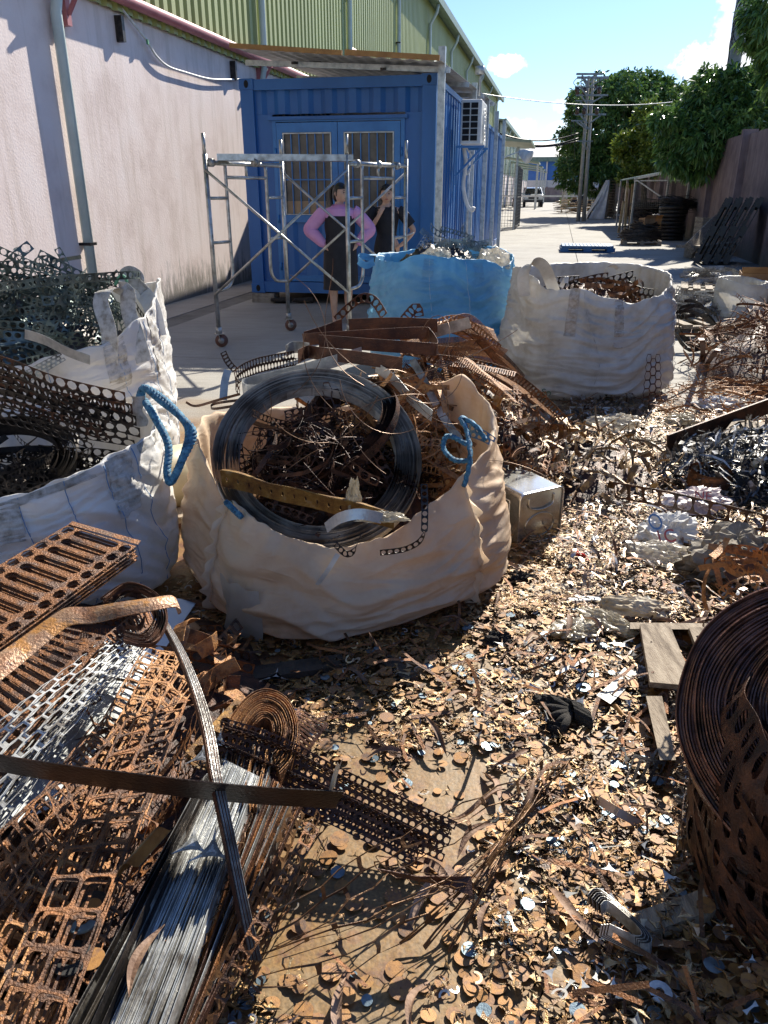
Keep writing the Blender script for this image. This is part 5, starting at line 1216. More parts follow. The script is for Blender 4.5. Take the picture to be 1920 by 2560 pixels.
T_SHARD = [([(-.10, 0, 0), (-.03, .012, .015), (.05, .004, .03), (.12, -.02, .01), (.12, -.008, .012), (.05, .018, .032), (-.03, .028, .017), (-.10, .012, 0)], [(0, 1, 6, 7), (1, 2, 5, 6), (2, 3, 4, 5)]),
           flat([(p[0] * 2.2, p[1] * 1.4) for p in arc3(.03, .012)]), ([(-.06, -.02, 0), (0, -.024, .02), (.06, -.01, 0), (.055, .02, 0), (0, .014, .022), (-.055, .012, 0)], [(0, 1, 4, 5), (1, 2, 3, 4)])]
def curly(m, c, d, L_, w, kind, rs, curl=1.0, up=None, sag=.0, ok=None):
    """one springy strip starting at c heading d"""
    pts = [Vector(c)]; d = Vector(d).normalized(); ax = Vector((rs.gauss(0, 1), rs.gauss(0, 1), rs.gauss(0, 1))).normalized()
    k = 9; turn = rs.uniform(.2, 1.0) * curl * 2.2 / k
    for i in range(k):
        d = (Matrix.Rotation(turn, 3, ax) @ d); d.z -= sag; d.normalize(); pts.append(pts[-1] + d * L_ / k)
    for p in pts:
        if p.z < .01: p.z = .01 + rs.random() * .01
    if ok is not None and not all(ok(p) for p in pts): return False
    pth = Path(pts, 3); wd_ = up or ax
    fn = strip_fn(pth, w, wd_)
    if kind == 'circ': m.perf(fn, max(3, int(L_ / w)), 1, circ(.40), 8)
    elif kind == 'circ2': m.perf(fn, max(3, int(2 * L_ / w)), 2, circ(.38), 6, True)
    elif kind == 'hex': m.perf(fn, max(3, int(1.2 * L_ / w)), 2, None, 8, True, 0, (.86, .86))
    elif kind == 'comb': m.comb(fn, max(5, int(L_ / w * 5)), .12, .45)
    elif kind == 'ladder': m.comb(fn, max(5, int(L_ / w * 2)), .12, .25, True)
    elif kind == 'flat': m.grid(fn, 14, 1)
    else: m.tube(pth.p[::2], w / 2, 4, cap=False)
    return True
def tangle(name, label, c, r, h, spec, mat, seed, cat='scrap', r0=0.0, Lr=(.25, .6), curl=1.0, squash=1.0, zb=0.0):
    """springy scrap filling a dome; spec: list of (kind, count, width)"""
    rs = random.Random(seed); m = MB(); c = Vector(c)
    for kind, cnt, w in spec:
        for _ in range(cnt):
            def ok(p_):
                x, y, z = p_.x - c.x, (p_.y - c.y) / squash, p_.z - c.z - zb
                q2 = (x * x + y * y) / (r * r)
                return q2 < 1.06 and z < h * 1.12 * math.sqrt(max(0, 1.06 - q2)) ** .8 + .05 and z > -.3
            for tr_ in range(9):
                a = rs.uniform(0, 2 * PI); q = math.sqrt(rs.uniform(r0, 1)); z = h * math.sqrt(max(0, 1 - q * q)) * rs.uniform(.55, 1.02)
                p = c + Vector((q * r * math.cos(a), q * r * squash * math.sin(a), z + zb)); b = a + rs.choice((-1, 1)) * rs.uniform(1.2, 2.6)
                if curly(m, p, (math.cos(b), math.sin(b), rs.uniform(-.25, .3)), rs.uniform(*Lr) * (1 - .07 * tr_), w * rs.uniform(.75, 1.25), kind, rs, curl, None if rs.random() < .5 else Vector((0, 0, 1)), .03, ok): break
    return tag(m.build(name, mat), label, cat, None, 'stuff')
def mound(name, label, c, rx, ry, h, mat, seed, kind=None, cat='scrap heap', rough=.25):
    m = MB(); c = Vector(c); off = Vector((seed * 3.7, seed, 0))
    def f(a, b):
        th = a * 2 * PI; q = b; d = Vector((math.cos(th) * q, math.sin(th) * q, 0))
        k = 1 + rough * noise.noise(d * 3 + off) + rough * .5 * noise.noise(d * 9 + off)
        return c + Vector((d.x * rx, d.y * ry, max(0, h * (1 - q ** 2.2) * k + .03 * noise.noise(d * 22 + off)) - (.02 if b > .98 else 0)))
    m.grid(f, 60, 26, True)
    return tag(m.build(name, mat), label, cat, None, kind)
def bag(name, label, c, R_, rims, mat, seed, Ry=None, rot=.4, nexp=3.0, fold=1.0, bulge=1.05, base=.86, top=.93, inner=.28, res=(260, 120)):
    """soft bulk sack: rims = list of (azimuth deg, rim height, radius factor)"""
    root = thing(name, label, 'bulk bag', c); c = Vector(c); Ry = Ry or R_
    rims = sorted(rims); off = Vector((seed * 5.1, seed * 2.3, seed))
    def rim(th):
        d = math.degrees(th) % 360
        for i in range(len(rims)):
            a = rims[i]; b = rims[(i + 1) % len(rims)]; a0 = a[0] % 360; b0 = b[0] % 360
            span = (b0 - a0) % 360; e = (d - a0) % 360
            if e <= span:
                t = e / max(span, 1e-6); t = t * t * (3 - 2 * t); return a[1] + (b[1] - a[1]) * t, a[2] + (b[2] - a[2]) * t
        return rims[0][1], rims[0][2]
    def rad(th, h):
        ct_, st_ = abs(math.cos(th - rot)), abs(math.sin(th - rot)); se = (ct_ ** nexp + st_ ** nexp) ** (-1 / nexp)
        se = se * (1 - .35 * h) + .35 * h * 1.03
        if h < .12: pr = base + (bulge * .97 - base) * math.sin(h / .12 * PI / 2)
        elif h < .55: pr = bulge * .97 + bulge * .03 * math.sin((h - .12) / .43 * PI)
        else: t = (h - .55) / .45; pr = bulge * .97 + (top - bulge * .97) * t * t
        return se * pr
    def S(th, h, off_r=0.0):
        rz, rf = rim(th); rz += .010 * noise.noise(Vector((math.cos(th) * 9, math.sin(th) * 9, seed)))
        x, y = math.cos(th), math.sin(th); q = Vector((x, y, 0))
        r = rad(th, min(h, 1.0)) * (1 + (rf - 1) * min(1, h) ** 1.5)
        z = rz * h
        w1 = noise.noise(q * 1.3 + Vector((0, 0, z * 2.2)) + off)
        zz = z * 9 + 1.6 * noise.noise(q * 1.6 + off) + .9 * math.sin(th * 2 + seed)          # sagging folds, mostly level
        w2 = (1 - abs(noise.noise(q * .9 + Vector((0, 0, zz)) + off * 2)) * 2.6)
        w2b = (1 - abs(noise.noise(q * 1.6 + Vector((0, 0, zz * 2.3 + th)) + off)) * 2.6)
        w3 = 1 - abs(noise.noise(q * 2.6 + Vector((0, 0, z * 26 + 4 * w1)) + off * 3)) * 2.4
        w4 = 1 - abs(noise.noise(q * 8 + Vector((0, 0, z * 3)) + off)) * 2.2
        low = 1 - .65 * h; nr = max(0, (h - .72) / .28)
        d = (.032 * w1 + .020 * w2 * low + .010 * w2b * low + .0055 * w3 * (1 - nr) + .006 * w4 * (nr * 1.6 + .1)) * fold * min(1, h * 9)
        return c + Vector((x * (R_ * r + d + off_r), y * (Ry * r + d + off_r), z + .012 * w3 * fold * h * (1 - nr)))
    m = MB(); nb = res[1]; kb, kw = 5, int(nb * .8)
    def f(a, b):
        th = a * 2 * PI; i = b * nb
        if i <= kb: p = S(th, 0); k = i / kb; return c + Vector(((p.x - c.x) * k, (p.y - c.y) * k, .004 * k))
        if i <= kw: return S(th, (i - kb) / (kw - kb))
        t = (i - kw) / (nb - kw); rz, rf = rim(th); e = S(th, 1.0); v = Vector((c.x - e.x, c.y - e.y, 0)).normalized()
        roll = .014 * math.sin(min(1, t * 8) * PI / 2)
        return e + v * (roll + .02 * t + .01 * noise.noise(Vector((e.x * 9, e.y * 9, t * 3)))) + Vector((0, 0, .006 * math.sin(min(1, t * 8) * PI) - (t ** 1.1) * min(inner, rz * .8)))
    m.grid(f, res[0], nb, True)
    m.build('fabric', mat, root)
    return root, S
def stitch(S, root, ths, mat, r=.0016, h0=.05, h1=.98, name='stitching', wob=.04):
    for th in ths:
        m = MB(); n_ = 40; m.tube([S(th + wob * math.sin(h0 + (h1 - h0) * i / n_ * 5), h0 + (h1 - h0) * i / n_, .003) for i in range(n_ + 1)], r, 5); m.build(name, mat, root)
def webpatch(S, root, th0, th1, h0, h1, mat, name='webbing', off_=.004):
    m = MB(); m.grid(lambda a, b: S(th0 + (th1 - th0) * a, h0 + (h1 - h0) * b, off_ + .002 * math.sin(b * 60)), 8, 30); m.build(name, mat, root)
def rope(m, pts, r, turns=60, strands=3, n=6):
    pth = Path(pts, 10); N_ = len(pth.p)
    for s in range(strands):
        out = []
        for i in range(N_ * 2):
            t = i / (N_ * 2 - 1); p = pth.at(t); tg = pth.tan(t); x = tg.cross(Vector((.3, .2, 1))).normalized(); y = tg.cross(x)
            a = 2 * PI * (turns * t + s / strands); out.append(p + (x * math.cos(a) + y * math.sin(a)) * r * .5)
        m.tube(out, r * .58, n, cap=True)
    return m
def sheet(name, mat, parts, label=None, cat=None, parent=None, solid=.0015):
    m = MB()
    for p in parts: p(m)
    return tag(m.build(name, mat, parent, solid=solid), label, cat)

ORD9 = ['topmost', 'second from top', 'third from top', 'fourth from top', 'fifth from top', 'sixth from top', 'third from bottom', 'second from bottom', 'lowest']
# ================================================================ BULK BAGS
rad_ = math.radians
# --- beige bag in the centre
CA = Vector((-.165, 2.80, 0))
bA, SA = bag('bulk_bag', 'big dirty beige bulk bag in the centre, overflowing with rusty coils and strips', CA, .535,
             [(-90, .335, .98), (-72, .36, .98), (-50, .45, .99), (-28, .54, 1.0), (-8, .59, 1.0), (12, .68, 1.02), (30, .74, 1.04), (50, .66, 1.02), (75, .56, .98), (100, .54, .98), (130, .58, .97), (165, .60, .98), (190, .56, .99), (205, .49, .98), (215, .40, .95), (224, .43, .93), (238, .41, .97), (255, .365, .97)], mt['beige_pp'], 3, .50, .55, 3.2, 1.0, 1.07, .84, .95, .34)
for k, (th, w) in enumerate(((rad_(-37), .03), (rad_(222), .028))):
    m = MB(); m.grid(lambda a, b: SA(th + .01 * math.sin(b * 17), .06 + .92 * a, .002 + w * b * (1 + .35 * math.sin(a * 34))) + Vector((.008 * b * math.sin(a * 50), 0, 0)), 60, 2)
    m.build('seam_flange', mt['beige_pp'], bA)
m = MB(); th0 = rad_(-122)
def lab(a, b):
    p = SA(th0 + .30 * (a - .5), .50 - .0 * b, .012); return p + Vector((.02 * math.sin(a * 7 + b * 3) * b, -.02 - .05 * b * (1 - b) - .0 * b, -.21 * b - .03 * a * b + .008 * math.sin(a * 14 + b * 6)))
m.grid(lab, 18, 18); m.build('document_pouch', M('milky_plastic_pouch', [(.42, .40, .36), (.56, .54, .50)], .3, 0, 8, 5, .4, 30, trans=.25, alpha=.75), bA)
m = MB(); p = SA(rad_(-22), 1.0, -.01)
rope(m, [PD(1160, 1215, 2.47), PD(1175, 1150, 2.50), PD(1168, 1080, 2.60), PD(1152, 1045, 2.66), PD(1190, 1065, 2.62), PD(1213, 1100, 2.6)], .010, 30)
rope(m, [PD(1175, 1152, 2.52), PD(1135, 1150, 2.55), PD(1108, 1120, 2.6), PD(1120, 1090, 2.62), PD(1165, 1110, 2.55)], .010, 22)
m.build('rope_handle', mt['strap_b'], bA)
m = MB(); rope(m, [PD(565, 1255, 2.42), PD(585, 1275, 2.40), PD(603, 1292, 2.38)], .011, 10); m.build('rope_handle', mt['strap_b'], bA)
# --- white bag front left, with blue webbing
CB = Vector((-1.40, 2.78, 0))
bB, SB = bag('bulk_bag', 'white bulk bag at the left front with a twisted blue webbing handle', CB, .50,
             [(-90, .46, 1.0), (-70, .50, 1.0), (-45, .55, 1.0), (-20, .60, 1.0), (0, .60, 1.02), (14, .655, 1.04), (26, .60, 1.0), (60, .58, 1), (120, .56, 1), (180, .5, 1), (230, .46, 1)], mt['white_pp'], 8, .48, .3, 3.5, 1.15, 1.06, .88, .97, .25)
thread = M('blue_thread', [(.10, .22, .42), (.16, .30, .52)], .7)
stitch(SB, bB, [rad_(-78), rad_(-64), rad_(-48), rad_(-33), rad_(-20)], thread)
webpatch(SB, bB, rad_(-78), rad_(-66), .68, .97, mt['strap_w'])
webpatch(SB, bB, rad_(-34), rad_(-24), .62, .985, mt['strap_w'])
webpatch(SB, bB, rad_(-110), rad_(12), .93, .99, mt['strap_w'], 'hem_band')
m = MB(); a = PD(352, 1020, 2.78)
for o in (0, .016):
    rope(m, [PD(345, 1010, 2.80) + Vector((o, 0, 0)), PD(360, 970, 2.80), PD(400, 1000, 2.75) + Vector((o, 0, 0)), PD(455, 1045, 2.68), PD(472, 1085, 2.64) + Vector((o, 0, 0)), PD(455, 1150, 2.58), PD(428, 1205, 2.56), PD(418, 1180, 2.58), PD(420, 1110, 2.65), PD(385, 1040, 2.72), PD(360, 1000, 2.80)], .014, 20, 3, 7)
m.build('webbing_handle', mt['strap_b'], bB)
m = MB(); m.grid(lambda a, b: PD(335 + 32 * a - 10 * b + 6 * math.sin(b * 9), 1065 - 75 * b, 2.80 - .02 * a) + Vector((.0, -.01 * math.sin(a * PI), 0)), 6, 14); m.build('corner_tab', mt['strap_w'], bB)
# --- white bag behind it with two handles
CC = Vector((-1.72, 4.02, 0))
bC, SC = bag('bulk_bag', 'white bulk bag at the left back with two tall grey webbing handles', CC, .56,
             [(-90, .68, 1.0), (-50, .76, 1.0), (-25, .86, 1.0), (0, .92, 1.02), (20, 1.0, 1.04), (50, .95, 1.0), (90, .88, 1), (150, .85, 1), (200, .74, 1)], mt['white_pp'], 12, .52, .2, 3.5, .9, 1.04, .88, .97, .3)
stitch(SC, bC, [rad_(-70), rad_(-40), rad_(-22), rad_(-8)], thread, .0014)
webpatch(SC, bC, rad_(-48), rad_(-38), .70, .985, mt['strap_w']); webpatch(SC, bC, rad_(-20), rad_(-12), .66, .99, mt['strap_w'])
def loop(pts, w, wd_, mat, root, name='webbing_handle', n=40, Y=None):
    m = MB(); m.grid(strip_fn(Path(pts, 6), w, wd_), n, 2); return m.build(name, mat, root, solid=.002)
loop([PD(275, 915, 3.62), PD(272, 830, 3.62), PD(252, 760, 3.68), PD(262, 728, 3.72), (PD(290, 722, 3.8)), PD(318, 730, 3.8), PD(322, 780, 3.78), PD(345, 850, 3.72), PD(360, 905, 3.68)], .075, Vector((1, 0, .15)), mt['strap_w'], bC)
loop([PD(372, 780, 4.15), PD(362, 730, 4.1), PD(330, 700, 4.1), PD(308, 690, 4.1), PD(325, 678, 4.1), PD(345, 690, 4.12), PD(350, 710, 4.12)], .055, Vector((.3, 0, 1)), mt['strap_w'], bC)
loop([PD(395, 840, 3.95), PD(380, 770, 4.0), PD(355, 730, 4.1), PD(315, 700, 4.1), PD(300, 694, 4.1)], .085, Vector((.8, .3, .6)), mt['white_pp'], bC, 'rim_flap')
m = MB(); rope(m, [PD(288, 712, 4.05), PD(300, 690, 4.05), PD(312, 693, 4.05), PD(318, 706, 4.05)], .008, 6); m.build('green_tie', M('green_twine', [(.12, .35, .2), (.2, .45, .28)]), bC)
# --- blue bag
CD = Vector((.47, 6.75, 0))
bD, SD = bag('bulk_bag', 'bright blue bulk bag behind the beige one, holding perforated scrap and clear plastic', CD, .575,
             [(-90, .95, .96), (-60, .93, .98), (-110, .97, .94), (-135, .90, .97), (-30, .86, 1.0), (0, .94, 1.02), (30, .98, 1), (60, .97, 1), (90, .98, 1), (130, .92, .98), (165, .93, .95), (195, .90, .93)], mt['blue_pp'], 21, .55, .3, 3.0, 1.3, 1.03, .84, .92, .3, (220, 110))
stitch(SD, bD, [rad_(-100), rad_(-70)], M('pale_thread', [(.4, .55, .65), (.5, .62, .7)]), .002)
webpatch(SD, bD, rad_(-107), rad_(-99), .78, .97, mt['blue_pp']); webpatch(SD, bD, rad_(-65), rad_(-57), .80, .97, mt['blue_pp'])
loop([PD(935, 650, 6.35), PD(915, 642, 6.3), PD(900, 642, 6.25), PD(897, 652, 6.2), PD(915, 664, 6.2), PD(935, 655, 6.25)], .05, Vector((.0, .2, 1)), mt['blue_pp'], bD)
loop([PD(960, 640, 6.4), PD(930, 637, 6.35), PD(905, 640, 6.3)], .03, Vector((.0, .9, .2)), mt['blue_pp'], bD)
crumple('plastic_film', 'clear plastic film on the right rim of the blue bag', PD(1232, 650, 6.6) + Vector((0, 0, -.06)), .17, .15, .17, mt['clear'], 5, 'plastic', n=20, amp=.3)
crumple('plastic_film', 'whitish plastic film at the middle of the blue bag rim', PD(1090, 632, 6.5) + Vector((0, 0, -.05)), .15, .12, .10, mt['clear'], 6, 'plastic', n=18, amp=.3)
# --- white bag on the right
CE = Vector((1.55, 6.0, 0))
bE, SE = bag('bulk_bag', 'grimy white bulk bag on the right with a stiff loop handle and round-holed strips inside', CE, .57,
             [(-90, .74, .97), (-70, .70, .97), (-50, .74, .98), (-20, .82, 1.0), (0, .87, 1.0), (40, .89, 1), (80, .89, .98), (120, .88, .98), (150, .86, .98), (178, .90, .98), (205, .86, .97), (225, .78, .96), (250, .80, .97)], mt['grey_pp'], 31, .55, .25, 3.2, 1.35, 1.05, .86, .93, .3, (220, 110))
brown_web = M('brown_stained_webbing', [(.34, .28, .22), (.58, .53, .47)], .8, 0, 30, 5, .3, 300)
webpatch(SE, bE, rad_(-117), rad_(-110), .60, 1.0, brown_web); webpatch(SE, bE, rad_(-85), rad_(-78), .55, 1.0, brown_web); webpatch(SE, bE, rad_(-36), rad_(-28), .66, .97, mt['strap_w'])
stitch(SE, bE, [rad_(-30), rad_(-100)], mt['strap_w'], .002, wob=.12)
loop([PD(1312, 740, 5.65), PD(1308, 690, 5.65), PD(1325, 662, 5.65), PD(1345, 656, 5.65), PD(1362, 670, 5.65), PD(1375, 700, 5.68), PD(1385, 728, 5.7)], .085, Vector((.5, -.3, .4)), mt['grey_pp'], bE)
loop([PD(1402, 718, 5.6), PD(1412, 700, 5.6), PD(1417, 692, 5.6), PD(1415, 708, 5.58)], .03, Vector((.6, 0, .2)), mt['grey_pp'], bE)
loop([PD(1512, 690, 6.3), PD(1516, 672, 6.3), PD(1530, 664, 6.3), PD(1545, 672, 6.3)], .04, Vector((.2, -.6, .4)), mt['grey_pp'], bE)
# small sack with white plastic at right
CF = P(1862, 832); bF, SF = bag('sack', 'smaller violet-white sack at the right edge standing among wire scrap', CF + Vector((0, .25, 0)), .25,
             [(-90, .50, 1), (0, .52, 1), (90, .55, 1), (180, .55, 1)], mt['grey_pp'], 41, .24, .3, 2.6, .9, 1.05, .9, .9, .1, (90, 50))
# ================================================================ BAG CONTENTS
rd, rk, ro, rb = mt['rust'], mt['rust_dark'], mt['rust_orange'], mt['rust_brown']
mound('scrap_fill', 'dark rusty scrap filling the beige bag', CA + Vector((0, .02, .10)), .50, .48, .32, rk, 1, 'stuff')
tangle('scrap_tangle', 'rusty punched strips tangled inside the beige bag', CA + Vector((-.02, .06, .20)), .46, .34, [('circ', 90, .035), ('circ2', 34, .05), ('flat', 60, .02), ('wire', 30, .003), ('hex', 14, .05)], rk, 2, Lr=(.25, .6))
tangle('scrap_tangle', 'brighter orange offcut strips piled at the back right of the beige bag', CA + Vector((.24, .26, .30)), .34, .44, [('circ', 30, .03), ('flat', 90, .02), ('wire', 30, .003), ('ladder', 10, .03)], ro, 3, Lr=(.15, .45))
tangle('scrap_tangle', 'dark tangled strips and wires packed inside the grey coil', (-.25, 2.72, .30), .33, .40, [('circ', 46, .03), ('wire', 90, .004), ('flat', 40, .016), ('hex', 16, .05)], rk, 46, Lr=(.15, .45), curl=1.4)
m = MB(); rs = random.Random(9)
for k in range(22):
    a = PD(rs.uniform(640, 1120), rs.uniform(930, 1180), rs.uniform(2.45, 2.8)); curly(m, a, (rs.gauss(0, 1), rs.gauss(0, .3), rs.gauss(0, .8)), rs.uniform(.25, .6), .0026, 'wire', rs, 2.0)
tag(m.build('loose_wire', M('rusty_wire', [(.12, .06, .03), (.30, .19, .12)], .4, .5)), 'thin rusty wires looping over the coil in the beige bag', 'wire', None, 'stuff')
def ringcoil(name, label, c, nrm, r0, r1, w, turns, mat, seed, jit=.006, seg=72, squash=1.0, cat='coil', arc=2 * PI, a00=0):
    rs = random.Random(seed); c = Vector(c); n_ = Vector(nrm).normalized(); x = n_.cross(Vector((0, 0, 1))); x.normalize(); y = n_.cross(x); m = MB()
    for k in range(turns):
        r = r0 + (r1 - r0) * k / max(1, turns - 1); o = rs.gauss(0, jit); ex = rs.uniform(-.006, .006); ey = rs.uniform(-.006, .006); ph = rs.uniform(0, 6)
        def f(a, b, r=r, o=o, ex=ex, ey=ey, ph=ph):
            th = a00 + a * arc; rr = r + .002 * math.sin(3 * th + ph)
            return c + x * (rr * math.cos(th) + ex) + y * (rr * math.sin(th) * squash + ey) + n_ * (w * (b - .5) + o)
        m.grid(f, seg, 1, arc > 6.28)
    return tag(m.build(name, mat), label, cat)
ringcoil('strip_coil', 'large grey-brown coil of steel strip leaning in the beige bag', PD(797, 1146, 2.66), (.10, -.66, .74), .285, .375, .05, 34, M('streaky_grey_coil', [(.18, .155, .135), (.50, .48, .45), (.72, .71, .68)], .5, .1, 8, 6, .1, 120, island=.9), 1, .004)
ringcoil('strip_coil', 'rust-brown inner coil lying aslant inside the large grey one', PD(850, 1075, 2.84), (-.45, -.35, .82), .19, .25, .03, 26, rk, 2)
sheet('perforated_plate', mt['blue_steel'], [lambda m: m.perf(quad_fn(PD(1165, 1060, 2.72), PD(1240, 1095, 2.62), PD(1232, 1118, 2.60), PD(1155, 1092, 2.68), .02), 5, 2, circ(.36), 10, True)], 'small grey plate with round holes under the blue rope of the beige bag', 'plate')
def ridged_coil(name, label, c, nrm, r0, r1, w, turns, mat, seed, cat='coil', dome=.0, wob=.006):
    """tightly wound strip: every turn is a ridge of its own height on one closed face, with a side wall"""
    rs = random.Random(seed); c = Vector(c); n_ = Vector(nrm).normalized(); x = n_.cross(Vector((0, 0, 1))).normalized(); y = n_.cross(x)
    hts = [rs.gauss(0, .0045) for _ in range(turns)]; prof = [(r0 * .5, -.05)]
    for k in range(turns):
        a = r0 + (r1 - r0) * k / turns; d = (r1 - r0) / turns
        prof += [(a, -.007), (a + d * .25, hts[k]), (a + d * .75, hts[k] * .9), (a + d * .98, -.008)]
    prof += [(r1, -.01), (r1 * 1.01, -w * .5), (r1, -w)]
    m = MB(); nb = len(prof) - 1
    def f(a, b):
        th = a * 2 * PI; r, h = prof[min(nb, int(b * nb + .5))]
        q = 1 + wob * math.sin(3 * th + r * 30) + wob * math.sin(7 * th + r * 55)
        return c + x * (r * q * math.cos(th)) + y * (r * q * math.sin(th)) + n_ * (h + dome * (1 - (r / r1) ** 2) + .006 * math.sin(2 * th + r * 25) + .003 * math.sin(9 * th + r * 70))
    m.grid(f, 96, nb, True)
    return tag(m.build(name, mat, smooth=False), label, cat)
# yellow-brown channel lying across the front
m = MB(); a, b = PD(553, 1196, 2.46), PD(985, 1302, 2.30); d = (b - a).normalized()
for (w, ax) in ((.062, Vector((0, -.15, 1))), ):
    fz = lambda s, t: a.lerp(b, s) + Vector((0, -.25, 1)).normalized() * (.066 * (t - .5) * (1 + .05 * math.sin(s * 19))) + Vector((0, .003 * math.sin(s * 13), .0015 * math.sin(s * 17)))
    m.perf(fz, 15, 1, lambda q: (.10 * math.cos(q), .14 * math.sin(q)), 8)
    m.grid(lambda s, t: fz(s, 1) + Vector((.004, .030 * t * (.6 + .4 * math.sin(s * 9 + 1)), -.006 * t)), 40, 2)
tag(m.build('steel_channel', M('ochre_painted_steel', [(.07, .035, .018), (.17, .085, .022), (.26, .15, .035), (.34, .27, .17)], .42, .3, 22, 9, .35, 160, cov=(.3, .75)), None, solid=.002), 'long ochre-brown angle strip lying across the front of the beige bag opening', 'channel')
yb = M('yellow_brown_rusted_channel', [(.10, .06, .03), (.22, .13, .04), (.30, .19, .06)], .45, .3, 26, 8, .4, 200)
def strip(name, label, pts, w, wd_, mat, n=36, solid=.0015, cat='steel strip', sm=None):
    m = MB(); m.grid(strip_fn(Path([Vector(p) for p in pts], 6), w, wd_), n, 1); return tag(m.build(name, mat, solid=solid, smooth=sm), label, cat)
UPV = Vector((0, -.12, 1))
strip('steel_strip', 'grey galvanised strip folded back on itself, on top of the beige bag load', [PD(812, 944, 2.98), PD(740, 958, 2.92), PD(660, 975, 2.86), PD(622, 978, 2.86), PD(606, 968, 2.92), PD(625, 958, 3.0), PD(720, 935, 3.05), PD(840, 902, 3.12), PD(905, 882, 3.18)], .052, UPV, mt['galv'], 60)
m = MB(); m.grid(strip_fn(Path([PD(722, 960, 2.905), PD(770, 950, 2.93)], 4), .054, UPV), 4, 1); tag(m.build('tape_band', rb, solid=.003), 'brown rusty sleeve round the folded grey strip', 'sleeve')
strip('steel_strip', 'white bent strip end catching light at the front lip of the beige bag', [PD(815, 1320, 2.28), PD(850, 1295, 2.25), PD(900, 1285, 2.24), PD(955, 1296, 2.26)], .035, Vector((.1, .3, 1)), mt['galv'])
strip('steel_strip', 'short pale strip hanging down the front of the beige bag', [PD(845, 1385, 2.23), PD(820, 1425, 2.22), PD(793, 1462, 2.22)], .016, Vector((1, .2, .5)), mt['grey_pp'])
strip('steel_strip', 'bright galvanised strip lying aslant at the back right of the coil', [PD(940, 918, 3.1), PD(985, 950, 3.02), PD(1030, 1000, 2.92), PD(1080, 1040, 2.8)], .045, Vector((.2, -.3, 1)), mt['galv'])
strip('steel_strip', 'narrow white-edged strip pointing down right from the heap top', [PD(1030, 900, 3.3), PD(1060, 950, 3.2), PD(1100, 1030, 3.0), PD(1150, 1100, 2.85)], .03, Vector((1, -.3, .3)), mt['galv_dirty'])
# folded brown strips on top
BH = .052
strip('folded_strip', 'long brown flat bar standing on edge at the top of the heap, rearmost', [PD(872, 814, 3.52), PD(980, 810, 3.50), PD(1094, 814, 3.46)], .060, UPV, rb)
strip('folded_strip', 'short brown strip running up left from the sharp corner of the folded strip', [PD(760, 846, 3.34), PD(810, 830, 3.45), PD(855, 812, 3.55)], .058, UPV, rb)
strip('folded_strip', 'brown folded strip forming a flattened loop on top of the heap', [PD(760, 850, 3.33), PD(775, 848, 3.31), PD(930, 838, 3.33), PD(1055, 832, 3.35), PD(1075, 838, 3.33), PD(1092, 862, 3.22), PD(1092, 874, 3.17), PD(1070, 872, 3.16), PD(930, 862, 3.18), PD(797, 852, 3.22)], .052, UPV, rb, 90)
strip('folded_strip', 'dark brown strip under the folded loop, left end curled open', [PD(745, 892, 3.1), PD(770, 880, 3.2), PD(800, 884, 3.14), PD(900, 895, 3.1), PD(1005, 910, 3.05)], .055, UPV, rb)
strip('folded_strip', 'grey steel bar sticking out right of the brown bars', [PD(1060, 842, 3.55), PD(1095, 828, 3.52), PD(1175, 806, 3.48)], .05, UPV, mt['galv_dirty'])
strip('folded_strip', 'pale grey strip end poking out left of the dark brown strip', [PD(715, 878, 3.2), PD(735, 868, 3.25), PD(775, 872, 3.2)], .05, UPV, mt['galv_dirty'])
sheet('perforated_strip', rk, [lambda m: m.perf(strip_fn(Path([PD(600, 975, 2.95), PD(590, 945, 3.0), PD(640, 915, 3.1), PD(740, 895, 3.2)], 6), .065, UPV), 26, 2, circ(.40), 8, True)], 'dark perforated strip with round holes along the left of the heap top', 'steel strip')
sheet('perforated_strip', rk, [lambda m: m.perf(strip_fn(Path([PD(558, 880, 3.05), PD(570, 905, 3.02), PD(588, 925, 3.0)], 4), .026, Vector((1, 0, .3))), 6, 1, circ(.36), 8)], 'short ladder-like strip sticking up at the left of the heap', 'steel strip')
strip('steel_strip', 'crumpled shiny strip hanging at the left corner of the heap', [PD(570, 925, 2.98), PD(562, 955, 2.95), PD(558, 1000, 2.9)], .03, Vector((1, 0, 0)), mt['galv'])
strip('steel_strip', 'thin brown strip bent out over the left rim of the beige bag', [PD(465, 1005, 2.95), PD(490, 1015, 2.95), PD(545, 1000, 2.9), PD(600, 985, 2.85)], .010, UPV, rb)
strip('steel_strip', 'second thin brown strip looped over the left rim of the beige bag', [PD(620, 998, 2.8), PD(560, 1005, 2.85), PD(530, 1012, 2.9), PD(535, 1022, 2.85), PD(600, 1012, 2.8)], .010, UPV, rb)
for k, (pts, lab_) in enumerate((([PD(840, 800, 3.7), PD(870, 770, 3.72), PD(905, 745, 3.75), PD(935, 752, 3.75), PD(960, 790, 3.7)], 'arched ladder strip rising from the heap in front of the blue bag'), ([PD(1010, 800, 3.6), PD(1040, 768, 3.6), PD(1048, 792, 3.6)], 'small rusty prong strip rising behind the brown bars'))):
    sheet('perforated_strip', rb, [lambda m, pts=pts, k=k: m.perf(strip_fn(Path(pts, 5), .045, Vector((.5, 0, 1))), 10 - 4 * k, 1, circ(.38), 8)], lab_, 'steel strip')
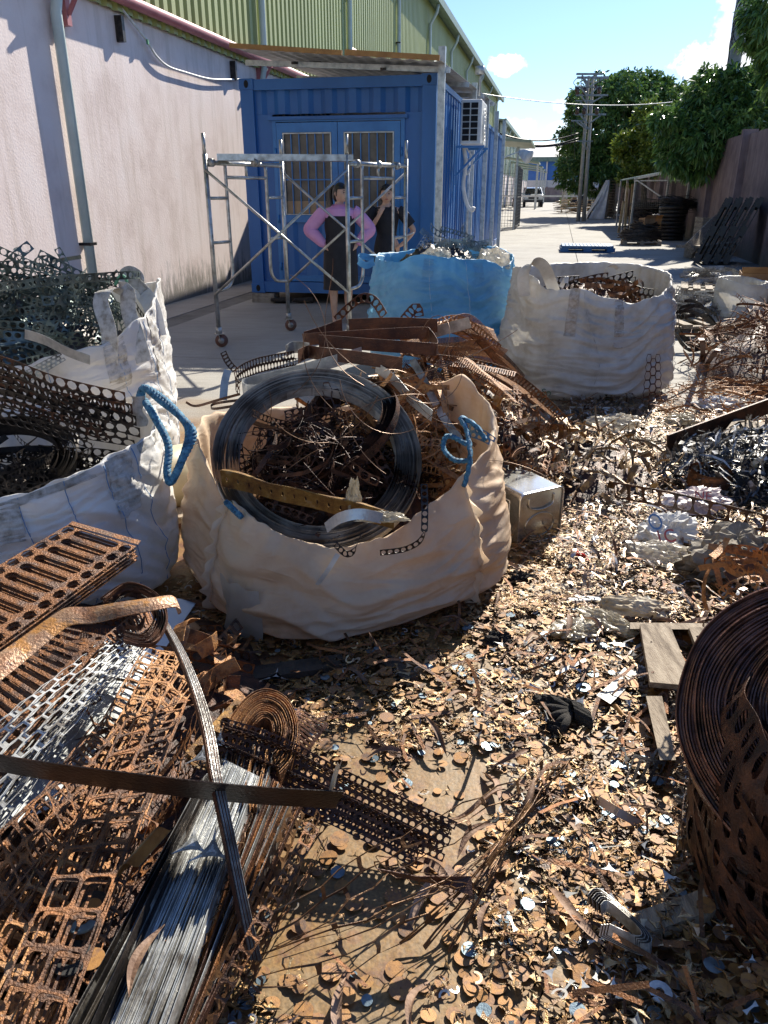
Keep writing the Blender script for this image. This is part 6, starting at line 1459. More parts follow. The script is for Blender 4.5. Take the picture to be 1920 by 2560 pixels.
# black round-holed strip over the front rim
sheet('perforated_strip', mt['black_steel'], [lambda m: m.perf(strip_fn(Path([PD(1060, 1210, 2.30), PD(1062, 1290, 2.24), PD(1055, 1345, 2.22), PD(1015, 1372, 2.21), PD(950, 1382, 2.20)], 7), .022, lambda s: Vector((1, 0, 0)) if s < .5 else Vector((0, -.2, 1))), 15, 1, circ(.38), 8)], 'black round-holed strip hanging in an L over the front lip of the beige bag', 'steel strip')
sheet('perforated_strip', mt['black_steel'], [lambda m: m.perf(strip_fn(Path([PD(838, 1360, 2.24), PD(865, 1385, 2.22), PD(885, 1375, 2.22), PD(905, 1330, 2.24)], 7), .022, Vector((.4, 0, 1))), 8, 1, circ(.38), 8)], 'small black holed strip curled at the middle of the front lip', 'steel strip')
crumple('plastic_film', 'clear plastic scrap standing in the middle of the coil front', PD(885, 1262, 2.36), .03, .03, .09, mt['clear2'], 9, 'plastic', n=16, amp=.5)
crumple('plastic_film', 'crinkled plastic at the front lip of the beige bag', PD(960, 1300, 2.28), .085, .03, .03, mt['clear2'], 10, 'plastic', n=20, amp=.6)
tangle('scrap_tangle', 'brown and pale slivers heaped on the back of the beige bag load', (.12, 3.22, .28), .42, .32, [('flat', 110, .02), ('circ', 24, .03), ('wire', 30, .004)], mt['offcut'], 45, Lr=(.10, .32), squash=.7)
# heap behind the beige bag and its fan of comb strips
mound('scrap_heap', 'dark core of the scrap heap behind the beige bag', (.18, 3.7, 0), .72, .5, .55, rk, 5, 'stuff', rough=.2)
mound('scrap_heap', 'low spread of rusty scrap right of the beige bag heap', (.95, 3.95, 0), .55, .5, .16, rk, 6, 'stuff', rough=.3)
tangle('scrap_tangle', 'rusty strips tangled over the heap behind the beige bag', (.20, 3.65, 0), .78, .60, [('circ', 60, .03), ('flat', 70, .02), ('circ2', 20, .05), ('wire', 40, .003)], rd, 7, Lr=(.15, .5), squash=.75)
def cover(cx, cy, rx, ry, h, n, mat, seed, label, tm=None, sc=(.5, 1.0)):
    r_ = np.random.RandomState(seed); a_ = r_.rand(n) * 2 * PI; q_ = np.sqrt(r_.rand(n))
    p_ = np.stack([cx + rx * q_ * np.cos(a_), cy + ry * q_ * np.sin(a_), h * (1 - q_ ** 2.2) + .02 + .05 * r_.rand(n)], 1)
    scatter('loose_shards', tm or (T_SHARD + T_OFF), n, p_, mat, tilt=.6, scale=sc, seed=seed, label=label, cat='shards')
cover(.18, 3.7, .76, .55, .55, 1500, mt['offcut'], 51, 'brown and tan shards covering the heap behind the beige bag')
cover(.95, 3.95, .62, .55, .16, 800, mt['offcut'], 52, 'brown and tan shards spread right of the heap behind the beige bag')
cover(CA.x + .12, CA.y + .2, .36, .30, .50, 700, mt['offcut'], 53, 'shards lying over the contents of the beige bag', sc=(.4, .8))
rs = random.Random(21); combs = []
ends = [(1180, 828), (1240, 838), (1262, 885), (1258, 918), (1250, 870), (1300, 935), (1320, 960), (1350, 1010), (1400, 1050), (1425, 1062), (1380, 1055), (1330, 1050), (1300, 1060), (1240, 880), (1340, 985), (1370, 1030), (1200, 850), (1280, 1010), (1250, 990), (1390, 1075)]
for k, (ex, ey) in enumerate(ends):
    f_ = k / 20; s = PD(rs.uniform(990, 1080), rs.uniform(850, 905), rs.uniform(3.35, 3.6))
    if ey < 920: e = PD(ex, ey, rs.uniform(4.0, 4.4))
    else: e = P(ex, ey, rs.uniform(.02, .12))
    mid_ = s.lerp(e, .5) + Vector((0, 0, .05 + .10 * rs.random()))
    kindc = k % 4
    def bl_(m, s=s, e=e, mid_=mid_, k=k):
        pth = Path([s, mid_, e], 8); w = rs.uniform(.05, .085); wd_ = Vector((rs.uniform(-.3, .3), rs.uniform(-.9, .2), rs.uniform(-.2, .9)))
        if k % 5 == 4: m.perf(strip_fn(pth, w * .6, wd_), int(pth.len / w * 2), 1, circ(.36), 8)
        else: m.comb(strip_fn(pth, w, wd_), int(pth.len / .0115), .14, .5)
    sheet('comb_strip', ro if k % 3 else rd, [bl_], 'rusty toothed comb strip fanning out right from the heap behind the beige bag', 'comb strip', solid=.001)['group'] = 'comb strips fanning out of the central heap'
for k in range(26):
    def bl_(m):
        s = PD(rs.uniform(960, 1200), rs.uniform(860, 960), rs.uniform(3.3, 3.8)); curly(m, s, (rs.uniform(-.2, 1), rs.uniform(-.8, .3), rs.uniform(-.5, .1)), rs.uniform(.2, .4), .05, 'comb', rs, .5, None, .04)
    o = sheet('comb_strip', ro if k % 2 else rd, [bl_], 'rusty toothed comb strip fanning out right from the heap behind the beige bag', 'comb strip', solid=0); o['group'] = 'comb strips fanning out of the central heap'
# contents of the white left bags
tangle('scrap_tangle', 'green-grey strips with round holes coiled in the left back bag', CC + Vector((-.03, -.02, .55)), .52, .58, [('circ', 60, .042), ('circ2', 14, .06), ('flat', 14, .02), ('wire', 8, .003)], mt['green_steel'], 11, Lr=(.5, 1.3), curl=1.6)
mound('scrap_fill', 'dark scrap core in the left back bag', CC + Vector((0, 0, .45)), .50, .46, .45, mt['black_steel'], 12, 'stuff')
for k in range(9):
    rs2 = random.Random(70 + k); c = CC + Vector((rs2.uniform(-.16, .12), rs2.uniform(-.12, .15), .80 + .024 * k)); r = rs2.uniform(.22, .46)
    x_, y_ = rs2.uniform(-.4, .3), rs2.uniform(-.25, .35)
    pts = [c + Vector((r * math.cos(a), r * .9 * math.sin(a), x_ * math.cos(a) * r + y_ * math.sin(a) * r)) for a in [2 * PI * i / 12 for i in range(12)]]
    o = sheet('perforated_strip', mt['green_steel'], [lambda m, pts=pts: m.perf(strip_fn(Path(pts, 5, True), .038, Vector((.15 * math.sin(pts[0].x * 40), 0, 1))), 54, 1, circ(.37), 8)], 'green-grey hoop of round-holed strip in the left back bag, %s' % ORD9[8 - k], 'steel strip'); o['group'] = 'perforated hoops in the left back bag'
sheet('perforated_strip', mt['black_steel'], [lambda m: m.perf(strip_fn(Path([PD(30, 745, 3.9), PD(55, 710, 4.0), PD(110, 695, 4.1), PD(165, 705, 4.1), PD(195, 725, 4.0)], 6), .036, UPV), 16, 1, circ(.38), 10)], 'thin black holed strip arching highest over the left back bag', 'steel strip')
sheet('perforated_strip', mt['black_steel'], [lambda m: m.perf(strip_fn(Path([PD(165, 698, 4.3), PD(240, 700, 4.3), PD(310, 720, 4.2), PD(350, 780, 4.1), PD(385, 825, 3.95)], 6), .036, UPV), 20, 1, circ(.38), 10)], 'thin black holed strip running along the right rim of the left back bag', 'steel strip')
strip('steel_strip', 'flat shiny strip lying across the scrap in the left back bag', [PD(62, 835, 3.55), PD(110, 850, 3.55), PD(170, 880, 3.5), PD(225, 900, 3.48)], .05, Vector((.1, -.3, 1)), mt['galv'])
sheet('perforated_strip', mt['galv_dirty'], [lambda m: m.perf(quad_fn(PD(40, 940, 3.45), PD(150, 880, 3.5), PD(165, 900, 3.48), PD(62, 962, 3.4)), 9, 3, circ(.34), 8, True)], 'blue-grey plate with rows of small holes at the front of the left back bag', 'plate')
mound('scrap_fill', 'dark scrap core in the left front bag', CB + Vector((0, .05, .12)), .44, .42, .26, mt['black_steel'], 13, 'stuff')
rs = random.Random(33)
for k in range(9):
    y0 = 905 + k * 16; x1 = rs.uniform(180, 345); y1 = 1000 + k * 14 + rs.uniform(-10, 10)
    if k < 3: x1 = 330 + 10 * k; y1 = 1010 + k * 30
    pts = [PD(-120, y0 - 20 + 10 * k * .3, 2.9), PD(20, y0 + 14, 2.85), PD(150, (y0 + y1) / 2 + 10, 2.78), PD(x1, y1, 2.72)]
    w = .085 if k < 6 else .06
    o = sheet('perforated_strip', mt['black_steel'] if k % 3 else rk, [lambda m, pts=pts, w=w: m.perf(strip_fn(Path(pts, 8), w, Vector((.05, -.25, 1))), 16, 2, circ(.43), 8, True)], 'black lattice strip with round holes across the left front bag, %s' % ORD9[k], 'steel strip'); o['group'] = 'lattice strips on the left front bag'
ringcoil('strip_coil', 'dark coil of small-holed strip in the left front bag at the image edge', PD(20, 1150, 2.75), (.1, -.35, .9), .18, .25, .035, 10, mt['black_steel'], 6)
tangle('scrap_tangle', 'dark holed strips inside the left front bag', CB + Vector((.05, -.02, .26)), .42, .26, [('circ', 60, .03), ('circ2', 30, .05), ('flat', 20, .02)], mt['black_steel'], 14)
# cream roll between the bags
m = MB(); m.tube([P(330, 1215, .15), P(400, 1200, .15), P(520, 1175, .15)], .15, 32); o = tag(m.build('plastic_roll', M('cream_plastic_drum', [(.42, .36, .22), (.58, .53, .38)], .4, 0, 4, 5)), 'cream plastic drum lying between the left front bag and the beige bag', 'drum')
m = MB(); m.bar(P(350, 1300, .03), P(500, 1290, .03), .12, .05); tag(m.build('timber_board', mt['wood']), 'grey board lying under the cream drum', 'board')
strip('steel_strip', 'thin rusty bar on the ground between the left front bag and the beige bag', [P(380, 1345, .02), P(470, 1305, .04)], .02, UPV, rb)
# blue bag and right bag contents
mound('scrap_fill', 'dark scrap in the blue bag', CD + Vector((0, 0, .70)), .46, .44, .30, mt['black_steel'], 15, 'stuff')
tangle('scrap_tangle', 'bluish perforated strips sticking up from the blue bag', CD + Vector((.12, .1, .85)), .36, .28, [('circ', 16, .05), ('comb', 14, .05), ('flat', 10, .02)], mt['blue_steel'], 16, Lr=(.2, .5))
sheet('perforated_plate', mt['galv_dirty'], [lambda m: m.perf(quad_fn(PD(1040, 618, 6.4), PD(1062, 586, 6.5), PD(1082, 592, 6.5), PD(1066, 622, 6.4)), 4, 3, circ(.40), 10, True)], 'grey plate with rows of round holes standing at the left of the blue bag opening', 'plate')
mound('scrap_fill', 'rust-brown scrap in the right white bag', CE + Vector((0, 0, .52)), .46, .44, .24, rk, 17, 'stuff')
tangle('scrap_tangle', 'brown strips and offcuts inside the right white bag', CE + Vector((.05, -.05, .58)), .40, .24, [('flat', 60, .03), ('circ', 14, .045), ('hex', 6, .07)], mt['rust'], 18, Lr=(.15, .4))
for k, pts in enumerate(([PD(1360, 715, 5.75), PD(1400, 708, 5.8), PD(1450, 706, 5.9)], [PD(1480, 725, 6.05), PD(1530, 705, 6.1), PD(1590, 690, 6.15)], [PD(1560, 715, 6.0), PD(1600, 735, 5.9), PD(1640, 740, 5.85)])):
    o = sheet('perforated_strip', mt['black_steel'], [lambda m, pts=pts: m.perf(strip_fn(Path(pts, 6), .10, Vector((.1, -.2, 1))), 7, 2, circ(.42), 10, True)], 'dark strip with big round holes in the right white bag, %s' % ('at the left', 'in the middle', 'at the right')[k], 'steel strip'); o['group'] = 'round-holed strips in the right white bag'
sheet('lattice_strip', rb, [lambda m: m.perf(quad_fn(P(1605, 1015, .02), PD(1618, 885, 5.35), PD(1650, 885, 5.35), P(1655, 1010, .02)), 6, 3, None, 8, True, 0, (.84, .84))], 'rusty lattice strip leaning on the lower right of the grimy white bag', 'lattice')
# small carton behind sack
carton(PD(1905, 640, 8.8) * Vector((1, 1, 0)) + Vector((0, 0, .45)) if False else Vector((4.42, 9.2, .30)), (.6, .45, .26), -.35, 'open brown carton with torn flaps at the right edge behind the violet-white sack')
m = MB(); m.box((4.5, 9.3, .15), (.9, .6, .28)); tag(m.build('crate_base', mt['wood']), 'wooden box under the torn carton at the right edge', 'crate')
# ================================================================ LEFT FOREGROUND PILE
rs = random.Random(5)
mound('scrap_heap', 'dark core of the scrap pile in the left foreground', P(60, 1950, 0) + Vector((-.25, .05, 0)), .95, 1.0, .16, rk, 22, 'stuff', rough=.2)
tangle('scrap_tangle', 'mixed rusty strips packed under the plates of the left foreground pile', P(120, 1950, 0) + Vector((-.1, .0, 0)), .75, .20, [('circ', 50, .03), ('flat', 60, .02), ('hex', 20, .06), ('comb', 12, .05)], rd, 23, Lr=(.2, .6), curl=.4, squash=1.1)
def qsheet(name, label, cs, z, mat, fnm, cat='plate', solid=.0015, bow=0.0, group=None, n=1, dz=.006, jit=.004, seed=0):
    """n stacked sheets given by four photo pixels each at its height"""
    r_ = random.Random(seed); zz = z if isinstance(z, (list, tuple)) else [z] * 4
    for k in range(n):
        c4 = [P(x, y, h) + Vector((r_.gauss(0, jit), r_.gauss(0, jit), -dz * k)) if n > 1 else P(x, y, h) for (x, y), h in zip(cs, zz)]
        m = MB(); fnm(m, quad_fn(*c4, bow=bow)); o = tag(m.build(name, mat, solid=solid), label + ', ' + ('top', 'middle', 'bottom')[k] + ' layer' if n == 3 else label, cat)
        if group or n > 1: o['group'] = group or name.replace('_', ' ') + ' layers'
# pale plates lying lowest
def plain(m, fn): m.grid(fn, 8, 8)
qsheet('steel_plate', 'long pale galvanised plate lying lowest in the left foreground pile', [(398, 1490), (492, 1504), (150, 2010), (-160, 2150)], [.17, .14, .15, .19], M('pale_zinc_plate', [(.22, .17, .11), (.40, .41, .40), (.52, .54, .54)], .38, .5, 5, 8, .1, 60, cov=(.28, .5), rough2=.5), plain, solid=.003)
# slotted plate stack, top left
def slotted(m, fn):
    m.perf(lambda s, t: fn(s, t * .17), 17, 1, circ(.40, .42), 10); m.perf(lambda s, t: fn(s, .17 + t * .66), 17, 1, slot(.33, .47), 16)
    m.perf(lambda s, t: fn(s, .83 + t * .17), 17, 1, circ(.40, .40), 10)
slab_rust = M('flaky_rusted_plate', [(.04, .022, .016), (.10, .055, .04), (.26, .11, .04), (.14, .09, .07), (.24, .12, .05)], .5, .35, 14, 9, .6, 180, island=.12, cov=(.25, .75))
d0 = P(340, 1368, .40); c0 = P(0, 1612, .36); dirn = (c0 - d0); a0_ = P(170, 1313, .42)
for k in range(5):
    off = Vector((.003 * math.sin(k * 3), .004 * math.cos(k * 2), -.011 * k)); e = d0 + dirn * 1.75
    m = MB(); slotted(m, quad_fn(a0_ + off, a0_ + dirn * 1.75 + off + Vector((-.02, .02, 0)), e + off, d0 + off))
    o = tag(m.build('slotted_plate', slab_rust, solid=.0025), 'rusty plate punched with long slots, %s of the stack in the left pile' % ('topmost', 'second', 'third', 'fourth', 'lowest')[k], 'slotted plate', 'stacked slotted plates on the left pile')
qsheet('steel_strip', 'unpunched end strip at the far edge of the slotted plate stack', [(172, 1311), (345, 1362), (352, 1352), (180, 1303)], [.423, .404, .404, .423], slab_rust, plain)
def comb2(m, fn): m.perf(lambda s, t: fn(s, t * .72), 17, 1, slot(.30, .49), 14); m.perf(lambda s, t: fn(s, .72 + t * .28), 17, 1, circ(.30, .26), 10)
qsheet('slotted_plate', 'rusty plate of open slots lying lower, showing under the bent strip', [(160, 1570), (-190, 1850), (-70, 2010), (262, 1592)], [.33, .30, .28, .34], slab_rust, comb2, n=3, dz=.02, group='lower slotted plates on the left pile', seed=3, cat='slotted plate')
qsheet('slotted_plate', 'short rusty slotted piece with V-cut teeth beneath the loop of strip', [(262, 1590), (370, 1505), (388, 1560), (290, 1612)], [.34, .34, .30, .31], rd, lambda m, fn: m.perf(fn, 9, 1, slot(.32, .44), 12), n=3, dz=.016, group='short slotted pieces on the left pile', seed=4, cat='slotted plate')
# rusty bent flat bar
bent = M('flaking_rusted_bar', [(.08, .04, .028), (.24, .11, .05), (.33, .20, .12), (.44, .20, .05), (.16, .10, .08)], .42, .3, 16, 9, .3, 150, cov=(.3, .7))
m = MB(); pth = Path([P(-70, 1700, .46), P(-10, 1660, .47), P(60, 1610, .475), P(140, 1550, .49), P(175, 1532, .495), P(230, 1530, .49), P(300, 1517, .50), P(380, 1505, .50), P(430, 1498, .49), P(444, 1510, .475), P(438, 1516, .468)], 6)
def bar_f(s, t):
    p = pth.at(s); w = .075 - .036 * min(1, s * 1.15); return p + Vector((.45, -.80, -.35)).normalized() * (w * (t - .3)) + Vector((0, 0, .004 * math.sin(t * PI)))
m.grid(bar_f, 60, 4); tag(m.build('bent_bar', bent, solid=.004), 'wide rusty flat bar bent over the slotted plates in the left pile', 'flat bar')
# pale lattice mesh
def hexm(ns, nt): return lambda m, fn: m.perf(fn, ns, nt, None, 8, True, 0, (.90, .86))
pale = M('pale_steel_lattice', [(.16, .14, .12), (.48, .48, .46), (.68, .68, .65)], .35, .4, 14, 6, .1, 120, island=.6)
for k in range(9):
    dx = rs.uniform(-16, 16); dy = rs.uniform(-10, 10); z = .20 + .011 * k; sk = rs.uniform(-30, 30)
    qsheet('lattice_sheet', 'pale steel lattice sheet with stretched hexagonal openings in the left pile', [(372 + dx, 1600 + dy), (-80 + dx + sk, 2120 + dy), (-190 + dx + sk, 1990 + dy), (285 + dx, 1590 + dy)], [z, z, z + .03, z + .03], pale if k % 3 else mt['galv_dirty'], hexm(7 + k % 3, 6), cat='lattice', solid=.001, group='pale lattice sheets in the left pile', bow=.02)
# rusted ladder frames
def ladder(ns, nt=2): return lambda m, fn: m.perf(fn, ns, nt, circ(.455, .445, .42), 16)
lad = [((455, 1625), (40, 2560), (-70, 2500), (395, 1620), .24, 14), ((450, 1760), (130, 2600), (-10, 2560), (330, 1790), .27, 11), ((425, 1640), (120, 2250), (30, 2200), (370, 1610), .22, 10), ((330, 1850), (-40, 2480), (-150, 2330), (240, 1790), .25, 9), ((395, 1900), (215, 2420), (150, 2400), (325, 1870), .20, 8), ((250, 2000), (-60, 2330), (-120, 2200), (180, 1920), .26, 8), ((480, 1700), (330, 1960), (290, 1900), (430, 1660), .23, 6), ((380, 2050), (180, 2600), (90, 2560), (300, 2010), .19, 8)]
for k, (a, b, c, d, z, n_) in enumerate(lad):
    qsheet('punched_sheet', ('orange-rusted punched sheet with square openings, %s' % ('running down the middle of the left pile', 'right of the middle in the left pile', 'across the pale lattice', 'at the left image edge', 'narrow, beside the pale bundle', 'lowest at the left edge', 'short, under the nested hoops', 'beside the bottom left washers')[k]), [a, b, c, d], [z, z - .04, z - .02, z + .015], ro if k % 2 == 0 else rd, ladder(n_), cat='punched frame', group='rusted ladder frames in the left pile', bow=.015, n=3, dz=.014, jit=.012, seed=k, solid=.002)
# big-hole plates at the bottom left
for k, (a, b, c, d, n_) in enumerate((((235, 2350), (90, 2620), (-60, 2560), (120, 2270), 4), ((130, 2260), (-20, 2560), (-170, 2450), (20, 2190), 5), ((640, 1790), (530, 1925), (460, 1880), (590, 1745), 4))):
    qsheet('holed_plate', ('rusty plate with big round holes at the bottom left corner', 'rusty plate with big round holes at the left edge near the bottom', 'pinkish rusty plate with three big holes beside the coiled strips')[k], [a, b, c, d], [.14 if k < 2 else .18] * 4, mt['offcut'] if k == 2 else ro, lambda m, fn, n_=n_: m.perf(fn, n_, 2 if k < 2 else 1, circ(.38), 16), n=3, dz=.012, group='holed plates in the left pile', seed=50 + k, cat='plate', solid=.003)
qsheet('ribbed_plate', 'purple-rust plate with deep parallel ribs at the bottom left', [(215, 2330), (330, 2400), (180, 2640), (60, 2600)], [.12] * 4, rb, lambda m, fn: m.grid(lambda s, t: fn(s, t) + Vector((0, 0, .006 * (1 if (t * 14) % 1 > .5 else -1))), 2, 56), solid=.002)
for k, (x, y, z, r, lb, mm_) in enumerate(((208, 2300, .20, .028, 'blue-grey steel washer lying on the left pile', mt['blue_steel']), (228, 2262, .20, .030, 'dark washer under the blue-grey one on the left pile', mt['black_steel']), (180, 2395, .18, .034, 'black rubber ring in the left pile', mt['black_rubber']))):
    m = MB(); c = P(x, y, z); v, f = annulus(r * .42, r, 0, 2 * PI, 26); m.add([Vector(p) + c for p in v], f); tag(m.build('washer', mm_, solid=.004), lb, 'washer')
for k, (x, y, z, r, lb) in enumerate(((228, 2268, .206, .019, 'small rusty disc resting inside the washers'), (420, 2330, .16, .020, 'yellow-rusted disc on the pale strip bundle'), (230, 2398, .18, .022, 'brown disc by the rubber ring'))):
    m = MB(); c = P(x, y, z); m.tube([c, c + Vector((0, 0, .0015))], r, 22); tag(m.build('steel_disc', mt['disc'], smooth=False), lb, 'disc')
# shaped bracket
m = MB(); a, b = P(318, 2150, .25), P(388, 2105, .25)
m.grid(lambda s, t: a.lerp(b, s) + Vector((-.03, -.07, 0)) * (t - .5) * 1.3 + Vector((0, 0, .014 * math.cos(s * 2 * PI) * -1)), 24, 4); tag(m.build('shaped_bracket', M('yellow_rusted_bracket', [(.22, .11, .04), (.42, .24, .08)], .35, .5, 20, 5, .2, 90), solid=.002), 'yellow-brown wavy stamped bracket lying in the left pile', 'bracket')
# strip bundles: many thin strips on edge running to the bottom edge
def bundle(name, label, a0, a1, b0, b1, za, zb, n, mat, h, th, seed, group, bowx=0.0, zj=.012):
    r_ = random.Random(seed); big = MB()
    for k in range(n):
        f = (k + r_.uniform(-.4, .4)) / n
        a = P(a0[0] + (a1[0] - a0[0]) * f, a0[1] + (a1[1] - a0[1]) * f, za + r_.gauss(0, zj)); g_ = min(1, max(0, f + r_.gauss(0, .03)))
        b = P(b0[0] + (b1[0] - b0[0]) * g_, b0[1] + (b1[1] - b0[1]) * g_, zb + r_.gauss(0, zj))
        c = a.lerp(b, .5) + Vector((bowx + r_.gauss(0, .004), 0, r_.gauss(0, .006)))
        m = MB(); pp = Path([a, c, b], 5).p
        for i in range(len(pp) - 1): m.bar(pp[i], pp[i + 1], th, h)
        o = tag(m.build(name, mat if not isinstance(mat, list) else r_.choice(mat)), label, 'steel strip'); o['group'] = group
bundle('edge_strip', 'thin pale steel strip on edge in the tight bundle at the bottom left', (560, 1905), (650, 1950), (225, 2640), (400, 2640), .19, .14, 54, [pale, pale, pale, mt['galv'], mt['galv_dirty']], .020, .0016, 61, 'tight bundle of pale strips at the bottom left', zj=.006)
bundle('edge_strip', 'dark oily strip on edge beside the pale bundle in the left pile', (500, 1960), (560, 1900), (120, 2640), (240, 2640), .20, .15, 18, [mt['galv_dirty'], mt['black_steel']], .018, .0014, 62, 'loose dark strips left of the pale bundle')
bundle('edge_strip', 'rust-streaked strip on edge right of the pale bundle in the left pile', (640, 1920), (760, 2010), (400, 2640), (470, 2640), .17, .10, 30, [mt['galv_dirty'], rd, rb], .016, .0013, 63, 'rust-streaked strips right of the pale bundle')
bundle('edge_strip', 'strip standing on edge below the fine mesh in the left pile', (560, 1780), (700, 1850), (520, 1990), (650, 2030), .16, .17, 30, [rd, ro, mt['galv_dirty']], .02, .0014, 64, 'edge strips below the fine mesh')
# hooped strips
for k in range(15):
    q = 1 - k * .055; cx, cy = 660, 1830
    pts = [(520, 2010), (545, 1880), (600, 1775), (660, 1735), (720, 1760), (748, 1830), (735, 1905), (700, 1950)]
    P3 = [P(cx + (x - cx) * q, cy + (y - cy) * q, .17 + .02 * (i > 1) * (i < 6) + .004 * math.sin(k + i)) for i, (x, y) in enumerate(pts)]
    o = strip('bent_strip', 'rusty strip bent into a hoop in the nest beside the fine mesh', P3, .034, Vector((.1 * math.sin(k), .1, 1)), ro if k % 2 else rd, 40, .001); o['group'] = 'nested hoop strips in the left pile'
qsheet('ladder_strip', 'purple-rust strip with narrow parallel slots at the right of the nested hoops', [(745, 1770), (822, 1810), (745, 1915), (700, 1850)], [.13, .06, .05, .14], rb, lambda m, fn: m.perf(lambda s, t: fn(t, s), 12, 1, slot(.24, .42), 8), cat='steel strip')
# loop nest at the top of the long thin bundle
for k in range(16):
    q = rs.uniform(.4, 1.05); x0, y0 = 300, 1540; jx = rs.uniform(-8, 8)
    pts = [(240 + jx, 1500), (300, 1462), (370, 1490), (395, 1550), (360 + jx, 1610), (290, 1600)]
    P3 = [P(x0 + (x - x0) * q + 20, y0 + (y - y0) * q, .30 + .10 * q + rs.uniform(-.01, .01)) for x, y in pts]
    o = strip('bent_strip', 'thin purple-brown strip looped under the bent flat bar', P3, .012, Vector((rs.gauss(0, .3), rs.gauss(0, .3), 1)), rb if k % 2 else rk, 30, .001); o['group'] = 'looped strips under the bent bar'
for k in range(11):
    dx = k * 2.6 + rs.uniform(-1.5, 1.5)
    pts = [P(335 + dx * .3, 1478, .37), P(385 + dx * .4, 1530, .375), P(432 + dx * .6, 1610, .37), P(470 + dx * .8, 1700, .36), P(505 + dx, 1820, .34), P(528 + dx, 1950, .31), P(560 + dx, 2100, .25), P(592 + dx, 2260, .18), P(618 + dx * 1.2, 2400, .10)]
    o = strip('long_strip', 'long narrow grey strip curving from the bent bar down over the left pile', pts, .016, Vector((.25, .1, 1)), mt['galv_dirty'] if k % 3 else rb, 60, .001); o['group'] = 'long curving strips over the left pile'
# fine perforated strips
for k, (p0, p1, p2, p3, w, z0, z1) in enumerate((((545, 1800), (690, 1850), (860, 1925), (1130, 2068), .085, .23, .10), ((542, 1840), (680, 1885), (850, 1975), (1125, 2105), .090, .215, .085), ((535, 1860), (660, 1915), (850, 1998), (1095, 2118), .085, .20, .07), ((500, 1900), (640, 1940), (830, 2015), (1060, 2130), .08, .185, .06), ((550, 1825), (690, 1868), (850, 1950), (1128, 2085), .07, .222, .095), ((575, 1975), (690, 1985), (840, 2030), (1050, 2130), .045, .14, .05))):
    zs = [z0, z0 * .72 + z1 * .28, z0 * .4 + z1 * .6, z1]
    def bl_(m, p0=p0, p1=p1, p2=p2, p3=p3, w=w, zs=zs, k=k):
        pth = Path([P(*p0, zs[0]), P(*p1, zs[1]), P(*p2, zs[2]), P(*p3, zs[3])], 10); m.perf(strip_fn(pth, w, Vector((.2, .8 if k % 2 else -.5, .75 if k % 3 else .35))), int(pth.len / .0165), 5, circ(.37), 8, True)
    o = sheet('fine_mesh_strip', rb if k % 2 else rk, [bl_], 'brown strip with rows of small round holes, %s in the centre' % ('uppermost', 'second', 'third', 'fourth', 'fifth', 'lowest')[k], 'perforated strip', solid=.0012); o['group'] = 'fine perforated strips reaching to the centre'
# dark flat bar crossing over
m = MB(); pth = Path([P(-80, 1893, .40), P(100, 1925, .37), P(350, 1957, .335), P(600, 1985, .29), P(848, 2000, .25)], 6)
m.grid(strip_fn(pth, .088, Vector((0, -.42, .9))), 50, 1)
tag(m.build('dark_bar', M('oily_black_brown_bar', [(.010, .008, .007), (.028, .018, .014), (.07, .035, .02)], .42, .4, 9, 8, .3, 120), solid=.002), 'long dark flat bar crossing over the whole left pile', 'flat bar')
m = MB(); m.grid(lambda a, b: PD(822 + 14 * a + 22 * b, 1976 - 70 * b + 8 * math.sin(a * 5), P(848, 2000, .25).y - .01 * a) + Vector((0, .012 * math.sin(b * 3), 0)), 6, 8); tag(m.build('paper_tag', mt['paper'], solid=.0006), 'torn beige tag standing at the right end of the dark crossing bar', 'tag')
# sweeping lattice strips in front
latt = M('thin_rust_lattice', [(.05, .025, .015), (.14, .07, .03), (.26, .15, .07)], .45, .4, 20, 6, .2, 150)
def lat(label, pts, w, wd_, ns, nt=2, mat=latt, hole=circ(.455, .44), grp='sprawling lattice strips on the ground'):
    pth = Path([P(x, y, z) for x, y, z in pts], 8)
    f0 = strip_fn(pth, w, wd_); sd = rs.uniform(0, 50); am = w * .22 if nt > 1 else .003
    def f1(s, t): p = f0(s, t); q = Vector((s * 9 + sd, t * 2, 3)); return p + Vector((noise.noise(q), noise.noise(q + Vector((7, 0, 0))), abs(noise.noise(q + Vector((0, 9, 0)))) )) * am
    o = sheet('lattice_strip', mat, [lambda m: m.perf(f1, ns, nt, hole, 8, nt > 1, 0, (.91, .88) if nt > 1 else None)], label, 'lattice', solid=.0012)
    if grp: o['group'] = grp
lat('thin rusty lattice strip sweeping right over the bare ground, uppermost of four', [(600, 2370, .10), (760, 2290, .13), (930, 2170, .12), (1100, 2080, .10), (1290, 1985, .07), (1460, 1880, .03)], .065, Vector((-.2, .5, .7)), 9)
lat('thin rusty lattice strip sweeping right over the bare ground, second of four', [(620, 2400, .08), (820, 2330, .12), (1000, 2260, .12), (1190, 2160, .10), (1330, 2010, .06), (1430, 1890, .03)], .06, Vector((.3, -.3, .9)), 9)
lat('thin rusty lattice strip sweeping right over the bare ground, third, short', [(640, 2440, .05), (860, 2390, .08), (1060, 2290, .10), (1180, 2200, .11)], .06, Vector((.1, .3, .8)), 4)
lat('thin rusty lattice strip sweeping right over the bare ground, with the solid end', [(930, 2150, .12), (1030, 2190, .13), (1110, 2215, .12), (1185, 2225, .10)], .05, Vector((.3, -.3, .9)), 6)
m = MB(); m.add([P(938, 2170, .16), P(1040, 2190, .14), P(1178, 2190, .12), P(1182, 2240, .10), P(1100, 2212, .11), P(1010, 2196, .13)], [(0, 1, 4, 5), (1, 2, 3, 4)]); tag(m.build('plate_remnant', rb, solid=.0015), 'brown triangular sheet remnant at the end of the lattice strips', 'plate')
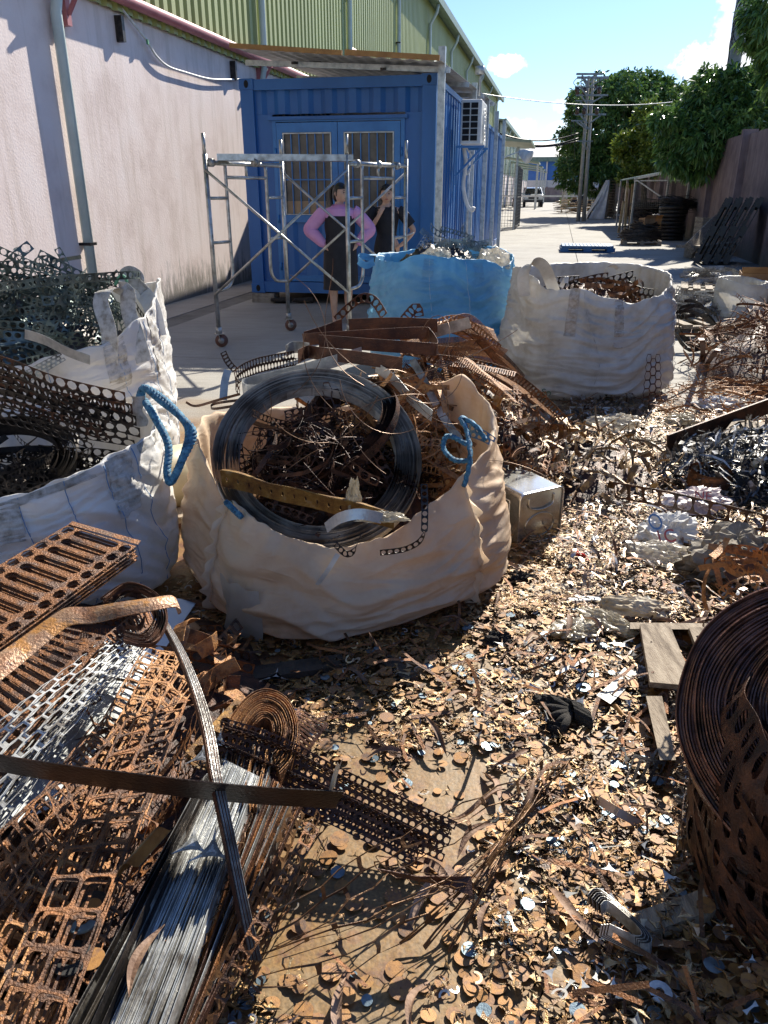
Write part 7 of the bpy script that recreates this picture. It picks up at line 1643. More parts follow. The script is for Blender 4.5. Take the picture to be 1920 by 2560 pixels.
for k in range(15):
    x0 = rs.uniform(600, 820); y0 = 2010 + (x0 - 640) * .25 + rs.uniform(-20, 60); x1 = x0 - rs.uniform(170, 330); y1 = rs.uniform(2420, 2640); z = rs.uniform(.03, .15)
    lat('thin rusty lattice strip running to the bottom edge right of the pale bundle', [(x0, y0, z + .03), ((x0 + x1) / 2 + rs.uniform(-30, 30), (y0 + y1) / 2, z + rs.uniform(-.01, .03)), (x1, y1, z * .5 + .01)], rs.uniform(.018, .05), Vector((rs.uniform(-1, 1), rs.uniform(-.5, .5), rs.uniform(.1, 1))), rs.choice((9, 12, 16)), 1 if k % 2 else 2, latt if k % 3 else rd, circ(.45, .42), 'lattice strips beside the pale bundle')
for k in range(3):
    lat('thin rusty strip trailing over the scrap at the bottom right', [(1000 + 60 * k, 2360 + 10 * k, .02), (1150 + 40 * k, 2230 - 20 * k, .06), (1300 + 10 * k, 2050 - 20 * k, .05), (1420, 1950 - 30 * k, .03)], .012, Vector((rs.uniform(-1, 1), 0, 1)), 8, 1, latt, circ(.3, .2), 'trailing rusty strips')
# bent orange plates cluster
for k in range(16):
    x, y = rs.uniform(440, 610), rs.uniform(1570, 1760); a = rs.uniform(0, 6); L_ = rs.uniform(.06, .15); w = rs.uniform(.02, .05); p = P(x, y, rs.uniform(.10, .24)); d = Vector((math.cos(a), math.sin(a), rs.uniform(-.6, .8))).normalized()
    n_ = d.cross(Vector((rs.gauss(0, 1), rs.gauss(0, 1), rs.gauss(0, 1)))).normalized()
    m = MB(); m.grid(strip_fn(Path([p - d * L_ / 2, p + n_ * .02, p + d * L_ / 2 + Vector((0, 0, -.02))], 4), w, n_.cross(d)), 8, 1)
    o = tag(m.build('bent_plate', ro if k % 3 else rd, solid=.002), 'bent orange-rusted scrap plate beside the front of the beige bag', 'plate'); o['group'] = 'bent plates left of the beige bag'
qsheet('slotted_plate', 'small brown plate with square notches pointing at the beige bag', [(505, 1640), (590, 1545), (608, 1570), (530, 1665)], [.13, .12, .10, .12], rd, lambda m, fn: m.perf(fn, 5, 1, circ(.30, .34, .6), 8))
for k, (x, y, s, lb) in enumerate(((548, 1855, 1.6, 'white triangular offcut left of the long strip bundle'), (480, 2110, 2.0, 'grey-white triangular offcut on the strip bundle'), (505, 1890, 1.7, 'pale offcut beside the long strips'), (530, 2125, 2.1, 'upright grey triangular offcut on the strip bundle'), (690, 1690, 1.9, 'large pale offcut in the shade in front of the beige bag'))):
    m = MB(); c = P(x, y, .21 if k < 4 else .03); m.add([c + Vector((p[0] * s, p[1] * s * .9, p[1] * .6 * (k != 4))) for p in arc3(.026, .011)], [tuple(range(12))]); tag(m.build('offcut', pale, solid=.0015), lb, 'offcut')

# ================================================================ RIGHT FOREGROUND COIL
CG = P(2110, 1800, .44)
ridged_coil('strip_coil', 'big rusty purple-brown coil of strip at the right image edge', CG, (-.42, -.50, .76), .03, .32, .14, 46, M('dark_purple_rust', [(.05, .022, .016), (.15, .065, .042), (.27, .125, .08)], .33, .35, 16, 6, .3, 120, island=.0), 8, dome=.03)
gl = CG - Vector((-.42, -.50, .76)).normalized() * .12
rim_m = ro
rs = random.Random(17)
CH = Vector((1.09, 1.24, 0))
for lay in range(4):  # the darker rust on these sheets also carries the shade round the coil base
    R1 = .345 - lay * .02
    def bf(s, t, lay=lay, R1=R1):
        a = rad_(95 + 190 * s); z = .43 * (1 - t) + .01 + .03 * math.sin(a * 3 + lay) ; bulg = .05 * math.sin(t * PI) + .05 * t
        r = R1 + bulg + .022 * noise.noise(Vector((a * 4, t * 3, lay * 5)))
        return CH + Vector((r * math.cos(a + t * .35), r * math.sin(a + t * .35) * .95, max(.008, z)))
    m = MB(); m.perf(bf, 34, 6, circ(.30, .36), 10, True); o = tag(m.build('perforated_sheet', rk if lay % 2 == 0 else rb, solid=.0015), 'dark rusty holed sheet wrapped round the base of the right coil, %s layer' % ('outermost', 'second', 'third', 'innermost')[lay], 'perforated sheet'); o['group'] = 'holed sheets round the right coil'
ridged_coil('strip_coil', 'second rusty coil filling the top of the holed barrel at the right edge', CH + Vector((-.01, .0, .40)), (-.22, -.34, .91), .02, .345, .10, 34, mt['rust_brown'], 9, dome=.04)
for k in range(34):
    a0 = rs.uniform(95, 200); r1 = rs.uniform(.37, .43); z0 = rs.uniform(.05, .34)
    pts = [CH + Vector((r1 * math.cos(rad_(a0 + i * 16)), r1 * math.sin(rad_(a0 + i * 16)) * .95, max(.01, z0 - i * rs.uniform(.02, .06)))) for i in range(5)]
    o = strip('wrap_strip', 'thin rusty strip wound slackly round the right coil', pts, rs.uniform(.006, .018), Vector((0, 0, 1)), rb if k % 2 else rk, 24, .001); o['group'] = 'slack strips round the right coil'
m = MB(); m.grid(lambda a, b: CH + Vector(((.29 - .1 * b) * math.cos(a * 2 * PI), (.29 - .1 * b) * math.sin(a * 2 * PI), .34 * b)), 40, 4, True); tag(m.build('coil_core', mt['black_steel']), 'dark inner drum of scrap inside the right coil', 'coil', None, 'stuff')
tangle('scrap_tangle', 'rusty offcut strips caught on top of the right coil', P(1790, 1470, .42) + Vector((.15, .1, 0)), .16, .10, [('flat', 20, .02), ('circ', 10, .03)], ro, 44, Lr=(.06, .2), zb=-.05)

# ================================================================ LOOSE SCRAP ON THE GROUND
def proj(X_, Y_, Z_=0.0):
    c, s = math.cos(PIT), math.sin(PIT); zz = Z_ - CAM_H
    dpt = Y_ * c - zz * s; up = Y_ * s + zz * c
    return 960 + FPX * X_ / dpt, 1280 - FPX * up / dpt
def density(X_, Y_):
    x, y = proj(X_, Y_)
    d = np.ones_like(x)
    def ell(cx, cy, rx, ry, lo, rot=0.0):
        nonlocal d
        a, b = x - cx, y - cy; c, s = math.cos(rot), math.sin(rot); a, b = a * c + b * s, -a * s + b * c
        q = (a / rx) ** 2 + (b / ry) ** 2; d = np.where(q < 1, np.minimum(d, lo + (1 - lo) * np.clip((q - .6) / .4, 0, 1)), d)
    ell(900, 2330, 330, 340, .03); ell(1060, 2080, 270, 140, .05, -.5); ell(1110, 1925, 130, 90, .10, -.3); ell(900, 1960, 110, 120, .12)
    ell(1420, 1165, 210, 55, .15); ell(1480, 1240, 120, 40, .3); ell(1500, 1090, 90, 25, .35); ell(1120, 2500, 170, 150, .12); ell(1330, 1900, 90, 60, .5); ell(600, 2100, 200, 120, .5)
    u = X_ * CT - Y_ * ST; v = X_ * ST + Y_ * CT
    edge = 5.55 + .5 * np.sin(u * 2.3) + .3 * np.sin(u * 5.1) - np.clip(.15 - u, 0, 2.5) * 1.9
    d = d * np.clip((edge - v) / .5, 0, 1)
    return d
def sample(n, x0, x1, y0, y1, seed, pw=1.0):
    rs = np.random.RandomState(seed); out = np.zeros((0, 2))
    while len(out) < n:
        X_ = rs.uniform(x0, x1, n * 2); Y_ = rs.uniform(y0, y1, n * 2); x, y = proj(X_, Y_)
        cl = np.clip(.72 + .55 * np.sin(X_ * 13 + 2 * np.sin(Y_ * 9)) * np.cos(Y_ * 11 + X_ * 5), .15, 1.2)
        k = (rs.rand(n * 2) < density(X_, Y_) ** pw * cl) & (x > -60) & (x < 1980) & (y < 2700)
        out = np.concatenate([out, np.stack([X_[k], Y_[k]], 1)])
    return out[:n]
def hgt(XY, seed, amp=.03):
    X_, Y_ = XY[:, 0], XY[:, 1]
    h = amp * (.5 + .5 * np.sin(X_ * 8 + 1.3) * np.sin(Y_ * 7 + seed * .0)) * density(X_, Y_)
    x, y = proj(X_, Y_); h = h + .05 * np.clip((x - 1350) / 500, 0, 1) * np.clip((y - 1500) / 600, 0, 1)
    return h
rsn = np.random.RandomState(77)
def pos3(XY, seed, lay=.018):
    r_ = np.random.RandomState(seed + 5); return np.stack([XY[:, 0], XY[:, 1], .003 + hgt(XY, seed) * r_.rand(len(XY)) + lay * r_.rand(len(XY)) ** 2], 1)
LB = 'small rusty steel offcuts, discs and slivers strewn over the ground'
XY = sample(11000, -.9, 1.6, .65, 2.6, 1); scatter('loose_offcuts', T_OFF, len(XY), pos3(XY, 1), mt['offcut'], tilt=.15, scale=(.5, .92), seed=1, label='small rusty punched offcuts strewn thickly over the near ground', cat='offcuts')
XY = sample(24000, -.6, 4.2, 2.4, 6.6, 2); scatter('loose_offcuts', T_OFF_S, len(XY), pos3(XY, 2, .03), mt['offcut'], tilt=.18, scale=(.5, .95), seed=2, label='small rusty offcuts covering the middle ground up to the bulk bags', cat='offcuts')
XY = sample(2600, -.9, 1.2, .65, 3.0, 3, .4); scatter('loose_discs', T_DISC, len(XY), pos3(XY, 3, .008), mt['disc'], tilt=.08, scale=(.65, 1.05), seed=3, label='rusty punched discs lying flat on the ground', cat='discs')
XY = sample(420, -.9, 1.2, .65, 3.6, 4, .4); scatter('loose_discs', T_DISC, len(XY), pos3(XY, 4, .008), mt['blue_steel'], tilt=.08, scale=(.35, .9), seed=4, label='small blue-grey punched discs lying on the ground', cat='discs')
XY = sample(900, -.9, 2.2, .65, 3.6, 5, .5); scatter('loose_rings', T_C, len(XY), pos3(XY, 5, .02), M('pale_ring_steel', [(.30, .22, .15), (.55, .48, .40), (.6, .57, .52)], .35, .5, 20, 3, 0, island=1.0), tilt=.4, scale=(.7, 1.2), seed=5, label='small pale C-shaped rings among the offcuts', cat='rings')
XY = sample(900, -.6, 4.2, .7, 6.6, 6); scatter('loose_slivers', T_STRIP, len(XY), pos3(XY, 6, .03), rd, tilt=.3, scale=(.6, 1.6), seed=6, label='thin rusty slivers among the offcuts', cat='slivers')
XY = sample(3000, .7, 4.2, 2.0, 6.4, 7); scatter('loose_shards', T_SHARD, len(XY), pos3(XY, 7, .05), M('grey_rust_shards', [(.03, .02, .015), (.16, .09, .05), (.40, .36, .32), (.30, .15, .06), (.5, .49, .47)], .35, .5, 20, 5, .2, 200, island=1.0), tilt=.35, scale=(.25, .6), seed=7, label='grey and rust shards mixed into the middle ground scrap', cat='shards')
XY = sample(600, .2, .95, .75, 2.2, 8); scatter('loose_offcuts', T_OFF, len(XY), pos3(XY, 8, .03), pale, tilt=.4, scale=(.5, .85), seed=8, label='brighter bare-metal offcuts among the rusty ones', cat='offcuts')
# individually placed nearest pieces
def solid_piece(outline, hole_r, th, name, hole_c=(0, 0), bend=.0):
    n = len(outline); bm = bmesh.new(); rows = []
    for z in (0, th):
        rows.append(([bm.verts.new((p[0], p[1], z + bend * p[0] * p[0] * 30)) for p in outline], [bm.verts.new((hole_c[0] + hole_r * math.cos(math.atan2(p[1], p[0])), hole_c[1] + hole_r * math.sin(math.atan2(p[1], p[0])), z)) for p in outline]))
    for k in range(n):
        l = (k + 1) % n
        (o0, h0), (o1, h1) = rows
        bm.faces.new((o1[k], o1[l], h1[l], h1[k])); bm.faces.new((o0[l], o0[k], h0[k], h0[l])); bm.faces.new((o0[k], o0[l], o1[l], o1[k])); bm.faces.new((h0[l], h0[k], h1[k], h1[l]))
    me = bpy.data.meshes.new(name); bm.to_mesh(me); bm.free(); return me
offm = [solid_piece(arc3(.026, .010), .0022, .0014, 'offcut', bend=.4), solid_piece(arc3(.024, .011, 4, (1, 1, .1)), .002, .0014, 'offcut'), solid_piece([(p[0] * 1.3, p[1] * .8) for p in arc3(.026, .009)], .002, .0014, 'offcut', bend=-.5), solid_piece(arc3(.029, .008, 4, (1, .3, 1)), .0024, .0014, 'offcut', bend=.3)]
dsc = [solid_piece([(r * (1 - (.10 if k in (0, 9) else 0)) * math.cos(2 * PI * k / 18), r * (1 - (.10 if k in (0, 9) else 0)) * math.sin(2 * PI * k / 18)) for k in range(18)], .0014, .0014, 'steel_disc') for r in (.021, .018)]
for me in offm: me.materials.append(mt['offcut'])
for me in dsc: me.materials.append(mt['disc'])
dsb = [me.copy() for me in dsc]
for me in dsb: me.materials.clear(); me.materials.append(mt['blue_steel'])
def strew(name, meshes, n, box, seed, label, cat, group, tilt, pw=1.0, zl=.03, sc=(.8, 1.15)):
    XY = sample(n, *box, seed, pw); rs = random.Random(seed)
    for i, (x, y) in enumerate(XY):
        o = bpy.data.objects.new(name, rs.choice(meshes)); COL.objects.link(o)
        z = .004 + float(hgt(XY[i:i + 1], 0)[0]) + rs.random() * zl; s = rs.uniform(*sc)
        t1, t2 = rs.gauss(0, tilt), rs.gauss(0, tilt)
        o.location = (x, y, z + .02 * s * (abs(t1) + abs(t2)) * .6); o.rotation_euler = (t1, t2, rs.uniform(0, 6.28)); o.scale = (s, s, 1)
        tag(o, label, cat, group)
strew('offcut', offm, 296, (-.1, .85, .72, 1.75), 101, 'small rusty concave-sided offcut with a pinhole, lying uppermost on the near ground', 'offcut', 'nearest offcuts on the ground', .15, .9, .02, (.65, .98))
strew('steel_disc', dsc, 190, (-.45, .75, .72, 2.5), 102, 'rusty orange-brown steel disc, one of many lying flat on the near ground', 'disc', 'rusty discs on the near ground', .05, .18, .003)
strew('steel_disc', dsb, 70, (-.45, .75, .72, 2.5), 103, 'blue-grey steel disc, one of several lying flat on the near ground', 'disc', 'blue-grey discs on the near ground', .05, .25, .003, (.4, .9))
lv = []
for k in range(4):
    mb = MB(); Lf = .055 + .012 * k; cv = (.3, .8, -.6, 1.2)[k]
    mb.grid(lambda a, b: Vector((Lf * (2 * a - 1), cv * .02 * math.sin(a * PI) + .009 * math.sin(a * PI) ** .8 * (2 * b - 1), .010 * abs(2 * b - 1) * math.sin(a * PI) + .012 * math.sin(a * PI * (1 + k * .3)))), 10, 2)
    me = bpy.data.meshes.new('dry_leaf'); me.from_pydata([tuple(p) for p in mb.v], [], mb.f); me.materials.append(mt['leaf_dry']); me.shade_smooth(); lv.append(me)
strew('dry_leaf', lv, 52, (-.3, 1.6, .75, 3.2), 104, 'curled pinkish-brown dry leaf lying on the scrap', 'leaf', 'dry leaves on the scrap', .2, .3, .04, (.8, 1.3))

# ================================================================ THINGS LYING ON THE SCRAP
# tin can
c1, c2_ = Vector((.575, 3.01, 0)), Vector((.783, 3.13, 0)); ax = Vector((-.17, .315, 0)); tin = thing('tin_can', 'big square silver tin can lying on its side right of the beige bag', 'tin can', (c1 + c2_) / 2)
tin_m = M('tinplate', [(.62, .60, .52), (.72, .71, .67), (.78, .78, .76)], .2, .85, 2, 4, .12, 6)
tin_e = M('yellowed_tinplate', [(.42, .36, .24), (.58, .54, .44), (.66, .64, .58)], .22, .8, 5, 4, .1, 8)
def rr(p, q, w, h, r, seg=4):
    out = []
    for cx, cy, a0 in ((w - r, r, -90), (w - r, h - r, 0), (r, h - r, 90), (r, r, 180)):
        for k in range(seg + 1):
            a = rad_(a0 + 90 * k / seg); out.append((cx + r * math.cos(a), cy + r * math.sin(a)))
    return out
ex = (c2_ - c1).normalized(); WT = (c2_ - c1).length; rp = rr(0, 0, WT, .238, .025)
def tp3(x, z, k): return c1 + ex * x + Vector((0, 0, z)) + ax * k
m = MB(); n = len(rp); ks = [0.0, .03, .08, .5, .92, .97, 1.0]
vs = [tp3(x, z, k) + (Vector((0, 0, 0)) if k in (0, 1) else Vector((0, 0, .003 * (z - .12) / .12))) for k in ks for x, z in rp]
m.add(vs, [(i * n + j, (i + 1) * n + j, (i + 1) * n + (j + 1) % n, i * n + (j + 1) % n) for i in range(len(ks) - 1) for j in range(n)], True); m.build('shell', tin_m, tin, smooth=False)
m = MB(); m.add([tp3(x, z, .012) for x, z in rp], [tuple(range(n))]); m.build('end_plate', tin_e, tin); m = MB(); m.add([tp3(x, z, .985) for x, z in rp], [tuple(range(n - 1, -1, -1))]); m.build('end_plate', tin_e, tin)
m = MB(); m.tube([tp3(x, z, 0.0) for x, z in rp], .004, 8, closed=True); m.build('rim_seam', tin_m, tin)
m = MB(); m.tube([tp3(x, z, 1.0) for x, z in rp], .004, 8, closed=True); m.build('rim_seam', tin_m, tin)
m = MB(); m.tube(Path([tp3(.05, .215, .006), tp3(.055, .17, -.004), tp3(.12, .155, -.008), tp3(.18, .17, -.004), tp3(.185, .215, .006)], 6).p, .004, 8); m.build('emboss', tin_e, tin)
m = MB(); m.tube(Path([tp3(.04 + .16 * (.5 + .5 * math.cos(a)) * 1, .08 + .055 * math.sin(a), .008) for a in [2 * PI * k / 12 for k in range(12)]], 3, True).p, .0035, 8, closed=True); m.build('emboss', tin_e, tin)
m = MB(); pts = [tp3(-.001, .05, .2), tp3(-.001, .19, .2), tp3(-.001, .19, .8), tp3(-.001, .05, .8)]; m.tube(pts, .002, 6, closed=True); m.build('side_emboss', tin_m, tin)
# plastic, paper, rags
crumple('plastic_bag', 'large crumpled clear plastic bag on the ground in front of the grimy white bag', P(1535, 1068, .03), .20, .13, .09, mt['clear'], 51, 'plastic bag', .3, amp=.5)
crumple('plastic_bag', 'smaller crumpled clear plastic near the dark slanting bar', P(1590, 1115, .02), .13, .08, .06, mt['clear2'], 52, 'plastic bag', .2, amp=.5)
crumple('plastic_bag', 'crumpled plastic among the shards left of the slanting bar', P(1700, 1055, .03), .12, .08, .06, mt['clear2'], 53, 'plastic bag', amp=.5)
crumple('paper_sheet', 'whitish crumpled paper below the rusty wire heap', P(1800, 1012, .05), .20, .12, .05, mt['white_pp'], 54, 'paper', amp=.5)
crumple('printed_bag', 'white plastic bag with blurred red and blue print, right of the tin can', P(1665, 1335, .05), .16, .12, .09, mt['white_pp'], 55, 'plastic bag', .5, amp=.5)
crumple('printed_bag', 'pinkish-white part of a torn printed bag behind the first', P(1735, 1265, .05), .20, .11, .08, M('pink_white_film', [(.55, .42, .40), (.74, .70, .69)], .35, 0, 6, 5, .4, 30, trans=.2), 56, 'plastic bag', .2, amp=.5)
crumple('plastic_bag', 'clear plastic bag with rust smears in front of the printed one', P(1655, 1395, .03), .17, .10, .07, mt['clear'], 57, 'plastic bag', -.2, amp=.35)
crumple('plastic_bag', 'yellowed plastic film folded near the wooden pallet, long piece', P(1515, 1560, .03), .13, .055, .045, mt['clear2'], 58, 'plastic bag', -.75, amp=.45)
crumple('plastic_bag', 'yellowed plastic film spread left of the folded piece', P(1440, 1580, .02), .10, .07, .035, mt['clear2'], 59, 'plastic bag', .4, amp=.6)
crumple('paper_sack', 'rolled brown-white paper sack lying above the wooden pallet', P(1590, 1525, .05), .15, .06, .05, mt['paper'], 60, 'paper', -.25, amp=.35)
crumple('paper_sack', 'flattened torn paper sack left of the rolled one', P(1420, 1480, .01), .19, .07, .018, mt['paper'], 61, 'paper', -.1, amp=.5)
crumple('sacking', 'large grimy tan sacking bundle at the right edge above the dark bar', P(1830, 1420, .05), .24, .15, .16, M('grimy_tan_cloth', [(.10, .08, .055), (.24, .20, .15), (.33, .29, .23)], .8, 0, 9, 7, .5, 60), 62, 'sacking', .2, amp=.4)
for k, (x, y, rx, ry, lb, rz) in enumerate(((1340, 1135, .10, .045, 'dark rag with an orange tip lying behind the tin can', 0), (1468, 1125, .09, .06, 'black rag beside the plastic bags', .4), (1330, 1180, .08, .04, 'black rag close to the tin can', -.3), (1300, 1450, .06, .035, 'small black rag right of the beige bag', 0), (1395, 1770, .085, .045, 'dirty dark knitted glove lying on the offcuts', -.5), (1245, 1605, .06, .04, 'black rag at the lower right of the beige bag', .2), (1385, 1830, .04, .02, 'small dark scrap of cloth below the glove', -.2))):
    crumple('rag', lb, P(x, y, .012), rx, ry, .035, mt['cloth_black'], 70 + k, 'rag', rz, 20, .55)
gv = thing('glove', 'ribbed cuff and fingers of the dirty dark glove on the offcuts', 'glove', P(1440, 1785, .03))
m = MB(); m.grid(lambda a, b: P(1430 + 45 * a, 1775 + 25 * a, .045) + Vector((.0, .035 * math.cos(b * 2 * PI), .022 * math.sin(b * 2 * PI))) * (1 + .06 * math.sin(b * 80)), 10, 60); m.build('cuff', mt['cloth_black'], gv)
for k, (dx, dy) in enumerate(((-50, -32), (-62, -8), (-50, 18), (-20, 60), (-35, 40))):
    m = MB(); m.tube(Path([P(1425, 1775 + k * 3, .03), P(1425 + dx * .6, 1775 + dy * .6, .045), P(1425 + dx, 1775 + dy, .02)], 4).p, [.013 - .0005 * i for i in range(9)], 8); m.build('finger', mt['cloth_black'], gv)
m = MB(); m.grid(lambda a, b: P(1490 + 70 * a + 35 * b, 1745 - 70 * a + 22 * b - 10 * a * b, .035) + Vector((0, 0, .02 * abs(a - .5))), 8, 6); tag(m.build('card_sheet', M('pale_card', [(.42, .40, .34), (.58, .56, .50)], .5, 0, 8, 6, .2, 40), solid=.001), 'pale creased card lying on the offcuts right of centre', 'card')
m = MB(); m.grid(lambda a, b: P(1388 + 75 * a + 3 * b, 1680 - 35 * a + 8 * b, .03), 4, 1); tag(m.build('white_strip', mt['white_paint'], solid=.001), 'short white strip on the offcuts above the pale card', 'strip')
for k, (x0, y0, x1, y1, lb) in enumerate(((1400, 1350, 1440, 1342, 'white strip under the corner of the tin can'), (1415, 1500, 1475, 1498, 'white strip beside the torn paper sack'), (1450, 1492, 1520, 1502, 'second white strip pointing at the rolled paper'), (1425, 1018, 1525, 1020, 'white rod on the ground at the foot of the grimy white bag'), (1375, 1090, 1410, 1080, 'short white block left of the clear plastic bag'), (1500, 1105, 1620, 1135, 'long white rod between the plastic bags'), (1600, 1070, 1650, 1065, 'short pale rod right of the plastic bag'))):
    m = MB(); m.bar(P(x0, y0, .03), P(x1, y1, .03), .022, .006 if k != 4 else .03); tag(m.build('white_strip', mt['white_paint']), lb, 'strip')
m = MB(); m.tube(Path([P(1432, 1378, .03), P(1448, 1385, .05), P(1462, 1393, .03), P(1468, 1406, .02)], 5).p, .010, 8); tag(m.build('red_clip', mt['red']), 'small bright red plastic handle lying on the offcuts right of the tin can', 'plastic piece')
m = MB(); v, f = annulus(.010, .022, 0, 2 * PI, 24); c = P(1458, 1720, .03); m.add([Vector(p) + c for p in v], f); tag(m.build('washer', mt['blue_steel'], solid=.006), 'grey steel washer lying left of the pale card', 'washer')
m = MB(); v, f = annulus(.008, .022, 0, 2 * PI, 24); c = P(1650, 2480, .05); m.add([Vector(p) + c for p in v], f); tag(m.build('washer', mt['galv'], solid=.004), 'grey steel washer at the bottom right in the shade', 'washer')
m = MB(); a, b = P(1540, 1775, .04), P(1580, 1795, .04); m.grid(lambda s, t: a.lerp(b, s) + Vector((.01, -.05, 0)) * (t - .5) + Vector((0, 0, .008 * math.sin(s * 2 * PI))), 20, 2); tag(m.build('shaped_bracket', mt['orange'], solid=.002), 'small orange wavy bracket below the pale card', 'bracket')
# wooden pallet under the scrap at right
wp_ = thing('wooden_pallet', 'weathered broken wooden pallet half buried in offcuts at the right', 'pallet', P(1680, 1650))
def plank(x0, y0, x1, y1, x2, y2, x3, y3, z, th=.018, name='deck_board'):
    m = MB(); tp_ = [P(*q, z) for q in ((x0, y0), (x1, y1), (x2, y2), (x3, y3))]; m.hexa([p - Vector((0, 0, th)) for p in tp_] + tp_); return m.build(name, mt['wood'], wp_)
plank(1600, 1560, 1672, 1556, 1738, 1715, 1625, 1705, .10)
plank(1722, 1568, 1795, 1568, 1815, 1690, 1770, 1690, .10)
m = MB(); m.hexa([P(1575, 1572, .0), P(1910, 1575, .0), P(1910, 1560, .0), P(1575, 1556, .0), P(1575, 1572, .08), P(1910, 1575, .08), P(1910, 1560, .08), P(1575, 1556, .08)]); m.build('stringer', mt['wood'], wp_)
m = MB(); m.hexa([P(1615, 1740, .0), P(1650, 1900, .0), P(1690, 1900, .0), P(1655, 1740, .0), P(1615, 1740, .085), P(1650, 1900, .085), P(1690, 1900, .085), P(1655, 1740, .085)]); m.build('stringer', mt['wood'], wp_)
m = MB(); m.bar(P(1600, 2320, .03), P(1800, 2250, .05), .05, .03); tag(m.build('timber_board', mt['wood']), 'dark weathered board half hidden in the shade at the bottom right', 'board')
dkw = M('shade_dark_timber', [(.025, .018, .012), (.06, .045, .032), (.10, .075, .055)], .8, 0, 7, 8, .5, 60)  # timber colour darkened to carry the shade in front of the beige bag
m = MB(); m.bar(P(620, 1690, .02), P(860, 1655, .02), .07, .02); tag(m.build('timber_board', dkw), 'dark wide board in the shade in front of the beige bag', 'board')
m = MB(); m.bar(P(960, 1650, .02), P(1030, 1700, .02), .05, .02); tag(m.build('timber_board', dkw), 'short dark board in the shade pointing down right', 'board')
# strip coil lying at the bottom right
for k in range(7):
    q = 1 - .06 * k; cx, cy = 1560, 2320
    pts = [P(cx + (x - cx) * q, cy + (y - cy) * q, .06 + .002 * k) for x, y in ((1470, 2250), (1495, 2235), (1560, 2285), (1615, 2340), (1628, 2368), (1600, 2372), (1540, 2345), (1500, 2325))]
    o = strip('bent_strip', 'dark strip with bright edge, one of the nested loops lying at the bottom right', pts, .026, Vector((0, .3, 1)), mt['black_steel'] if k % 2 else mt['galv_dirty'], 40, .0008); o['group'] = 'nested strip loops at the bottom right'
strip('steel_strip', 'curved pale strip with an orange edge on the offcuts near the coil', [P(1495, 2000, .05), P(1545, 2030, .07), P(1600, 2060, .05)], .02, Vector((.4, .6, .5)), mt['copper'])
qsheet('slotted_plate', 'small dark ladder plate standing among offcuts left of the coil', [(1560, 1960), (1585, 1885), (1665, 1905), (1640, 1960)], [.05, .08, .08, .04], mt['black_steel'], lambda m, fn: m.perf(lambda s, t: fn(t, s), 4, 1, slot(.30, .40), 8))
for k, (x, y, L_, a) in enumerate(((370, 2400, .07, 1.4), (1420, 2070, .08, -1.2))):
    m = MB(); c = P(x, y, .18 if k == 0 else .03); d = Vector((math.cos(a), math.sin(a), 0)); n_ = Vector((-d.y, d.x, 0))
    m.grid(lambda s, t: c + d * L_ * (2 * s - 1) + n_ * (.012 * math.sin(s * PI) * (t - .5) * 1.8 + .02 * math.sin(s * PI)) + Vector((0, 0, .006 * abs(t - .5))), 14, 2); tag(m.build('dry_leaf', mt['leaf_dry'], solid=.0006), ('long pink crescent leaf lying on the pale strip bundle', 'crescent leaf on the bare ground edge right of centre')[k], 'leaf')
# long holed strips and dark bars at the right
lat('dark strip of big square openings with flared ribs reaching in from the right edge', [(1535, 1225, .16), (1650, 1245, .18), (1780, 1275, .18), (1960, 1320, .17)], .085, Vector((0, -.3, 1)), 10, 1, rk, circ(.46, .42, .7), None)
m = MB(); m.perf(quad_fn(P(1585, 1440, .05), P(1605, 1425, .05), P(1700, 1475, .04), P(1680, 1495, .04)), 1, 1, circ(.3), 8)
sheet('perforated_strip', rd, [lambda m: m.perf(quad_fn(P(1590, 1425, .05), P(1810, 1505, .05), P(1815, 1528, .05), P(1590, 1448, .05)), 9, 1, circ(.38), 12)], 'brown strip with a row of round holes above the wooden pallet', 'steel strip')
m = MB(); m.bar(P(1668, 1108, .10), P(1950, 1005, .22), .012, .10); tag(m.build('dark_bar', rk), 'long dark flat bar slanting up to the right edge above the pallet pieces', 'flat bar')
m = MB(); m.bar(P(1818, 1445, .16), P(1990, 1335, .30), .05, .012, Vector((0, -1, .4))); tag(m.build('dark_bar', rb), 'brown flat bar slanting in front of the tan sacking', 'flat bar')
m = MB(); m.bar(P(1820, 1070, .16), P(1960, 1090, .16), .4, .02); tag(m.build('steel_plate', mt['wood']), 'flat board under scrap at the right edge below the dark slanting bar', 'board')
m = MB(); m.bar(P(1828, 1100, .0) + Vector((0, 0, .07)), P(1990, 1180, .07), .1, .13); tag(m.build('timber_beam', mt['wood']), 'thick timber block under the board at the right edge', 'timber')
ringcoil('strip_coil', 'small rusty drum-like coil on the ground in front of the shiny shavings', P(1775, 1200, .07), (0, -.1, 1), .09, .105, .10, 8, rd, 31, cat='coil')
mound('shaving_heap', 'heap of shiny grey and black metal shavings at the right edge', P(1900, 1200, 0) + Vector((.1, 0, 0)), .62, .50, .20, mt['black_steel'], 24, 'stuff')
rs_ = np.random.RandomState(3); nn_ = 3400; aa = rs_.rand(nn_) * 2 * PI; qq = np.sqrt(rs_.rand(nn_)); ctr = P(1900, 1200, 0) + Vector((.1, 0, 0))
pp = np.stack([ctr.x + .64 * qq * np.cos(aa), ctr.y + .52 * qq * np.sin(aa), .20 * (1 - qq ** 2.2) + .01 + .02 * rs_.rand(nn_)], 1)
scatter('shavings', T_SHARD + T_OFF, nn_, pp, M('shiny_shavings', [(.02, .02, .02), (.14, .13, .12), (.55, .54, .52)], .35, .4, 20, 4, .1, 100, island=1.0), tilt=.6, scale=(.35, .8), seed=9, label='shiny grey shavings and shards piled at the right edge', cat='shavings')
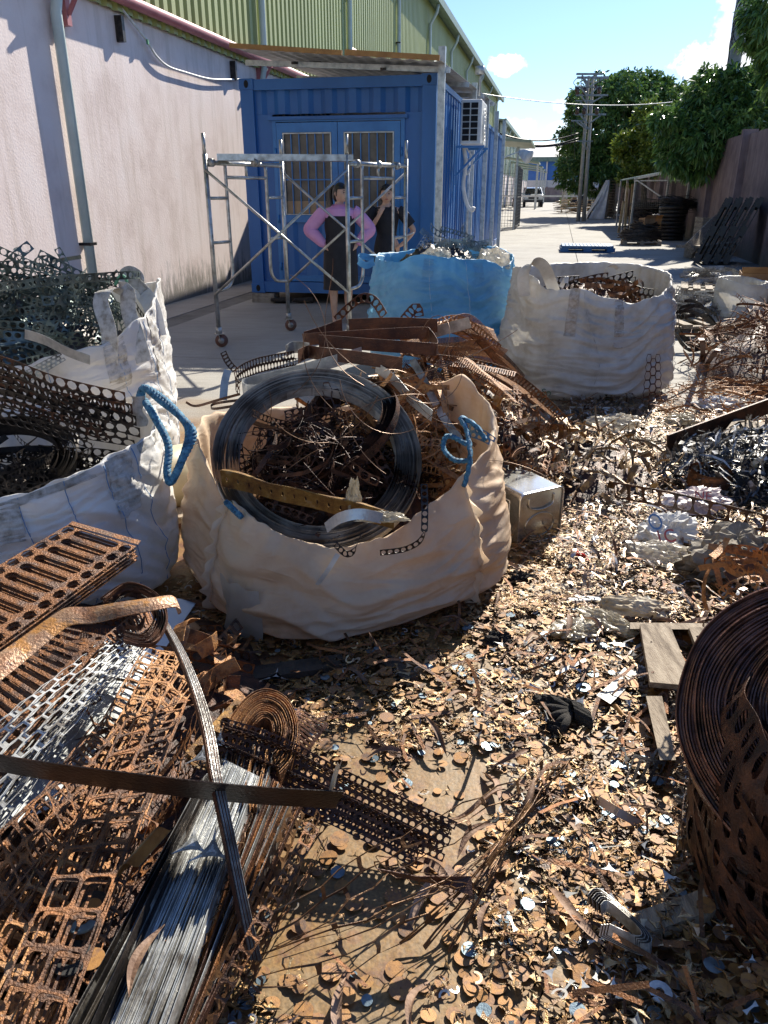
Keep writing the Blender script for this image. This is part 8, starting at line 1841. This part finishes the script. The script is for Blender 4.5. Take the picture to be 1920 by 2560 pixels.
# wire heap right middle
mound('scrap_heap', 'dark core of the rusty wire heap at the right edge', (3.75, 6.3, 0), 1.1, 1.2, .45, rk, 25, 'stuff')
tangle('wire_tangle', 'dense rusty wire and comb strips heaped at the right edge below the small sack', (3.65, 6.4, 0), 1.15, .62, [('wire', 420, .006), ('flat', 150, .016), ('comb', 30, .05), ('circ', 40, .04)], rd, 26, Lr=(.2, .7), curl=1.3)
tangle('wire_tangle', 'lighter orange wires spilling toward the grimy white bag', (2.75, 5.1, 0), .95, .16, [('wire', 300, .005), ('flat', 160, .012), ('hex', 24, .06), ('comb', 14, .04)], ro, 27, Lr=(.15, .5), curl=1.0)
tangle('wire_tangle', 'low tangle of brown wires right of the shiny plastic', (3.0, 4.2, 0), .8, .12, [('wire', 120, .005), ('flat', 90, .014), ('hex', 14, .06)], rd, 28, Lr=(.15, .5))
for k, (pts, lb) in enumerate((([P(1757, 905, .02), PD(1757, 860, 5.7), PD(1752, 845, 5.7)], 'short brown flat strip standing up out of the scrap'), ([P(1765, 915, .02), PD(1785, 885, 5.6), PD(1797, 872, 5.6)], 'brown flat strip bent like a hook beside the standing one'))):
    strip('steel_strip', lb, pts, .04, Vector((1, 0, 0)), rb)
loops('ring_strip', 'black round-holed strip hooped in the scrap right of the white bag', P(1745, 880) + Vector((0, .1, .12)), .22, 6, mt['black_steel'], .1, .03, 7, 'steel strip', tilt=(0, .8), band=True)
# mesh scrap on pallets at the right
pallet_local('wooden_pallet', 'weathered wooden pallet carrying grey comb strips at the right', mt['wood'], P(1790, 745) + Vector((.15, .25, 0)), -.35, 1.1, .9, .14)
tangle('strip_load', 'grey comb strips heaped on the weathered pallet at the right', P(1795, 735) + Vector((.1, .3, .15)), .62, .22, [('comb', 46, .07), ('flat', 20, .02)], mt['galv_dirty'], 29, 'strip load', Lr=(.5, .9), curl=.3, squash=.6)
pallet_local('wooden_pallet', 'dark pallet under a load of flat grey strips behind the white bag', mt['wood'], P(1720, 835) + Vector((.1, .2, 0)), .05, 1.5, .9, .14)
tangle('strip_load', 'flat load of shiny and dark perforated strips between the white bag and the small sack', P(1730, 825) + Vector((.1, .35, .14)), .85, .22, [('circ2', 60, .07), ('comb', 26, .06), ('flat', 50, .02)], mt['galv_dirty'], 30, 'strip load', Lr=(.5, 1.1), curl=.25, squash=.55)
pallet_local('wooden_pallet', 'pale broken pallet at the foot of the small violet-white sack', mt['wood'], P(1850, 840), .2, .7, .6, .16)
# small litter by the blue bag
crumple('label_scrap', 'small torn white label by the foot of the grimy white bag', P(1366, 990, .02), .085, .04, .07, mt['white_pp'], 81, 'label', -.3, 16, .3)
def text(s, loc, size, rot, mat, label, name='printed_text', parent=None):
    cu = bpy.data.curves.new(name, 'FONT'); cu.body = s; cu.size = size; cu.extrude = .0004; cu.align_x = 'CENTER'
    o = bpy.data.objects.new(name, cu); COL.objects.link(o); o.location = loc; o.rotation_euler = rot; dg = bpy.context.evaluated_depsgraph_get(); dg.update()
    me = bpy.data.meshes.new_from_object(o.evaluated_get(dg)); bpy.data.objects.remove(o); me.materials.clear(); me.materials.append(mat)
    q = bpy.data.objects.new(name, me); COL.objects.link(q); q.location = loc; q.rotation_euler = rot
    if parent is not None: q.parent = parent
    return q
gtx = M('dark_green_print', [(.02, .10, .05), (.03, .13, .07)], .6)
lbo = bpy.data.objects['label_scrap']
text('So', tuple(P(1362, 996, .03) + Vector((0, -.035, .03))), .07, (R(70), 0, R(-15)), gtx, None, parent=lbo)
pbag = bpy.data.objects['printed_bag']
btx = M('faded_blue_print', [(.06, .16, .34), (.10, .22, .42)], .6); rtx = M('faded_red_print', [(.45, .08, .08), (.55, .14, .12)], .6)
text('O', tuple(P(1640, 1335, .10) + Vector((0, -.02, .03))), .10, (R(50), 0, R(30)), btx, None, parent=pbag)
text('1C', tuple(P(1655, 1360, .06) + Vector((0, -.05, .03))), .08, (R(50), 0, R(15)), rtx, None, parent=pbag)
p = bpy.data.objects['printed_bag.001']; text('NE', tuple(P(1745, 1262, .10) + Vector((0, -.04, .04))), .06, (R(50), 0, R(-15)), rtx, None, parent=p)
bpy.context.view_layer.update()
